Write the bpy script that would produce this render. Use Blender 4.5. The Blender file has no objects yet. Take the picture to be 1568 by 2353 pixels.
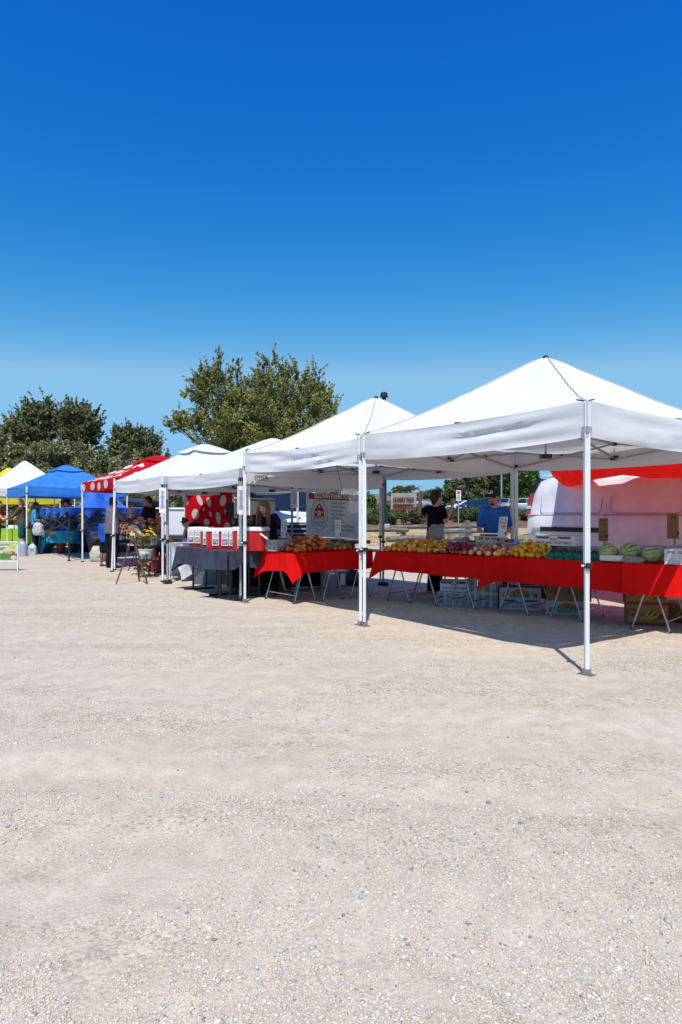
import bpy, bmesh, math, random
import numpy as np
from mathutils import Vector, Matrix, noise
R = math.radians
random.seed(7); np.random.seed(7)
scene = bpy.context.scene
col = scene.collection
# ---------------------------------------------------------------- camera
CH = 1.35; F = 1568.0
cd = bpy.data.cameras.new('camera'); cam = bpy.data.objects.new('camera', cd); col.objects.link(cam)
cam.location = (0, 0, CH); cam.rotation_euler = (R(90), 0, 0)
cd.sensor_fit = 'HORIZONTAL'; cd.sensor_width = 24; cd.lens = 24; cd.clip_end = 5000; cd.clip_start = .05
scene.camera = cam
# ---------------------------------------------------------------- sky and sun
SUN_EL = 60.6; SUN_AZ = 5.0
w = bpy.data.worlds.new('World'); scene.world = w; w.use_nodes = True
nt = w.node_tree; bg = nt.nodes['Background']
sky = nt.nodes.new('ShaderNodeTexSky'); sky.sky_type = 'NISHITA'; sky.sun_disc = False
sky.sun_elevation = R(SUN_EL); sky.sun_rotation = R(180 + SUN_AZ)
sky.air_density = 1.15; sky.dust_density = .2; sky.ozone_density = 2.6; sky.altitude = 0
hs = nt.nodes.new('ShaderNodeHueSaturation'); hs.inputs['Saturation'].default_value = 1.22
sp = nt.nodes.new('ShaderNodeSeparateColor'); cb = nt.nodes.new('ShaderNodeCombineColor'); nt.links.new(sky.outputs[0], hs.inputs['Color']); nt.links.new(hs.outputs[0], sp.inputs[0])
def _m(op, a, v):
    n_ = nt.nodes.new('ShaderNodeMath'); n_.operation = op; nt.links.new(a, n_.inputs[0]); n_.inputs[1].default_value = v; return n_.outputs[0]
for i_, (k_, e_, mx_) in enumerate([(17.4, 3.0, .25), (1.46, 1.34, .545), (.96, .53, .86)]):
    nt.links.new(_m('MINIMUM', _m('MULTIPLY', _m('POWER', _m('MULTIPLY', sp.outputs[i_], 1 / 8.48), e_), k_ * 8.48), mx_ * 8.48), cb.inputs[i_])
nt.links.new(cb.outputs[0], bg.inputs[0])
bg.inputs[1].default_value = .107
sl = bpy.data.lights.new('sun', 'SUN'); sl.energy = 4.6; sl.angle = R(.53); sl.color = (1, .955, .89)
so = bpy.data.objects.new('sun', sl); col.objects.link(so); so.rotation_euler = (R(90 - SUN_EL), 0, R(-SUN_AZ)); so.location = (0, -10, 30)
scene.view_settings.view_transform = 'Standard'; scene.view_settings.look = 'None'; scene.view_settings.exposure = .15; scene.view_settings.gamma = 1
scene.view_settings.use_curve_mapping = False
scene.cycles.max_bounces = 8; scene.cycles.transparent_max_bounces = 12; scene.cycles.use_denoising = True

# ---------------------------------------------------------------- helpers
def at(px, py, Y): return Vector(((px - 784) / F * Y, Y, CH - (py - 1176) / F * Y))
def gd(px, py):
    Y = F * CH / (py - 1176); return Vector(((px - 784) / F * Y, Y, 0))
def xat(px, Y): return (px - 784) / F * Y

MATS = {}
def mat(name, c=(.5, .5, .5), rough=.7, metal=0, c2=None, scale=8, detail=4, bump=0, bscale=None, trans=0, spec=.4, alpha=1, rand=0, emit=None, attr=False, coat=0, stretch=None, ramp=(.35, .65), sss=0):
    if name in MATS: return MATS[name]
    m = bpy.data.materials.new(name); m.use_nodes = True; n = m.node_tree.nodes; L = m.node_tree.links
    b = n['Principled BSDF']; b.inputs['Roughness'].default_value = rough; b.inputs['Metallic'].default_value = metal
    b.inputs['Specular IOR Level'].default_value = spec; b.inputs['Base Color'].default_value = (*c, 1)
    if coat: b.inputs['Coat Weight'].default_value = coat; b.inputs['Coat Roughness'].default_value = .08
    tc = n.new('ShaderNodeTexCoord'); mp = n.new('ShaderNodeMapping'); L.new(tc.outputs['Object'], mp.inputs[0])
    if stretch: mp.inputs['Scale'].default_value = stretch
    src = None
    if c2 is not None:
        t = n.new('ShaderNodeTexNoise'); t.inputs['Scale'].default_value = scale; t.inputs['Detail'].default_value = detail; L.new(mp.outputs[0], t.inputs['Vector'])
        r = n.new('ShaderNodeValToRGB'); r.color_ramp.elements[0].position = ramp[0]; r.color_ramp.elements[1].position = ramp[1]
        r.color_ramp.elements[0].color = (*c, 1); r.color_ramp.elements[1].color = (*c2, 1)
        L.new(t.outputs[0], r.inputs[0]); src = r.outputs[0]
        if rand:
            oi = n.new('ShaderNodeObjectInfo'); ma = n.new('ShaderNodeMath'); ma.operation = 'MULTIPLY_ADD'; ma.inputs[1].default_value = rand; ma.inputs[2].default_value = -rand / 2
            L.new(oi.outputs['Random'], ma.inputs[0]); ad = n.new('ShaderNodeMath'); L.new(ma.outputs[0], ad.inputs[0]); L.new(t.outputs[0], ad.inputs[1]); L.new(ad.outputs[0], r.inputs[0])
            va = n.new('ShaderNodeVectorMath'); va.operation = 'ADD'; cx = n.new('ShaderNodeCombineXYZ'); m2 = n.new('ShaderNodeMath'); m2.operation = 'MULTIPLY'; m2.inputs[1].default_value = 37
            L.new(oi.outputs['Random'], m2.inputs[0]); L.new(m2.outputs[0], cx.inputs[0]); L.new(mp.outputs[0], va.inputs[0]); L.new(cx.outputs[0], va.inputs[1]); L.new(va.outputs[0], t.inputs['Vector'])
    if attr:
        at_ = n.new('ShaderNodeAttribute'); at_.attribute_name = 'tint'
        mx = n.new('ShaderNodeMix'); mx.data_type = 'RGBA'; mx.blend_type = 'MULTIPLY'; mx.inputs[0].default_value = 1
        if src: L.new(src, mx.inputs[6])
        else: mx.inputs[6].default_value = (*c, 1)
        L.new(at_.outputs['Color'], mx.inputs[7]); src = mx.outputs[2]
    if src: L.new(src, b.inputs['Base Color'])
    if bump:
        t2 = n.new('ShaderNodeTexNoise'); t2.inputs['Scale'].default_value = bscale or scale * 3; t2.inputs['Detail'].default_value = 6; L.new(mp.outputs[0], t2.inputs['Vector'])
        bp = n.new('ShaderNodeBump'); bp.inputs['Strength'].default_value = bump; bp.inputs['Distance'].default_value = .02; L.new(t2.outputs[0], bp.inputs['Height']); L.new(bp.outputs[0], b.inputs['Normal'])
    out = n['Material Output']
    if trans:
        tr = n.new('ShaderNodeBsdfTranslucent'); tr.inputs[0].default_value = (*c, 1)
        if src: L.new(src, tr.inputs[0])
        mx = n.new('ShaderNodeMixShader'); mx.inputs[0].default_value = trans; L.new(b.outputs[0], mx.inputs[1]); L.new(tr.outputs[0], mx.inputs[2]); L.new(mx.outputs[0], out.inputs[0])
    if alpha < 1: b.inputs['Alpha'].default_value = alpha
    MATS[name] = m; return m

WHITE = mat('white_paint', (.75, .76, .78), .4, c2=(.7, .71, .73), scale=3)
VANW = mat('van_paint', (.76, .77, .79), .25, c2=(.63, .635, .65), scale=2.6, detail=8, coat=.4, bump=.02, bscale=2)
POLE = mat('pole_enamel', (.72, .74, .75), .4, c2=(.6, .62, .62), scale=9, stretch=(1, 1, .3))
GPOLE = mat('grey_pole', (.3, .32, .35), .4, c2=(.24, .25, .28), scale=9)
STEEL = mat('steel_tube', (.45, .45, .44), .35, .8, c2=(.3, .29, .28), scale=12)
DARKS = mat('dark_steel', (.03, .03, .035), .45, .3)
BLACK = mat('black_plastic', (.012, .012, .014), .45)
RUB = mat('rubber', (.015, .015, .016), .8)
TRUSS = mat('truss_alu', (.34, .34, .32), .45, .3)
FABW = mat('canopy_white', (.71, .71, .72), .85, c2=(.66, .66, .675), scale=1.6, trans=.11, bump=.22, bscale=7, spec=.1)
FABG = mat('canopy_offwhite', (.68, .69, .7), .85, c2=(.63, .64, .66), scale=1.6, trans=.11, bump=.22, bscale=8, spec=.1)
FABB = mat('canopy_blue', (.05, .26, .68), .6, c2=(.04, .21, .62), scale=4, trans=.25, bump=.3, bscale=7, spec=.3)
FABB2 = mat('tarp_blue', (.025, .12, .58), .6, c2=(.04, .18, .68), scale=3, trans=.2, bump=.35, bscale=6, spec=.3)
FABY = mat('canopy_yellow', (.78, .72, .03), .7, c2=(.7, .62, .02), scale=4, trans=.3, bump=.1, bscale=5)
REDC = mat('red_cloth', (.82, .008, .007), .85, c2=(.7, .006, .006), scale=3, trans=.08, bump=.4, bscale=5, spec=.1)
REDT = mat('red_tarp', (.74, .008, .006), .7, c2=(.62, .006, .005), scale=4, trans=.42, bump=.15, bscale=6, spec=.1)
GREYC = mat('charcoal_cloth', (.036, .045, .065), .9, c2=(.055, .066, .09), scale=7, bump=.15, bscale=14, spec=.1)
BLKC = mat('black_cloth', (.006, .006, .008), .9, spec=.1)
SPAN = mat('spandex_white', (.8, .79, .84), .6, c2=(.74, .73, .8), scale=3, trans=.15)
CRATE = mat('crate_plastic', (.46, .45, .45), .5, c2=(.38, .37, .38), scale=6)
PAPER = mat('paper', (.74, .75, .78), .8)
INK = mat('ink', (.012, .012, .02), .8)
INKB = mat('ink_blue', (.02, .03, .12), .8)
INKR = mat('ink_red', (.42, .01, .012), .8)
CARD = mat('cardboard', (.3, .155, .06), .9, c2=(.24, .12, .045), scale=9)
CARD2 = mat('banana_card', (.3, .165, .06), .85, c2=(.25, .135, .045), scale=6)
WOODS = mat('stake_wood', (.42, .28, .15), .8, c2=(.33, .21, .1), scale=20, stretch=(1, 1, .1))
WGREY = mat('weathered_wood', (.2, .18, .16), .9, c2=(.09, .08, .075), scale=14, stretch=(.15, 1, 1), bump=.4)
BROWNW = mat('easel_wood', (.16, .075, .035), .6, c2=(.1, .045, .02), scale=20, stretch=(1, 1, .1))
GLASS = mat('dark_glass', (.012, .016, .022), .06, spec=.8)
CHROME = mat('chrome', (.55, .56, .58), .15, 1)
REDP = mat('cooler_red', (.5, .012, .012), .35, c2=(.44, .01, .01), scale=2, coat=.2)
LAMPR = mat('tail_red', (.45, .01, .015), .15, coat=.5)
LAMPW = mat('head_lens', (.6, .62, .65), .1, spec=.8)
GREENP = mat('basket_green', (.01, .22, .17), .5)
BAG = mat('clear_bag', (.6, .62, .65), .2, alpha=.27, bump=.7, bscale=22, spec=.6)
BAG2 = mat('white_bag', (.72, .74, .78), .3, alpha=.7, bump=.7, bscale=22, trans=.2)
CONC = mat('concrete', (.42, .4, .36), .9, c2=(.34, .32, .29), scale=3, bump=.2)

def _sphere(seg, ring):
    v = [(0, 0, 1)]; f = []
    for i in range(1, ring):
        t = math.pi * i / ring
        for j in range(seg): p = 2 * math.pi * j / seg; v.append((math.sin(t) * math.cos(p), math.sin(t) * math.sin(p), math.cos(t)))
    v.append((0, 0, -1))
    for j in range(seg): f.append((0, 1 + j, 1 + (j + 1) % seg))
    for i in range(ring - 2):
        for j in range(seg):
            a = 1 + i * seg + j; b = 1 + i * seg + (j + 1) % seg; f.append((a, a + seg, b + seg, b))
    n = len(v) - 1; s = 1 + (ring - 2) * seg
    for j in range(seg): f.append((s + j, n, s + (j + 1) % seg))
    return v, f
_TX = {}
def textmesh(s, bold=False, shear=0):
    k = (s, bold, shear)
    if k in _TX: return _TX[k]
    c = bpy.data.curves.new('t', 'FONT'); c.body = s; c.align_x = 'CENTER'; c.align_y = 'CENTER'; c.fill_mode = 'FRONT'; c.resolution_u = 3
    if bold: c.offset = .018
    c.shear = shear
    o = bpy.data.objects.new('t', c); col.objects.link(o); dg = bpy.context.evaluated_depsgraph_get()
    me = o.evaluated_get(dg).to_mesh(); v = [tuple(x.co) for x in me.vertices]; f = [tuple(p.vertices) for p in me.polygons]
    bpy.data.objects.remove(o); bpy.data.curves.remove(c)
    w_ = max((abs(x[0]) for x in v), default=.5) * 2; _TX[k] = (v, f, w_); return _TX[k]

class MB:
    def __init__(s): s.v = []; s.f = []; s.m = []; s.mats = []; s.M = None
    def mi(s, m):
        if m not in s.mats: s.mats.append(m)
        return s.mats.index(m)
    def add(s, v, f, m, M=None):
        o = len(s.v); i = s.mi(m)
        if M is not None: v = [M @ Vector(x) for x in v]
        s.v += [tuple(x) for x in v]; s.f += [tuple(o + k for k in q) for q in f]; s.m += [i] * len(f); return s
    def box(s, c, d, m, rz=0, taper=1, M=None, rot=None):
        x, y, z = [q / 2 for q in d]; t = taper
        v = [(-x, -y, -z), (x, -y, -z), (x, y, -z), (-x, y, -z), (-x * t, -y * t, z), (x * t, -y * t, z), (x * t, y * t, z), (-x * t, y * t, z)]
        T = Matrix.Translation(c) @ (rot.to_4x4() if rot else Matrix.Rotation(rz, 4, 'Z'))
        if M is not None: T = M @ T
        return s.add(v, [(0, 3, 2, 1), (4, 5, 6, 7), (0, 1, 5, 4), (1, 2, 6, 5), (2, 3, 7, 6), (3, 0, 4, 7)], m, T)
    def rbox(s, c, d, m, r=.02, rz=0, taper=1):
        # box with chamfered vertical edges and chamfered top
        x, y, z = [q / 2 for q in d]; P = lambda x, y, r: [(-x + r, -y), (x - r, -y), (x, -y + r), (x, y - r), (x - r, y), (-x + r, y), (-x, y - r), (-x, -y + r)]
        v = []
        for (zz, k, rr) in ((-z, 1, r), (z - r * .6, taper, r), (z, taper * (1 - r / max(x, .01) * .6), r)):
            v += [(a * k, b * k, zz) for a, b in P(x, y, rr)]
        f = [tuple(range(7, -1, -1)), tuple(range(16, 24))]
        for k in (0, 8):
            for j in range(8): f.append((k + j, k + (j + 1) % 8, k + 8 + (j + 1) % 8, k + 8 + j))
        return s.add(v, f, m, Matrix.Translation(c) @ Matrix.Rotation(rz, 4, 'Z'))
    def tube(s, p0, p1, r, m, r1=None, seg=8, sq=False, caps=True):
        p0 = Vector(p0); p1 = Vector(p1); d = p1 - p0
        if d.length < 1e-6: return s
        q = d.to_track_quat('Z', 'Y').to_matrix(); r1 = r if r1 is None else r1; n = 4 if sq else seg; a0 = math.pi / 4 if sq else 0; k = 1.414 if sq else 1
        v = []
        for p, rr in ((p0, r), (p1, r1)):
            for j in range(n): a = a0 + 2 * math.pi * j / n; v.append(p + q @ Vector((math.cos(a) * rr * k, math.sin(a) * rr * k, 0)))
        f = [(j, (j + 1) % n, n + (j + 1) % n, n + j) for j in range(n)]
        if caps: f += [tuple(range(n - 1, -1, -1)), tuple(range(n, 2 * n))]
        return s.add(v, f, m)
    def path(s, pts, r, m, seg=6):
        rr = r if isinstance(r, (list, tuple)) else [r] * len(pts)
        for i in range(len(pts) - 1): s.tube(pts[i], pts[i + 1], rr[i], m, rr[i + 1], seg)
        return s
    def ball(s, c, r, m, seg=12, ring=8, rot=None):
        v, f = _sphere(seg, ring); r = r if isinstance(r, (tuple, list)) else (r, r, r)
        T = Matrix.Translation(c) @ (rot.to_4x4() if rot else Matrix()) @ Matrix.Diagonal((*r, 1))
        return s.add(v, f, m, T)
    def lathe(s, prof, m, c=(0, 0, 0), seg=20, cap=True):
        v = []; n = seg
        for r, z in prof:
            for j in range(n): a = 2 * math.pi * j / n; v.append((c[0] + r * math.cos(a), c[1] + r * math.sin(a), c[2] + z))
        f = []
        for i in range(len(prof) - 1):
            for j in range(n): f.append((i * n + j, i * n + (j + 1) % n, (i + 1) * n + (j + 1) % n, (i + 1) * n + j))
        if cap: f += [tuple(range(n - 1, -1, -1)), tuple(range((len(prof) - 1) * n, len(prof) * n))]
        return s.add(v, f, m)
    def grid(s, fn, nu, nv, m, wrap=False):
        v = [fn(i / nu, j / nv) for j in range(nv + 1) for i in range(nu + 1)]
        f = [(j * (nu + 1) + i, j * (nu + 1) + i + 1, (j + 1) * (nu + 1) + i + 1, (j + 1) * (nu + 1) + i) for j in range(nv) for i in range(nu)]
        return s.add(v, f, m)
    def prism(s, pts, y0, y1, m):   # outline in xz, extruded along y
        n = len(pts); v = [(x, y0, z) for x, z in pts] + [(x, y1, z) for x, z in pts]
        f = [tuple(range(n)), tuple(range(2 * n - 1, n - 1, -1))] + [(i, n + i, n + (i + 1) % n, (i + 1) % n) for i in range(n)]
        return s.add(v, f, m)
    def text(s, t, c, h, m, width=None, bold=False, M=None, shear=0, rz=0, tilt=0):  # readable from -y, on the xz plane
        v, f, w_ = textmesh(t, bold, shear); sx = h * 1.35
        if width: sx = width / w_
        T = Matrix.Translation(c) @ Matrix.Rotation(rz, 4, 'Z') @ Matrix.Rotation(tilt, 4, 'Y') @ Matrix.Rotation(R(90), 4, 'X') @ Matrix.Diagonal((sx, h * 1.35, 1, 1))
        if M is not None: T = M @ T
        return s.add(v, f, m, T)
    def build(s, name, parent=None, loc=None, rz=0, smooth=False, label=None):
        me = bpy.data.meshes.new(name); me.from_pydata(s.v, [], s.f); me.update()
        for m in s.mats: me.materials.append(m)
        me.polygons.foreach_set('material_index', s.m)
        if smooth: smoothen(me, smooth)
        o = bpy.data.objects.new(name, me); col.objects.link(o)
        if parent: o.parent = parent
        if loc is not None: o.location = loc
        if rz: o.rotation_euler = (0, 0, rz)
        if label: o['label'] = label
        return o
def smoothen(me, ang=True):
    me.polygons.foreach_set('use_smooth', [True] * len(me.polygons))
    if ang is not True:
        try: me.set_sharp_from_angle(angle=R(ang))
        except Exception: pass
    me.update()
def tag(o, label, cat, group=None, kind=None):
    if label: o['label'] = label
    if cat: o['category'] = cat
    if group: o['group'] = group
    if kind: o['kind'] = kind
    return o
def thing(name, label, cat, loc=(0, 0, 0), rz=0, group=None):
    o = bpy.data.objects.new(name, None); col.objects.link(o); o.location = loc; o.rotation_euler = (0, 0, rz); o.empty_display_size = .1
    return tag(o, label, cat, group)
def struct(o): o['kind'] = 'structure'; return o
def copy_tree(o, parent=None):
    c = o.copy(); col.objects.link(c); c.parent = parent
    for ch in list(o.children): copy_tree(ch, c)
    return c
def dup(o, loc, rz=None, label=None, group=None, scale=None):
    c = copy_tree(o); c.location = loc
    if rz is not None: c.rotation_euler = (0, 0, rz)
    if label: c['label'] = label
    if group: c['group'] = group
    if scale: c.scale = scale
    return c
def npmesh(name, V, Fq, m, tint=None, smooth=False):
    me = bpy.data.meshes.new(name); n = len(V); k = Fq.shape[1]; nf = len(Fq)
    me.vertices.add(n); me.vertices.foreach_set('co', V.astype(np.float32).ravel())
    me.loops.add(nf * k); me.loops.foreach_set('vertex_index', Fq.astype(np.int32).ravel())
    me.polygons.add(nf); me.polygons.foreach_set('loop_start', np.arange(0, nf * k, k, dtype=np.int32))
    try: me.polygons.foreach_set('loop_total', np.full(nf, k, dtype=np.int32))
    except Exception: pass
    if smooth: me.polygons.foreach_set('use_smooth', np.ones(nf, dtype=bool))
    me.materials.append(m); me.update(calc_edges=True)
    if tint is not None:
        a = me.color_attributes.new('tint', 'FLOAT_COLOR', 'POINT'); c = np.ones((n, 4), np.float32); c[:, :3] = tint; a.data.foreach_set('color', c.ravel())
    o = bpy.data.objects.new(name, me); col.objects.link(o); return o
def nz(x, y=0, z=0): return noise.noise(Vector((x, y, z)))
# ---------------------------------------------------------------- ground
def gravel_mat():
    m = bpy.data.materials.new('gravel'); m.use_nodes = True; n = m.node_tree.nodes; L = m.node_tree.links; b = n['Principled BSDF']; b.inputs['Roughness'].default_value = .95; b.inputs['Specular IOR Level'].default_value = .15
    tc = n.new('ShaderNodeTexCoord'); O = tc.outputs['Object']
    def nse(sc, det=5, r=.6):
        t = n.new('ShaderNodeTexNoise'); t.inputs['Scale'].default_value = sc; t.inputs['Detail'].default_value = det; t.inputs['Roughness'].default_value = r; L.new(O, t.inputs['Vector']); return t.outputs[0]
    def ramp(s, a, b_, pa=.35, pb=.65):
        r = n.new('ShaderNodeValToRGB'); r.color_ramp.elements[0].position = pa; r.color_ramp.elements[1].position = pb; r.color_ramp.elements[0].color = (*a, 1); r.color_ramp.elements[1].color = (*b_, 1); L.new(s, r.inputs[0]); return r.outputs[0]
    def mix(f, a, b_, mode='MIX'):
        x = n.new('ShaderNodeMix'); x.data_type = 'RGBA'; x.blend_type = mode
        if isinstance(f, float): x.inputs[0].default_value = f
        else: L.new(f, x.inputs[0])
        L.new(a, x.inputs[6]); L.new(b_, x.inputs[7]); return x.outputs[2]
    big = ramp(nse(.55, 4), (.56, .475, .375), (.53, .465, .385), .35, .65)
    med = ramp(nse(6, 6, .7), (.8, .79, .78), (1.1, 1.1, 1.1), .3, .7)
    c = mix(1.0, big, med, 'MULTIPLY')
    vo = n.new('ShaderNodeTexVoronoi'); vo.inputs['Scale'].default_value = 75; L.new(O, vo.inputs['Vector']); mp = n.new('ShaderNodeMapping'); mp.inputs['Scale'].default_value = (.45, 1.3, 1); mp.inputs['Rotation'].default_value = (0, 0, .12); L.new(O, mp.inputs[0]); tp = n.new('ShaderNodeTexNoise'); tp.inputs['Scale'].default_value = 1.0; tp.inputs['Detail'].default_value = 6; tp.inputs['Roughness'].default_value = .62; L.new(mp.outputs[0], tp.inputs['Vector'])
    sep = n.new('ShaderNodeSeparateColor'); L.new(vo.outputs['Color'], sep.inputs[0])
    peb = ramp(sep.outputs[0], (.6, .62, .63), (1.1, 1.09, 1.06), .02, .6)
    patch = ramp(tp.outputs[0], (0, 0, 0), (1, 1, 1), .46, .6)
    c2 = mix(1.0, c, peb, 'MULTIPLY'); c = mix(patch, c, c2)
    mpt = n.new('ShaderNodeMapping'); mpt.inputs['Scale'].default_value = (.13, .8, 1); mpt.inputs['Rotation'].default_value = (0, 0, -.1); L.new(O, mpt.inputs[0]); tt_ = n.new('ShaderNodeTexNoise'); tt_.inputs['Scale'].default_value = 1.6; tt_.inputs['Detail'].default_value = 3; L.new(mpt.outputs[0], tt_.inputs['Vector']); c = mix(1.0, c, ramp(tt_.outputs[0], (.94, .925, .9), (1.03, 1.03, 1.03), .36, .6), 'MULTIPLY')
    fine = ramp(nse(120, 3, .8), (.78, .77, .76), (1.12, 1.12, 1.12), .3, .7)
    c = mix(1.0, c, fine, 'MULTIPLY'); L.new(c, b.inputs['Base Color'])
    vo2 = n.new('ShaderNodeTexVoronoi'); vo2.inputs['Scale'].default_value = 42; L.new(O, vo2.inputs['Vector'])
    inv = n.new('ShaderNodeMath'); inv.operation = 'MULTIPLY_ADD'; inv.inputs[1].default_value = -1; inv.inputs[2].default_value = 1; L.new(vo.outputs['Distance'], inv.inputs[0])
    a2 = n.new('ShaderNodeMath'); a2.operation = 'SUBTRACT'; L.new(inv.outputs[0], a2.inputs[0]); L.new(vo2.outputs['Distance'], a2.inputs[1])
    a3 = n.new('ShaderNodeMath'); L.new(a2.outputs[0], a3.inputs[0]); L.new(nse(30, 6, .75), a3.inputs[1])
    bp = n.new('ShaderNodeBump'); bp.inputs['Distance'].default_value = .009; bs = n.new('ShaderNodeMath'); bs.operation = 'MULTIPLY_ADD'; bs.inputs[1].default_value = .14; bs.inputs[2].default_value = .3; L.new(patch, bs.inputs[0]); L.new(bs.outputs[0], bp.inputs['Strength']); L.new(a3.outputs[0], bp.inputs['Height']); L.new(bp.outputs[0], b.inputs['Normal'])
    return m
GRAV = gravel_mat()
def hgt(x, y):
    q = y - 3.3 + .13 * x - .12 * nz(x * .7, 2, 2)
    return -.016 * math.exp(-(q / .13) ** 2) + .012 * math.exp(-((q - .24) / .12) ** 2) - .01 * math.exp(-((q - 1.7) / .16) ** 2) + .028 * nz(x * .5, y * .5, 3) + .012 * nz(x * 1.7, y * 1.7, 9) + .005 * nz(x * 6, y * 6, 1)
def falloff(x, y): return max(0, min(1, (15 - y) / 6))
g = MB()
# fine patch blended into the far sheet, one object
xs = [-1500, -400, -120, -40] + [-16 + i * .08 for i in range(401)] + [40, 120, 400, 1500]
ys = [-60, -10] + [.4 + j * .08 for j in range(190)] + [17, 20, 25, 35, 46, 80, 200, 600, 1500]
nx = len(xs); V = np.array([(x, y, hgt(x, y) * falloff(x, y) * (1 if abs(x) < 16.1 and y > 0 else 0)) for y in ys for x in xs]); I = np.arange(nx * len(ys)).reshape(len(ys), nx)
Fq = np.stack([I[:-1, :-1], I[:-1, 1:], I[1:, 1:], I[1:, :-1]], -1).reshape(-1, 4)
gr = npmesh('ground', V, Fq, GRAV, smooth=True); struct(gr)
# pebbles lying loose on the lot
def pebbles():
    N = 400000; rs = np.random.RandomState(3)
    d = rs.uniform(0, 1, N); Y = 1.2 * (11.5 / 1.2) ** (d ** 1.0); X = rs.uniform(-.72, .72, N) * (Y + .6)
    dens = np.array([nz(x * .5 + .1 * y, y * 1.2, 5) + .5 * nz(x * 1.6, y * 2.6, 8) + .3 * nz(x * 6, y * 6, 2) for x, y in zip(X, Y)])
    keep = rs.uniform(0, 1, N) < np.clip(.32 + dens * 3.2, .03, 1); X, Y = X[keep], Y[keep]; n = len(X)
    r = .00165 * np.exp(rs.normal(0, .5, n)) + .001; r *= .9 + .09 * Y; big = rs.uniform(0, 1, n) < .0012; r[big] *= 2.2; r = np.minimum(r, .0125)
    t = (1 + 5 ** .5) / 2
    ico = np.array([(-1, t, 0), (1, t, 0), (-1, -t, 0), (1, -t, 0), (0, -1, t), (0, 1, t), (0, -1, -t), (0, 1, -t), (t, 0, -1), (t, 0, 1), (-t, 0, -1), (-t, 0, 1)]) / math.sqrt(1 + t * t)
    fc = np.array([(0, 11, 5), (0, 5, 1), (0, 1, 7), (0, 7, 10), (0, 10, 11), (1, 5, 9), (5, 11, 4), (11, 10, 2), (10, 7, 6), (7, 1, 8), (3, 9, 4), (3, 4, 2), (3, 2, 6), (3, 6, 8), (3, 8, 9), (4, 9, 5), (2, 4, 11), (6, 2, 10), (8, 6, 7), (9, 8, 1)])
    a = rs.uniform(0, 2 * np.pi, n); sc = np.stack([rs.uniform(.8, 1.6, n), rs.uniform(.7, 1.1, n), rs.uniform(.4, .8, n)], 1) * r[:, None]
    P = ico[None] * sc[:, None, :] * rs.uniform(.68, 1.25, (n, 12, 1)); c, s = np.cos(a)[:, None], np.sin(a)[:, None]
    Q = P.copy(); Q[..., 0] = P[..., 0] * c - P[..., 1] * s; Q[..., 1] = P[..., 0] * s + P[..., 1] * c
    Z = np.array([hgt(x, y) * falloff(x, y) for x, y in zip(X, Y)])
    Q += np.stack([X, Y, Z + sc[:, 2] * .35], 1)[:, None, :]
    base = np.array([(.57, .495, .395), (.58, .53, .445), (.42, .415, .4), (.64, .59, .52), (.54, .455, .34), (.23, .235, .24)]); k = rs.choice(6, n, p=[.34, .26, .12, .13, .12, .03])
    tint = base[k] * rs.uniform(.88, 1.1, (n, 1)); tint = np.repeat(tint[:, None], 12, 1).reshape(-1, 3)
    Fq = (fc[None] + (np.arange(n) * 12)[:, None, None]).reshape(-1, 3)
    o = npmesh('gravel_stones', Q.reshape(-1, 3), Fq, mat('stone', (1, 1, 1), .9, attr=True, spec=.2), tint); o['kind'] = 'stuff'
pebbles()
# dry grass verge, kerb, mulch bank, car park, far land
VERGE = mat('dry_grass', (.5, .37, .18), .95, c2=(.38, .27, .13), scale=1.2, bump=.5, bscale=6)
MULCH = mat('mulch', (.24, .115, .06), .95, c2=(.1, .055, .035), scale=2.2, detail=8, bump=.9, bscale=5)
ASPH = mat('asphalt', (.07, .07, .072), .9, c2=(.05, .05, .052), scale=1)
b = MB(); b.grid(lambda u, v: (-60 + 120 * u, 27.5 + 1.2 * nz(u * 14, 0, 2) * (1 - v) + 20 * v, .012 + .06 * v + .03 * nz(u * 60, v * 6, 1) * min(1, v * 5)), 160, 14, VERGE); o = struct(b.build('dry_grass_verge', smooth=True))
b = MB(); b.box((0, 47.6, .08), (120, .5, .3), CONC); struct(b.build('kerb'))
b = MB(); b.grid(lambda u, v: (-60 + 120 * u, 47.86 + 21 * v, .1 + 1.25 * (v ** 1.9) + .12 * nz(u * 30, v * 5, 4) * v * (1 - v) * 4), 120, 16, MULCH); struct(b.build('mulch_bank', smooth=True))
b = MB(); b.grid(lambda u, v: (-400 + 800 * u, 68.8 + 300 * v, 1.35), 4, 4, ASPH); struct(b.build('car_park'))
HILLM = mat('far_hill', (.12, .13, .07), .95, c2=(.2, .17, .09), scale=.02, detail=8)
b = MB(); b.grid(lambda u, v: (-700 + 1400 * u, 480 + 300 * v, 1.3 + (15 + 9 * nz(u * 6, 1, 1)) * math.sin(math.pi * min(.5, v)) ), 80, 8, HILLM); struct(b.build('hills', smooth=True))

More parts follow.
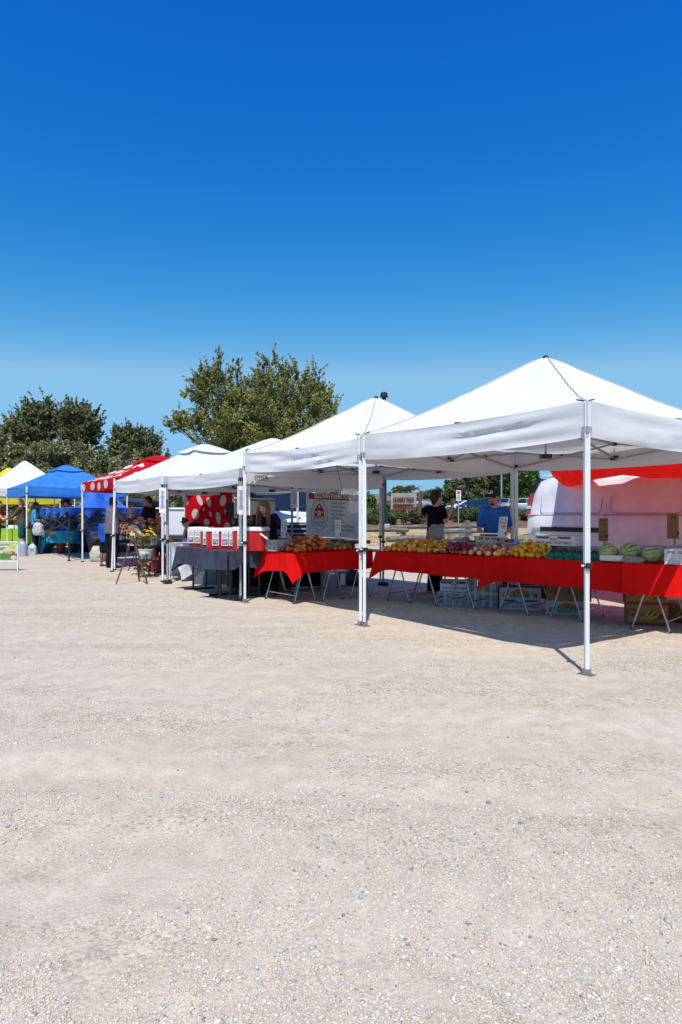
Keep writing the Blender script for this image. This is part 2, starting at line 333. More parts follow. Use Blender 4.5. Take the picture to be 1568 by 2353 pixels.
# ---------------------------------------------------------------- foliage
def leafmesh(blobs, n, size, seed, squash=.8, up=.35, tint=((.8, 1.25)), hue=.12, clump=26, spread=.2, aspect=.5, shoots=0, shl=.8):
    rs = np.random.RandomState(seed); vol = np.array([b[3] * b[4] * b[5] for b in blobs]) ** (2 / 3); cnt = (vol / vol.sum() * n).astype(int)
    Vs = []; Ts = []
    for b, c in zip(blobs, cnt):
        k = max(3, c // clump); d = rs.normal(0, 1, (k, 3)); d /= np.linalg.norm(d, axis=1)[:, None]; rad = rs.uniform(.25, 1, (k, 1)) ** .45
        cc = d * rad * (1 + .18 * rs.normal(0, 1, (k, 1))); ci = rs.randint(0, k, c)
        ct = rs.uniform(tint[0], tint[1], k)
        p = (cc[ci] + rs.normal(0, spread, (c, 3)) * .7) * np.array(b[3:6]) + np.array(b[:3]); Vs.append(p); Ts.append(ct[ci] * rs.uniform(.85, 1.15, c))
        if shoots:
            ns = max(4, int(c * shoots / 26)); si = rs.randint(0, k, ns); s0 = cc[si] * np.array(b[3:6]) + np.array(b[:3]); dr = d[si] * .7 + rs.normal(0, .3, (ns, 3)) + np.array([0, 0, .75]); dr /= np.linalg.norm(dr, axis=1)[:, None]; ln = rs.uniform(.4, 1.2, (ns, 1)) * shl; tt = rs.uniform(0, 1, (ns, 26, 1)); q = s0[:, None] + dr[:, None] * ln[:, None] * tt + rs.normal(0, .045, (ns, 26, 3)) * (1.3 - tt); Vs.append(q.reshape(-1, 3)); Ts.append(np.repeat(ct[si] * 1.12, 26))
    P = np.concatenate(Vs); T = np.concatenate(Ts); N = len(P)
    a = rs.normal(0, 1, (N, 3)); a[:, 2] += up * rs.choice([-1, 1], N) * 0; a /= np.linalg.norm(a, axis=1)[:, None]
    q = rs.normal(0, 1, (N, 3)); q[:, 2] *= .6; q -= (q * a).sum(1)[:, None] * a; q /= np.linalg.norm(q, axis=1)[:, None]
    s = (size * rs.uniform(.6, 1.4, N))[:, None]
    V = np.stack([P - a * s, P + q * s * aspect, P + a * s, P - q * s * aspect], 1).reshape(-1, 3)
    h = rs.uniform(-hue, hue, N); tc = np.stack([T * (1 + h), T, T * (1 - h * .6)], 1); tc = np.repeat(tc[:, None], 4, 1).reshape(-1, 3)
    return V, np.arange(N * 4).reshape(-1, 4), tc
def leafmat(name, c, trans=.25): return mat(name, c, .55, attr=True, trans=trans, spec=.35)
OAK = leafmat('oak_leaf', (.165, .18, .08)); OLV = leafmat('olive_leaf', (.24, .25, .12)); ACA = leafmat('acacia_leaf', (.23, .24, .07)); HEDG = leafmat('hedge_leaf', (.085, .115, .035)); BRI = leafmat('bright_leaf', (.12, .2, .04)); HED2 = leafmat('purple_hedge_leaf', (.13, .11, .075))
BARK = mat('bark', (.07, .05, .038), .9, c2=(.035, .027, .022), scale=9, bump=.6)
def tree(name, label, base, blobs, n, size, m, seed, trunk=.22, stems=1, group=None, cat='tree', **k):
    rs = random.Random(seed); t = thing(name, label, cat, base, group=group)
    V, Fq, tc = leafmesh(blobs, n, size, seed, **k); o = npmesh('crown', V, Fq, m, tc); o.parent = t
    b = MB(); bl = sorted(blobs, key=lambda q: -q[3] * q[5]); zt = min(q[2] for q in blobs)
    fork = Vector((0, 0, max(.3, zt * .55)))
    for s in range(stems):
        bx = Vector((rs.uniform(-.2, .2) * stems, rs.uniform(-.2, .2), -.1)); b.path([bx, bx * .5 + fork * .5 + Vector((rs.uniform(-.1, .1), 0, 0)), fork], [trunk, trunk * .85, trunk * .75], BARK, 8)
    for q in blobs:
        c = Vector(q[:3]); mid = (fork + c) * .5 + Vector((rs.uniform(-.3, .3), rs.uniform(-.3, .3), -.1 * abs(c.z))); b.path([fork, mid, c], [trunk * .6, trunk * .38, trunk * .14], BARK, 6)
        for i in range(7):
            e = c + Vector((rs.uniform(-1, 1) * q[3], rs.uniform(-1, 1) * q[4], rs.uniform(-.6, 1) * q[5])) * .85; s0 = mid.lerp(c, rs.uniform(.3, 1)); b.path([s0, (s0 + e) * .5 + Vector((0, 0, .1)), e], [trunk * .2, trunk * .12, trunk * .03], BARK, 4)
    b.build('trunk', t, smooth=True); return t
def blobs_px(Y, gx, gz, lst):   # helper turning (px,py,rx,rz) measured sizes into local blobs for a crown at distance Y
    out = []
    for (px, py, rx, rz, *dy) in lst:
        p = at(px, py, Y + (dy[0] if dy else 0)); out.append((p.x - gx, p.y - Y, p.z - gz, rx * Y / F * .94, rx * Y / F * .85, rz * Y / F * .92))
    return out
def bgtree(name, label, px, Y, lst, n, size, m, seed, gz=0, **k):
    x = xat(px, Y); return tree(name, label, (x, Y, gz), blobs_px(Y, x, gz, lst), n, size, m, seed, **k)
# spiky-topped tree in the middle
bgtree('spiky_tree', 'tall olive green tree with spiky upright shoots rising behind the white tents', 600, 33,
       [(500, 905, 52, 58), (545, 950, 70, 60), (628, 892, 44, 54), (578, 905, 34, 46), (625, 950, 80, 70), (700, 920, 52, 62), (735, 965, 38, 48), (520, 1000, 70, 45), (640, 1010, 90, 50), (440, 965, 45, 26), (405, 975, 28, 14), (470, 870, 26, 26), (540, 845, 14, 26), (503, 838, 10, 22), (622, 838, 14, 30), (603, 850, 9, 24), (655, 850, 12, 28), (683, 858, 12, 26), (722, 870, 16, 26), (745, 905, 20, 26), (560, 1020, 50, 30), (450, 905, 26, 26), (765, 940, 12, 20)],
       56000, .062, ACA, 11, trunk=.14, clump=46, spread=.15, tint=(.5, 1.5), hue=.2, aspect=.42, shoots=.75, shl=.6)
# oaks on the left
G = None
bgtree('oak_tree', 'round dark oak with open limbs on the far left, left of the lamp-lit gap', 75, 46, [(60, 985, 38, 40), (95, 955, 26, 30), (100, 995, 24, 26), (45, 1010, 36, 26), (112, 928, 9, 14), (75, 950, 24, 18), (30, 1000, 24, 18)], 22100, .1, OAK, 21, trunk=.26, clump=60, spread=.15, hue=.2, shoots=.4, shl=.9, tint=(.6, 1.4))
bgtree('oak_tree', 'dark umbrella shaped oak with visible limbs behind the blue tent', 172, 46, [(165, 955, 40, 24), (195, 970, 34, 24), (145, 975, 28, 26), (212, 992, 18, 18), (178, 1003, 34, 18), (196, 1020, 26, 14)], 17000, .1, OAK, 22, trunk=.24, clump=60, spread=.15, hue=.2, shoots=.4, shl=.9, tint=(.6, 1.4))
bgtree('oak_tree', 'dense dark oak behind the red spotted tent, right end of the left grove', 305, 46, [(280, 1018, 30, 26), (302, 1004, 28, 24), (318, 1020, 40, 28), (346, 1034, 30, 26), (275, 1046, 28, 20), (320, 1055, 50, 34), (290, 990, 14, 12), (352, 1012, 10, 12)], 23800, .1, OAK, 23, trunk=.24, clump=60, spread=.16, hue=.2, shoots=.4, shl=.8, tint=(.6, 1.4))
for i, (px, Y, l, lab) in enumerate([(20, 40, [(10, 1045, 44, 36), (40, 1060, 40, 30), (-20, 1020, 40, 40)], 'pale olive scrub tree at the far left edge behind the yellow tent'),
        (110, 40, [(95, 1050, 50, 30), (140, 1040, 50, 26), (110, 1085, 70, 32)], 'pale olive scrub tree behind the blue tent'),
        (215, 40, [(190, 1060, 50, 30), (240, 1070, 50, 30), (215, 1095, 70, 30)], 'pale olive scrub tree between the blue and red spotted tents'),
        (330, 40, [(310, 1090, 60, 30), (370, 1095, 50, 26), (345, 1120, 60, 26)], 'olive scrub tree behind the red spotted tent')]):
    bgtree('scrub_tree', lab, px, Y, l, 17000, .09, OLV, 30 + i, trunk=.12, stems=3, spread=.16, hue=.18, tint=(.6, 1.4), clump=50, shoots=.4, shl=.5)
for i, (px, Y, rx) in enumerate([(10, 34, 48), (75, 34, 46), (140, 34, 46), (215, 33, 48), (300, 33, 55), (385, 33, 50), (450, 32, 45), (520, 32, 45), (600, 32, 50), (690, 31, 45), (745, 30, 34)]):
    x = xat(px, Y); rr = rx * Y / F
    tree('bush', ['dark olive bush behind the stalls at the far left edge', 'second dark olive bush from the left edge', 'olive bush behind the folded blue tent', 'olive bush behind the boy', 'olive bush behind the dark pickup truck', 'olive bush behind the white trailer', 'olive bush behind the red spotted panel', 'olive bush left of the white passenger van', 'olive bush behind the white passenger van', 'olive bush between the van and the poultry banner', 'olive bush behind the poultry banner'][i], (x, Y, 0), [(0, 0, 1.1, rr, .9, 1.1), (-rr * .4, .2, 1.7, rr * .6, .8, .7), (rr * .4, 0, 1.8, rr * .6, .8, .7)], 9000, .085, OLV if i % 2 else OAK, 50 + i, trunk=.06, stems=3, spread=.16, hue=.2, tint=(.6, 1.6), cat='bush')
# right hand background trees (car park edge)
bgtree('park_oak', 'broad dark oak behind the parked cars, left of the thin grey lamp pole', 1080, 100, [(1060, 1130, 40, 26), (1095, 1105, 40, 26), (1125, 1095, 34, 26), (1045, 1115, 24, 18), (1100, 1140, 50, 22), (1140, 1130, 30, 24), (1030, 1140, 18, 14)], 24000, .26, OAK, 41, gz=1.3, trunk=.4, spread=.15)
bgtree('park_tree', 'taller loose green tree behind the rear end of the large white van', 1195, 96, [(1180, 1095, 34, 40), (1205, 1120, 34, 40), (1165, 1120, 26, 34), (1225, 1085, 16, 30), (1190, 1150, 40, 20), (1150, 1080, 20, 26)], 22000, .22, BRI, 42, gz=1.3, trunk=.3, spread=.18, tint=(.45, 1.1), hue=.25)
for i, (px, Y, l, lab, mm) in enumerate([(925, 150, [(915, 1124, 14, 9), (940, 1122, 20, 8), (900, 1134, 12, 6), (925, 1133, 26, 8)], 'low distant tree directly above the stone park sign', OAK), (985, 140, [(975, 1138, 22, 9), (1000, 1134, 18, 12), (1010, 1126, 10, 8)], 'small distant tree right of the stone park sign', OAK), (845, 60, [(832, 1158, 20, 22), (850, 1150, 14, 16), (840, 1175, 24, 16)], 'green conifer like shrub left of the black lamp post', BRI), (885, 75, [(895, 1165, 16, 12), (880, 1170, 14, 10)], 'bright green shrub left of the stone park sign', BRI)]):
    bgtree('distant_tree', lab, px, Y, l, 5000, .2 if Y > 100 else .13, mm, 60 + i, gz=.9, trunk=.15, spread=.16)
for i in range(26):   # trees on the skyline, hardly told apart
    px = -150 + i * 72 + random.uniform(-20, 20); Y = random.uniform(210, 300); x = xat(px, Y); h = random.uniform(3.5, 6)
    tree('skyline_tree', 'distant green tree on the skyline', (x, Y, 1.3), [(0, 0, h * .6, h * .7, h * .6, h * .45), (h * .5, 0, h * .5, h * .5, h * .5, h * .35)], 900, .5, OAK, 100 + i, trunk=.2, spread=.2, group='trees along the skyline')
# clipped hedge shrubs on the bank
hx = [(868, 56, 1.3, 1.1), (912, 56, 1.5, 1.25), (958, 57, 1.6, 1.5), (1000, 59, 1.2, 1.1), (1065, 59, 1.3, 1.2), (1090, 60, 1.3, 1.3), (1128, 60, 1.3, 1.2), (1170, 60, 1.2, 1.0), (1212, 61, 1.3, 1.1), (1255, 61, 1.2, 1.0), (825, 56, 1.2, 1.2), (850, 59, 1.3, 1.2), (888, 60, 1.2, 1.2), (935, 61, 1.5, 1.2), (980, 62, 1.3, 1.1), (1040, 62, 1.3, 1.1)]
hl = ['left of the black lamp post', 'just right of the black lamp post', 'below the stone park sign, browner', 'right of the stone park sign', 'behind the man in the black t-shirt', 'left of the thin sign post', 'below the dark blue sedan', 'left of the man in the blue cap', 'behind the tent pole beside the van', 'behind the rear corner of the big van', 'at the left end of the bank', 'in the back row left of the lamp post', 'in the back row below the stone sign', 'in the back row under the sign, right half', 'in the back row below the grey pickup', 'in the back row below the white sedan']
for i, (px, Y, wd, h) in enumerate(hx):
    h *= .92; z = .1 + 1.25 * max(0, (Y - 47.9) / 21) ** 1.9; x = xat(px, Y)
    tree('hedge_shrub', 'clipped rounded shrub on the mulch bank ' + hl[i], (x, Y, z - .1), [(0, 0, h * .55, wd * .5 * 1.15, .9, h * .5), (wd * .2, 0, h * .6, wd * .42, .8, h * .42), (-wd * .25, 0, h * .5, wd * .4, .8, h * .42)], 3600, .085, HED2 if i in (2, 13) else HEDG, 200 + i, trunk=.05, stems=3, cat='shrub', spread=.2, group='clipped shrubs on the bank', hue=.25, tint=(.6, 1.5))
FLX = mat('flax_leaf', (.2, .2, .07), .6, c2=(.32, .26, .11), scale=3, trans=.2)
for lab, px, Y, s in (('spiky flax plant in the bank right of the poultry banner', 838, 50, 1.5), ('tall spiky flax plant behind the man in the blue cap', 1180, 52, 1.9)):
    b = MB(); rs = random.Random(px)
    for i in range(110):
        a = rs.uniform(0, 6.28); l = s * rs.uniform(.6, 1.1); o = rs.uniform(.15, .75); d = Vector((math.cos(a), math.sin(a), 0)); p0 = d * .1; p1 = d * o * l * .45 + Vector((0, 0, l * .65)); p2 = d * o * l + Vector((0, 0, l * (1.05 - o * .4))); wd = Vector((-d.y, d.x, 0)) * .045
        b.add([p0 - wd, p0 + wd, p1 + wd * .8, p1 - wd * .8, p2], [(0, 1, 2, 3), (3, 2, 4)], FLX)
    t = b.build('flax_plant'); t.location = (xat(px, Y), Y, .3); tag(t, lab, 'plant')
# dry grass tufts (stuff)
V, Fq, tc = leafmesh([(14, 36, .03, 46, 8.5, .05)], 26000, .1, 5, clump=6, tint=(.7, 1.3), aspect=.14)
o = npmesh('dry_grass', V, Fq, mat('dry_blade', (.5, .38, .19), .8, attr=True, trans=.2), tc); o['kind'] = 'stuff'
# ---------------------------------------------------------------- pop-up canopies
def tent(label, FL, FR, BR, BL, zb, vh, zp, fab, legm=POLE, legs='lrsb', seed=0, wr=.02, power=1.22, vent=0, spots=None, zig=0, truss=True, foot='plate', name='canopy_tent', legr=.022, lean={}, drop=.05, fs=1.0, txt=None, legtop=None, trussm=None, peaks=None):
    C = [Vector((*p, 0)) for p in (FL, FR, BR, BL)]; o0 = sum(C, Vector()) / 4; c = [q - o0 for q in C]
    t = thing(name, label, 'canopy tent', o0); ze = zb + vh
    def bil(s, q): return c[0] * (1 - s) * (1 - q) / 4 + c[1] * (1 + s) * (1 - q) / 4 + c[2] * (1 + s) * (1 + q) / 4 + c[3] * (1 - s) * (1 + q) / 4
    N = 28
    def rz_(s, q):
        m = max(abs(s), abs(q)); m2 = math.sqrt(m * m + .0016); g_ = max(0, 1 - m2) ** power; r = min(abs(s), abs(q)) / (m + 1e-6)
        z = ze + (zp - ze) * g_ - drop * math.sin(math.pi * m) * (1 - r * r) - .035 * (1 - r ** 2) * m ** 6
        if peaks: z = ze + sum((a * math.exp(-((s - x) ** 2 + (q - y) ** 2) / w2)) * (1 - m ** 3) for x, y, a, w2 in peaks) - .04 * (1 - m) + .09 * nz(s * 3.5, q * 3.5, seed) * (1 - m) + .05 * abs(nz(s * 9, q * 9, seed)) * (1 - m)
        return z + .012 * nz(s * 4, q * 4, seed) * m * (1 - m) * 4 + .006 * nz(s * 14, q * 14, seed) * (1 - m ** 4)
    b = MB()
    cut = .24 if vent else 0
    def rp(u, v):
        s, q = u * 2 - 1, v * 2 - 1; p = bil(s, q).copy(); p.z = rz_(s, q); return p
    if not vent: b.grid(rp, 2 * N, 2 * N, fab)
    else:
        # roof with an opening at the top, then a small cap above it
        def ring(u, v):
            k = int(u * 4) % 4; f = u * 4 - int(u * 4); f = f * 2 - 1; m = 1 - v * (1 - cut)
            s, q = [(f, -1), (1, f), (-f, 1), (-1, -f)][k]; s *= m; q *= m; p = bil(s, q).copy(); p.z = rz_(s, q); return p
        b.grid(ring, 96, N, fab)
        def cap(u, v): s, q = (u * 2 - 1) * (cut + .06), (v * 2 - 1) * (cut + .06); p = bil(s, q).copy(); p.z = rz_(s, q) + .02 + .045 * max(abs(s), abs(q)) / (cut + .06) * vent; return p
        b.grid(cap, 12, 12, fab)
    # valance
    for k in range(4):
        A, B = c[k], c[(k + 1) % 4]; d = (B - A); L = d.length; n = Vector((d.y, -d.x, 0)).normalized()
        def val(u, v, A=A, d=d, n=n, k=k):
            e = 1 - abs(2 * u - 1) ** 4; s, q = [(u * 2 - 1, -1), (1, u * 2 - 1), (1 - u * 2, 1), (-1, 1 - u * 2)][k]
            zt = rz_(s, q); hang = vh
            if zig: hang = vh * (.25 + .75 * abs(((u * zig) % 1) * 2 - 1)) if True else vh
            z = zt - hang * v - .012 * e * v
            fold = wr * .8 * e * (.75 * (1 - 2.3 * abs(nz(u * 1.5 + k * 7, v * 2.4 + .5 * u, seed))) + .4 * nz(u * 3 + k, v * 6, seed) + .12 * nz(u * 14, v * 10, seed))
            if zig: fold += .1 * math.sin(math.pi * ((u * zig) % 1)) * v * -1
            p = A + d * u + n * (fold + .006 + .02 * v * e); p.z = z; return p
        b.grid(val, 44, 9, fab)
    cm = b.build('canopy', t, smooth=55)
    # hem and seams
    b = MB(); hem = 0
    if wr > .025:
        for k in range(4): 
            pts = []
            for i in range(9):
                m = .06 + .93 * i / 8; s, q = [(-m, -m), (m, -m), (m, m), (-m, m)][k]; p = bil(s, q).copy(); p.z = rz_(s, q) + .006; pts.append(p)
            b = MB(); b.path(pts, .005, mat('seam_grey', (.45, .46, .5), .8), 4); b.build('seam', t)
    if spots is not None: spots(t, bil, rz_, c, vh, ze)
    top = legtop or zb
    sgn = [(-1, -1), (1, -1), (1, 1), (-1, 1)]
    for k in range(4):
        p = c[k] * .997; l = MB(); dx = Vector(lean.get(k, (0, 0, 0))); a = Vector((p.x, p.y, (ze - .02) if not legtop else top + .06)); e = Vector((p.x, p.y, .012)) + dx; mid = a.lerp(e, .6)
        rzv = math.atan2(c[1].y - c[0].y, c[1].x - c[0].x)
        def sqt(p0, p1, r, m): l.tube(p0, p1, r, m, sq=True)
        sqt(a, mid, legr, legm); sqt(mid, e, legr * .78, legm); l.build('leg', t)
        f = MB()
        if foot == 'plate': f.box((e.x, e.y, .006), (.13, .085, .012), STEEL, rzv); f.box((e.x, e.y, .03), (legr * 2.4, legr * 2.4, .05), STEEL, rzv)
        elif foot == 'weight': f.rbox((e.x, e.y, .035), (.2, .14, .07), BLACK, .03, rzv)
        else: f.box((e.x, e.y, .015), (.07, .07, .03), BLACK, rzv)
        f.build('foot', t)
        f = MB(); f.box((mid.x, mid.y, mid.z), (legr * 3, legr * 2.6, .045), DARKS if foot != 'red' else mat('red_clip', (.6, .02, .02), .4), rzv); f.tube((mid.x - .05, mid.y - .02, mid.z), (mid.x - .03, mid.y - .02, mid.z), .008, PAPER); f.build('clip', t)
        f = MB(); f.box((p.x, p.y, top + .06), (legr * 2.6, legr * 2.6, .05), BLACK if wr < .035 or k > 1 else GPOLE, rzv); f.build('slider', t)
    if truss:
        tm = trussm or TRUSS; hi, lo = (top + .03, top - .3) if legtop else (ze - .04, zb + .0 if vh < .26 else zb + .03); w_ = .011
        for k in range(4):
            A, B = c[k] * .98, c[(k + 1) % 4] * .98; M_ = (A + B) / 2; b = MB()
            for P, Q in ((A, M_), (B, M_)):
                b.tube((P.x, P.y, hi), (Q.x, Q.y, lo + .03), w_, tm, sq=True); q2 = (Q - P).normalized() * .02; b.tube((P.x + q2.y, P.y - q2.x, lo), (Q.x + q2.y, Q.y - q2.x, hi), w_, tm, sq=True)
                X = (P + Q) / 2; b.box((X.x, X.y, (hi + lo) / 2 + .02), (.035, .035, .035), BLACK)
            b.box((M_.x, M_.y, lo + .05), (.09, .05, .06), BLACK); b.box((M_.x, M_.y, hi), (.06, .05, .045), BLACK); b.build('truss', t)
        b = MB()
        for k in range(4):
            M_ = (c[k] + c[(k + 1) % 4]) / 2 * .97; b.tube((M_.x, M_.y, hi), (0, 0, hi + .12), w_, tm, sq=True); b.tube((M_.x, M_.y, lo + .05), (0, 0, hi + .2), w_, tm, sq=True)
        b.tube((0, 0, hi - .25), (0, 0, zp - .06), .013, tm); b.box((0, 0, hi - .24), (.11, .11, .05), BLACK); b.box((0, 0, hi + .16), (.09, .09, .05), BLACK); b.ball((0, 0, zp - .05), .035, BLACK); b.build('centre_mast', t)
    return t, bil, rz_, c
P1 = (2.03, 5.63); P2 = (.27, 8.06)
tA = tent('large white peaked canopy nearest the camera at the right, over the watermelon and plum tables', P2, P1, (4.5, 7.5), (2.62, 10.2), 1.97, .3, 3.17, FABW, wr=.04, seed=1)
tB = tent('white peaked canopy second from the right, over the peach and grape table', (-1.44, 10.18), (.232, 8.115), (2.6, 10.33), (.73, 12.6), 1.95, .28, 3.12, FABW, wr=.045, seed=2)
tC = tent('lower white canopy with black lettering on its side, over the red coolers', (-3.27, 12.83), (-1.53, 10.38), (.78, 12.5), (-1.04, 14.5), 1.79, .23, 2.74, FABG, legm=GPOLE, wr=.02, seed=3, foot='weight', power=1.05)
tD = tent('white canopy with a vented top between the lettered one and the red spotted one', (-5.1, 15.4), (-3.44, 13.15), (-.95, 15.0), (-2.65, 17.2), 1.8, .25, 2.88, FABG, wr=.018, seed=4, vent=1, foot='cap', power=1.05, lean={0: (-.08, 0, 0)})
REDS = mat('spotted_red', (.62, .008, .02), .75, c2=(.52, .006, .015), scale=4, trans=.3, spec=.1)
SPOT = mat('spot_white', (.72, .7, .7), .8, trans=.3)
def espots(t, bil, rz_, c, vh, ze):
    b = MB(); rs = random.Random(4)
    L = [(-.75, -.93, .05, .05), (-.5, -.86, .13, .09), (-.18, -.8, .17, .1), (.15, -.88, .1, .07), (.5, -.82, .13, .1), (-.55, -.6, .16, .06), (-.2, -.58, .16, .07), (.25, -.62, .15, .09), (-.32, -.4, .12, .07), (.1, -.38, .12, .08), (-.1, -.2, .08, .06), (.4, -.45, .12, .09), (.8, -.5, .1, .15), (.7, 0, .12, .2), (.5, .5, .2, .12), (-.7, -.2, .1, .12), (-.6, .3, .12, .15), (.15, -.12, .06, .05), (-.85, .1, .05, .1), (-.9, -.6, .06, .08), (.82, -.9, .1, .05)]
    for x, y, rx, ry in L:
        def f(u, v, x=x, y=y, rx=rx, ry=ry): a = u * 2 * math.pi; s, q = max(-.985, min(.985, x + rx * v * math.cos(a))), max(-.985, min(.985, y + ry * v * math.sin(a))); p = bil(s, q).copy(); p.z = rz_(s, q) + .008; return p
        b.grid(f, 20, 4, SPOT)
    d = (c[1] - c[0]); n = Vector((d.y, -d.x, 0)).normalized()
    for u, h, w_ in ((.12, .5, .055), (.42, .6, .07), (.62, .45, .05), (.82, .7, .06)):
        def f(i, j, u=u, h=h, w_=w_): a = i * 2 * math.pi; p = c[0] + d * (u + w_ * j * math.cos(a)) + n * .05; p.z = ze - .06 - vh * .5 * (1 - h) + vh * .42 * j * math.sin(a) - .03; return p
        b.grid(f, 18, 3, SPOT)
    p = c[0] + d * .055 + n * .056; b.box((p.x, p.y, ze - vh * .6), (.14, .004, .12), PAPER, math.atan2(d.y, d.x)); b.build('white_spots', t)
tE = tent('red canopy with white mushroom spots', (-6.98, 18.4), (-5.25, 15.8), (-2.7, 17.55), (-4.45, 20.1), 1.9, .24, 2.85, REDS, wr=.012, seed=5, vent=1, spots=espots, foot='red', power=1.05)
tF = tent('bright blue canopy with a double top at the left', (-11.75, 24.0), (-9.93, 21.55), (-7.3, 23.3), (-9.2, 25.9), 1.88, .3, 3.0, FABB, wr=.02, seed=6, vent=1, foot='red', power=1.15)
tG = tent('white canopy peak rising behind the bright blue one', (-14.4, 27.0), (-12.7, 24.6), (-10.3, 26.4), (-12.1, 28.8), 1.95, .28, 3.42, FABW, wr=.02, seed=7, foot='cap')
tH = tent('yellow canopy at the far left edge behind the white one', (-16.6, 30.2), (-15.2, 27.8), (-12.1, 29.4), (-14.2, 31.8), 1.72, .42, 3.35, FABY, wr=.02, seed=8, foot='cap')
# partly folded blue canopy standing low between the stalls
tent('blue canopy folded low on black legs, its cloth in peaks', (-9.6, 21.8), (-7.46, 18.7), (-5.95, 20.6), (-8.0, 23.3), 1.2, .27, 1.98, FABB2, legm=DARKS, seed=9, wr=.03, zig=4, foot='cap', name='folded_canopy_tent', trussm=DARKS, legr=.02, legtop=1.12, peaks=[(.45, -.15, .68, .07), (.25, .5, .68, .07), (-.3, .2, .25, .1)])
# lettering on the low white canopy's side valance
c3 = tC[3]; o3 = tC[0].location; b = MB(); d = (c3[2] - c3[1]); n = Vector((d.y, -d.x, 0)).normalized(); a = math.atan2(d.y, d.x); p = c3[1] + d * .115 + n * .04
b.text('QUIK', (p.x, p.y, 1.965), .055, INK, width=.2, bold=True, rz=a); b.text('SHADE', (p.x, p.y, 1.895), .055, INK, width=.26, bold=True, rz=a); b.text('WEEKENDER', (p.x, p.y, 1.845), .018, INK, width=.26, rz=a); b.build('lettering', tC[0])
# toggles tying the roof skin on the two big canopies
for T in (tA, tB):
    b = MB(); ze = 1.95 + .3
    for k in (0, 1, 2):
        p = T[3][k]; d1 = (T[3][(k + 1) % 4] - p).normalized(); d2 = (T[3][(k - 1) % 4] - p).normalized(); z = ze + .02
        for dd in (d1, d2): b.tube((p + dd * .02 + Vector((0, 0, z))), (p + dd * .1 + Vector((0, 0, z + .02))), .006, BLACK); b.path([p + dd * .04 + Vector((0, 0, z)), p + dd * .07 + Vector((0, 0, z - .07)), p + dd * .01 + Vector((0, 0, z - .05))], .004, BLACK, 4)
        out = (d1 + d2) * -.012
        b.tube(p + out + Vector((0, 0, z)), p + out + Vector((0, 0, 1.97)), .007, mat('seam_grey'), seg=5)
    b.build('corner_tie', T[0])
# red tarp stretched from the big canopy to the van
def vanp(px, py, off=None):
    off = (-.03 if 1365 < px < 1440 else -.13) if off is None else off
    k = (px - 784) / F; x = (k * (14.46 + off * -.588) - (3.91 - off * .809)) / (.588 + .809 * k); Y = 14.46 - .588 * off - .809 * x; return at(px, py, Y)
farE = [vanp(*q) for q in ((1284, 1104), (1296, 1116), (1312, 1118), (1336, 1112), (1358, 1104), (1380, 1099), (1434, 1091), (1477, 1097), (1520, 1099), (1568, 1098), (1620, 1096), (1690, 1092))]
nearE = [at(*q) for q in ((1258, 1070, 10.35), (1275, 1070, 10.3), (1295, 1070, 10.2), (1320, 1069, 10.1), (1347, 1067, 9.98), (1375, 1065, 9.8), (1419, 1061, 9.5), (1470, 1056, 9.1), (1520, 1051, 8.7), (1568, 1045, 8.35), (1640, 1036, 7.9), (1720, 1025, 7.4))]
def cr(P, t):
    n = len(P) - 1; x = t * n; i = min(int(x), n - 1); f = x - i; return P[i].lerp(P[i + 1], f)
b = MB(); b.grid(lambda u, v: cr(nearE, u).lerp(cr(farE, u), v) + Vector((0, 0, -.05 * math.sin(math.pi * v) + .012 * nz(u * 14, v * 5, 2) * (v > .05) + .035 * nz(u * 34, v * 2.2, 5) * v * (1 - v) * 4)), 99, 24, REDT)
t = thing('red_tarp', 'bright red tarp slung from the large white canopy over the side of the white van', 'tarp', (0, 0, 0)); b.build('sheet', t, smooth=60)
b = MB(); p = Vector((3.08, 10.35, 2.06)); b.path([p + Vector((-.18, -.1, .05)), p + Vector((-.06, 0, .08)), p], .007, BLACK, 5); b.box(p + Vector((-.1, 0, -.02)), (.04, .03, .12), BLACK); b.box(p, (.03, .03, .08), STEEL); b.build('strap', t)

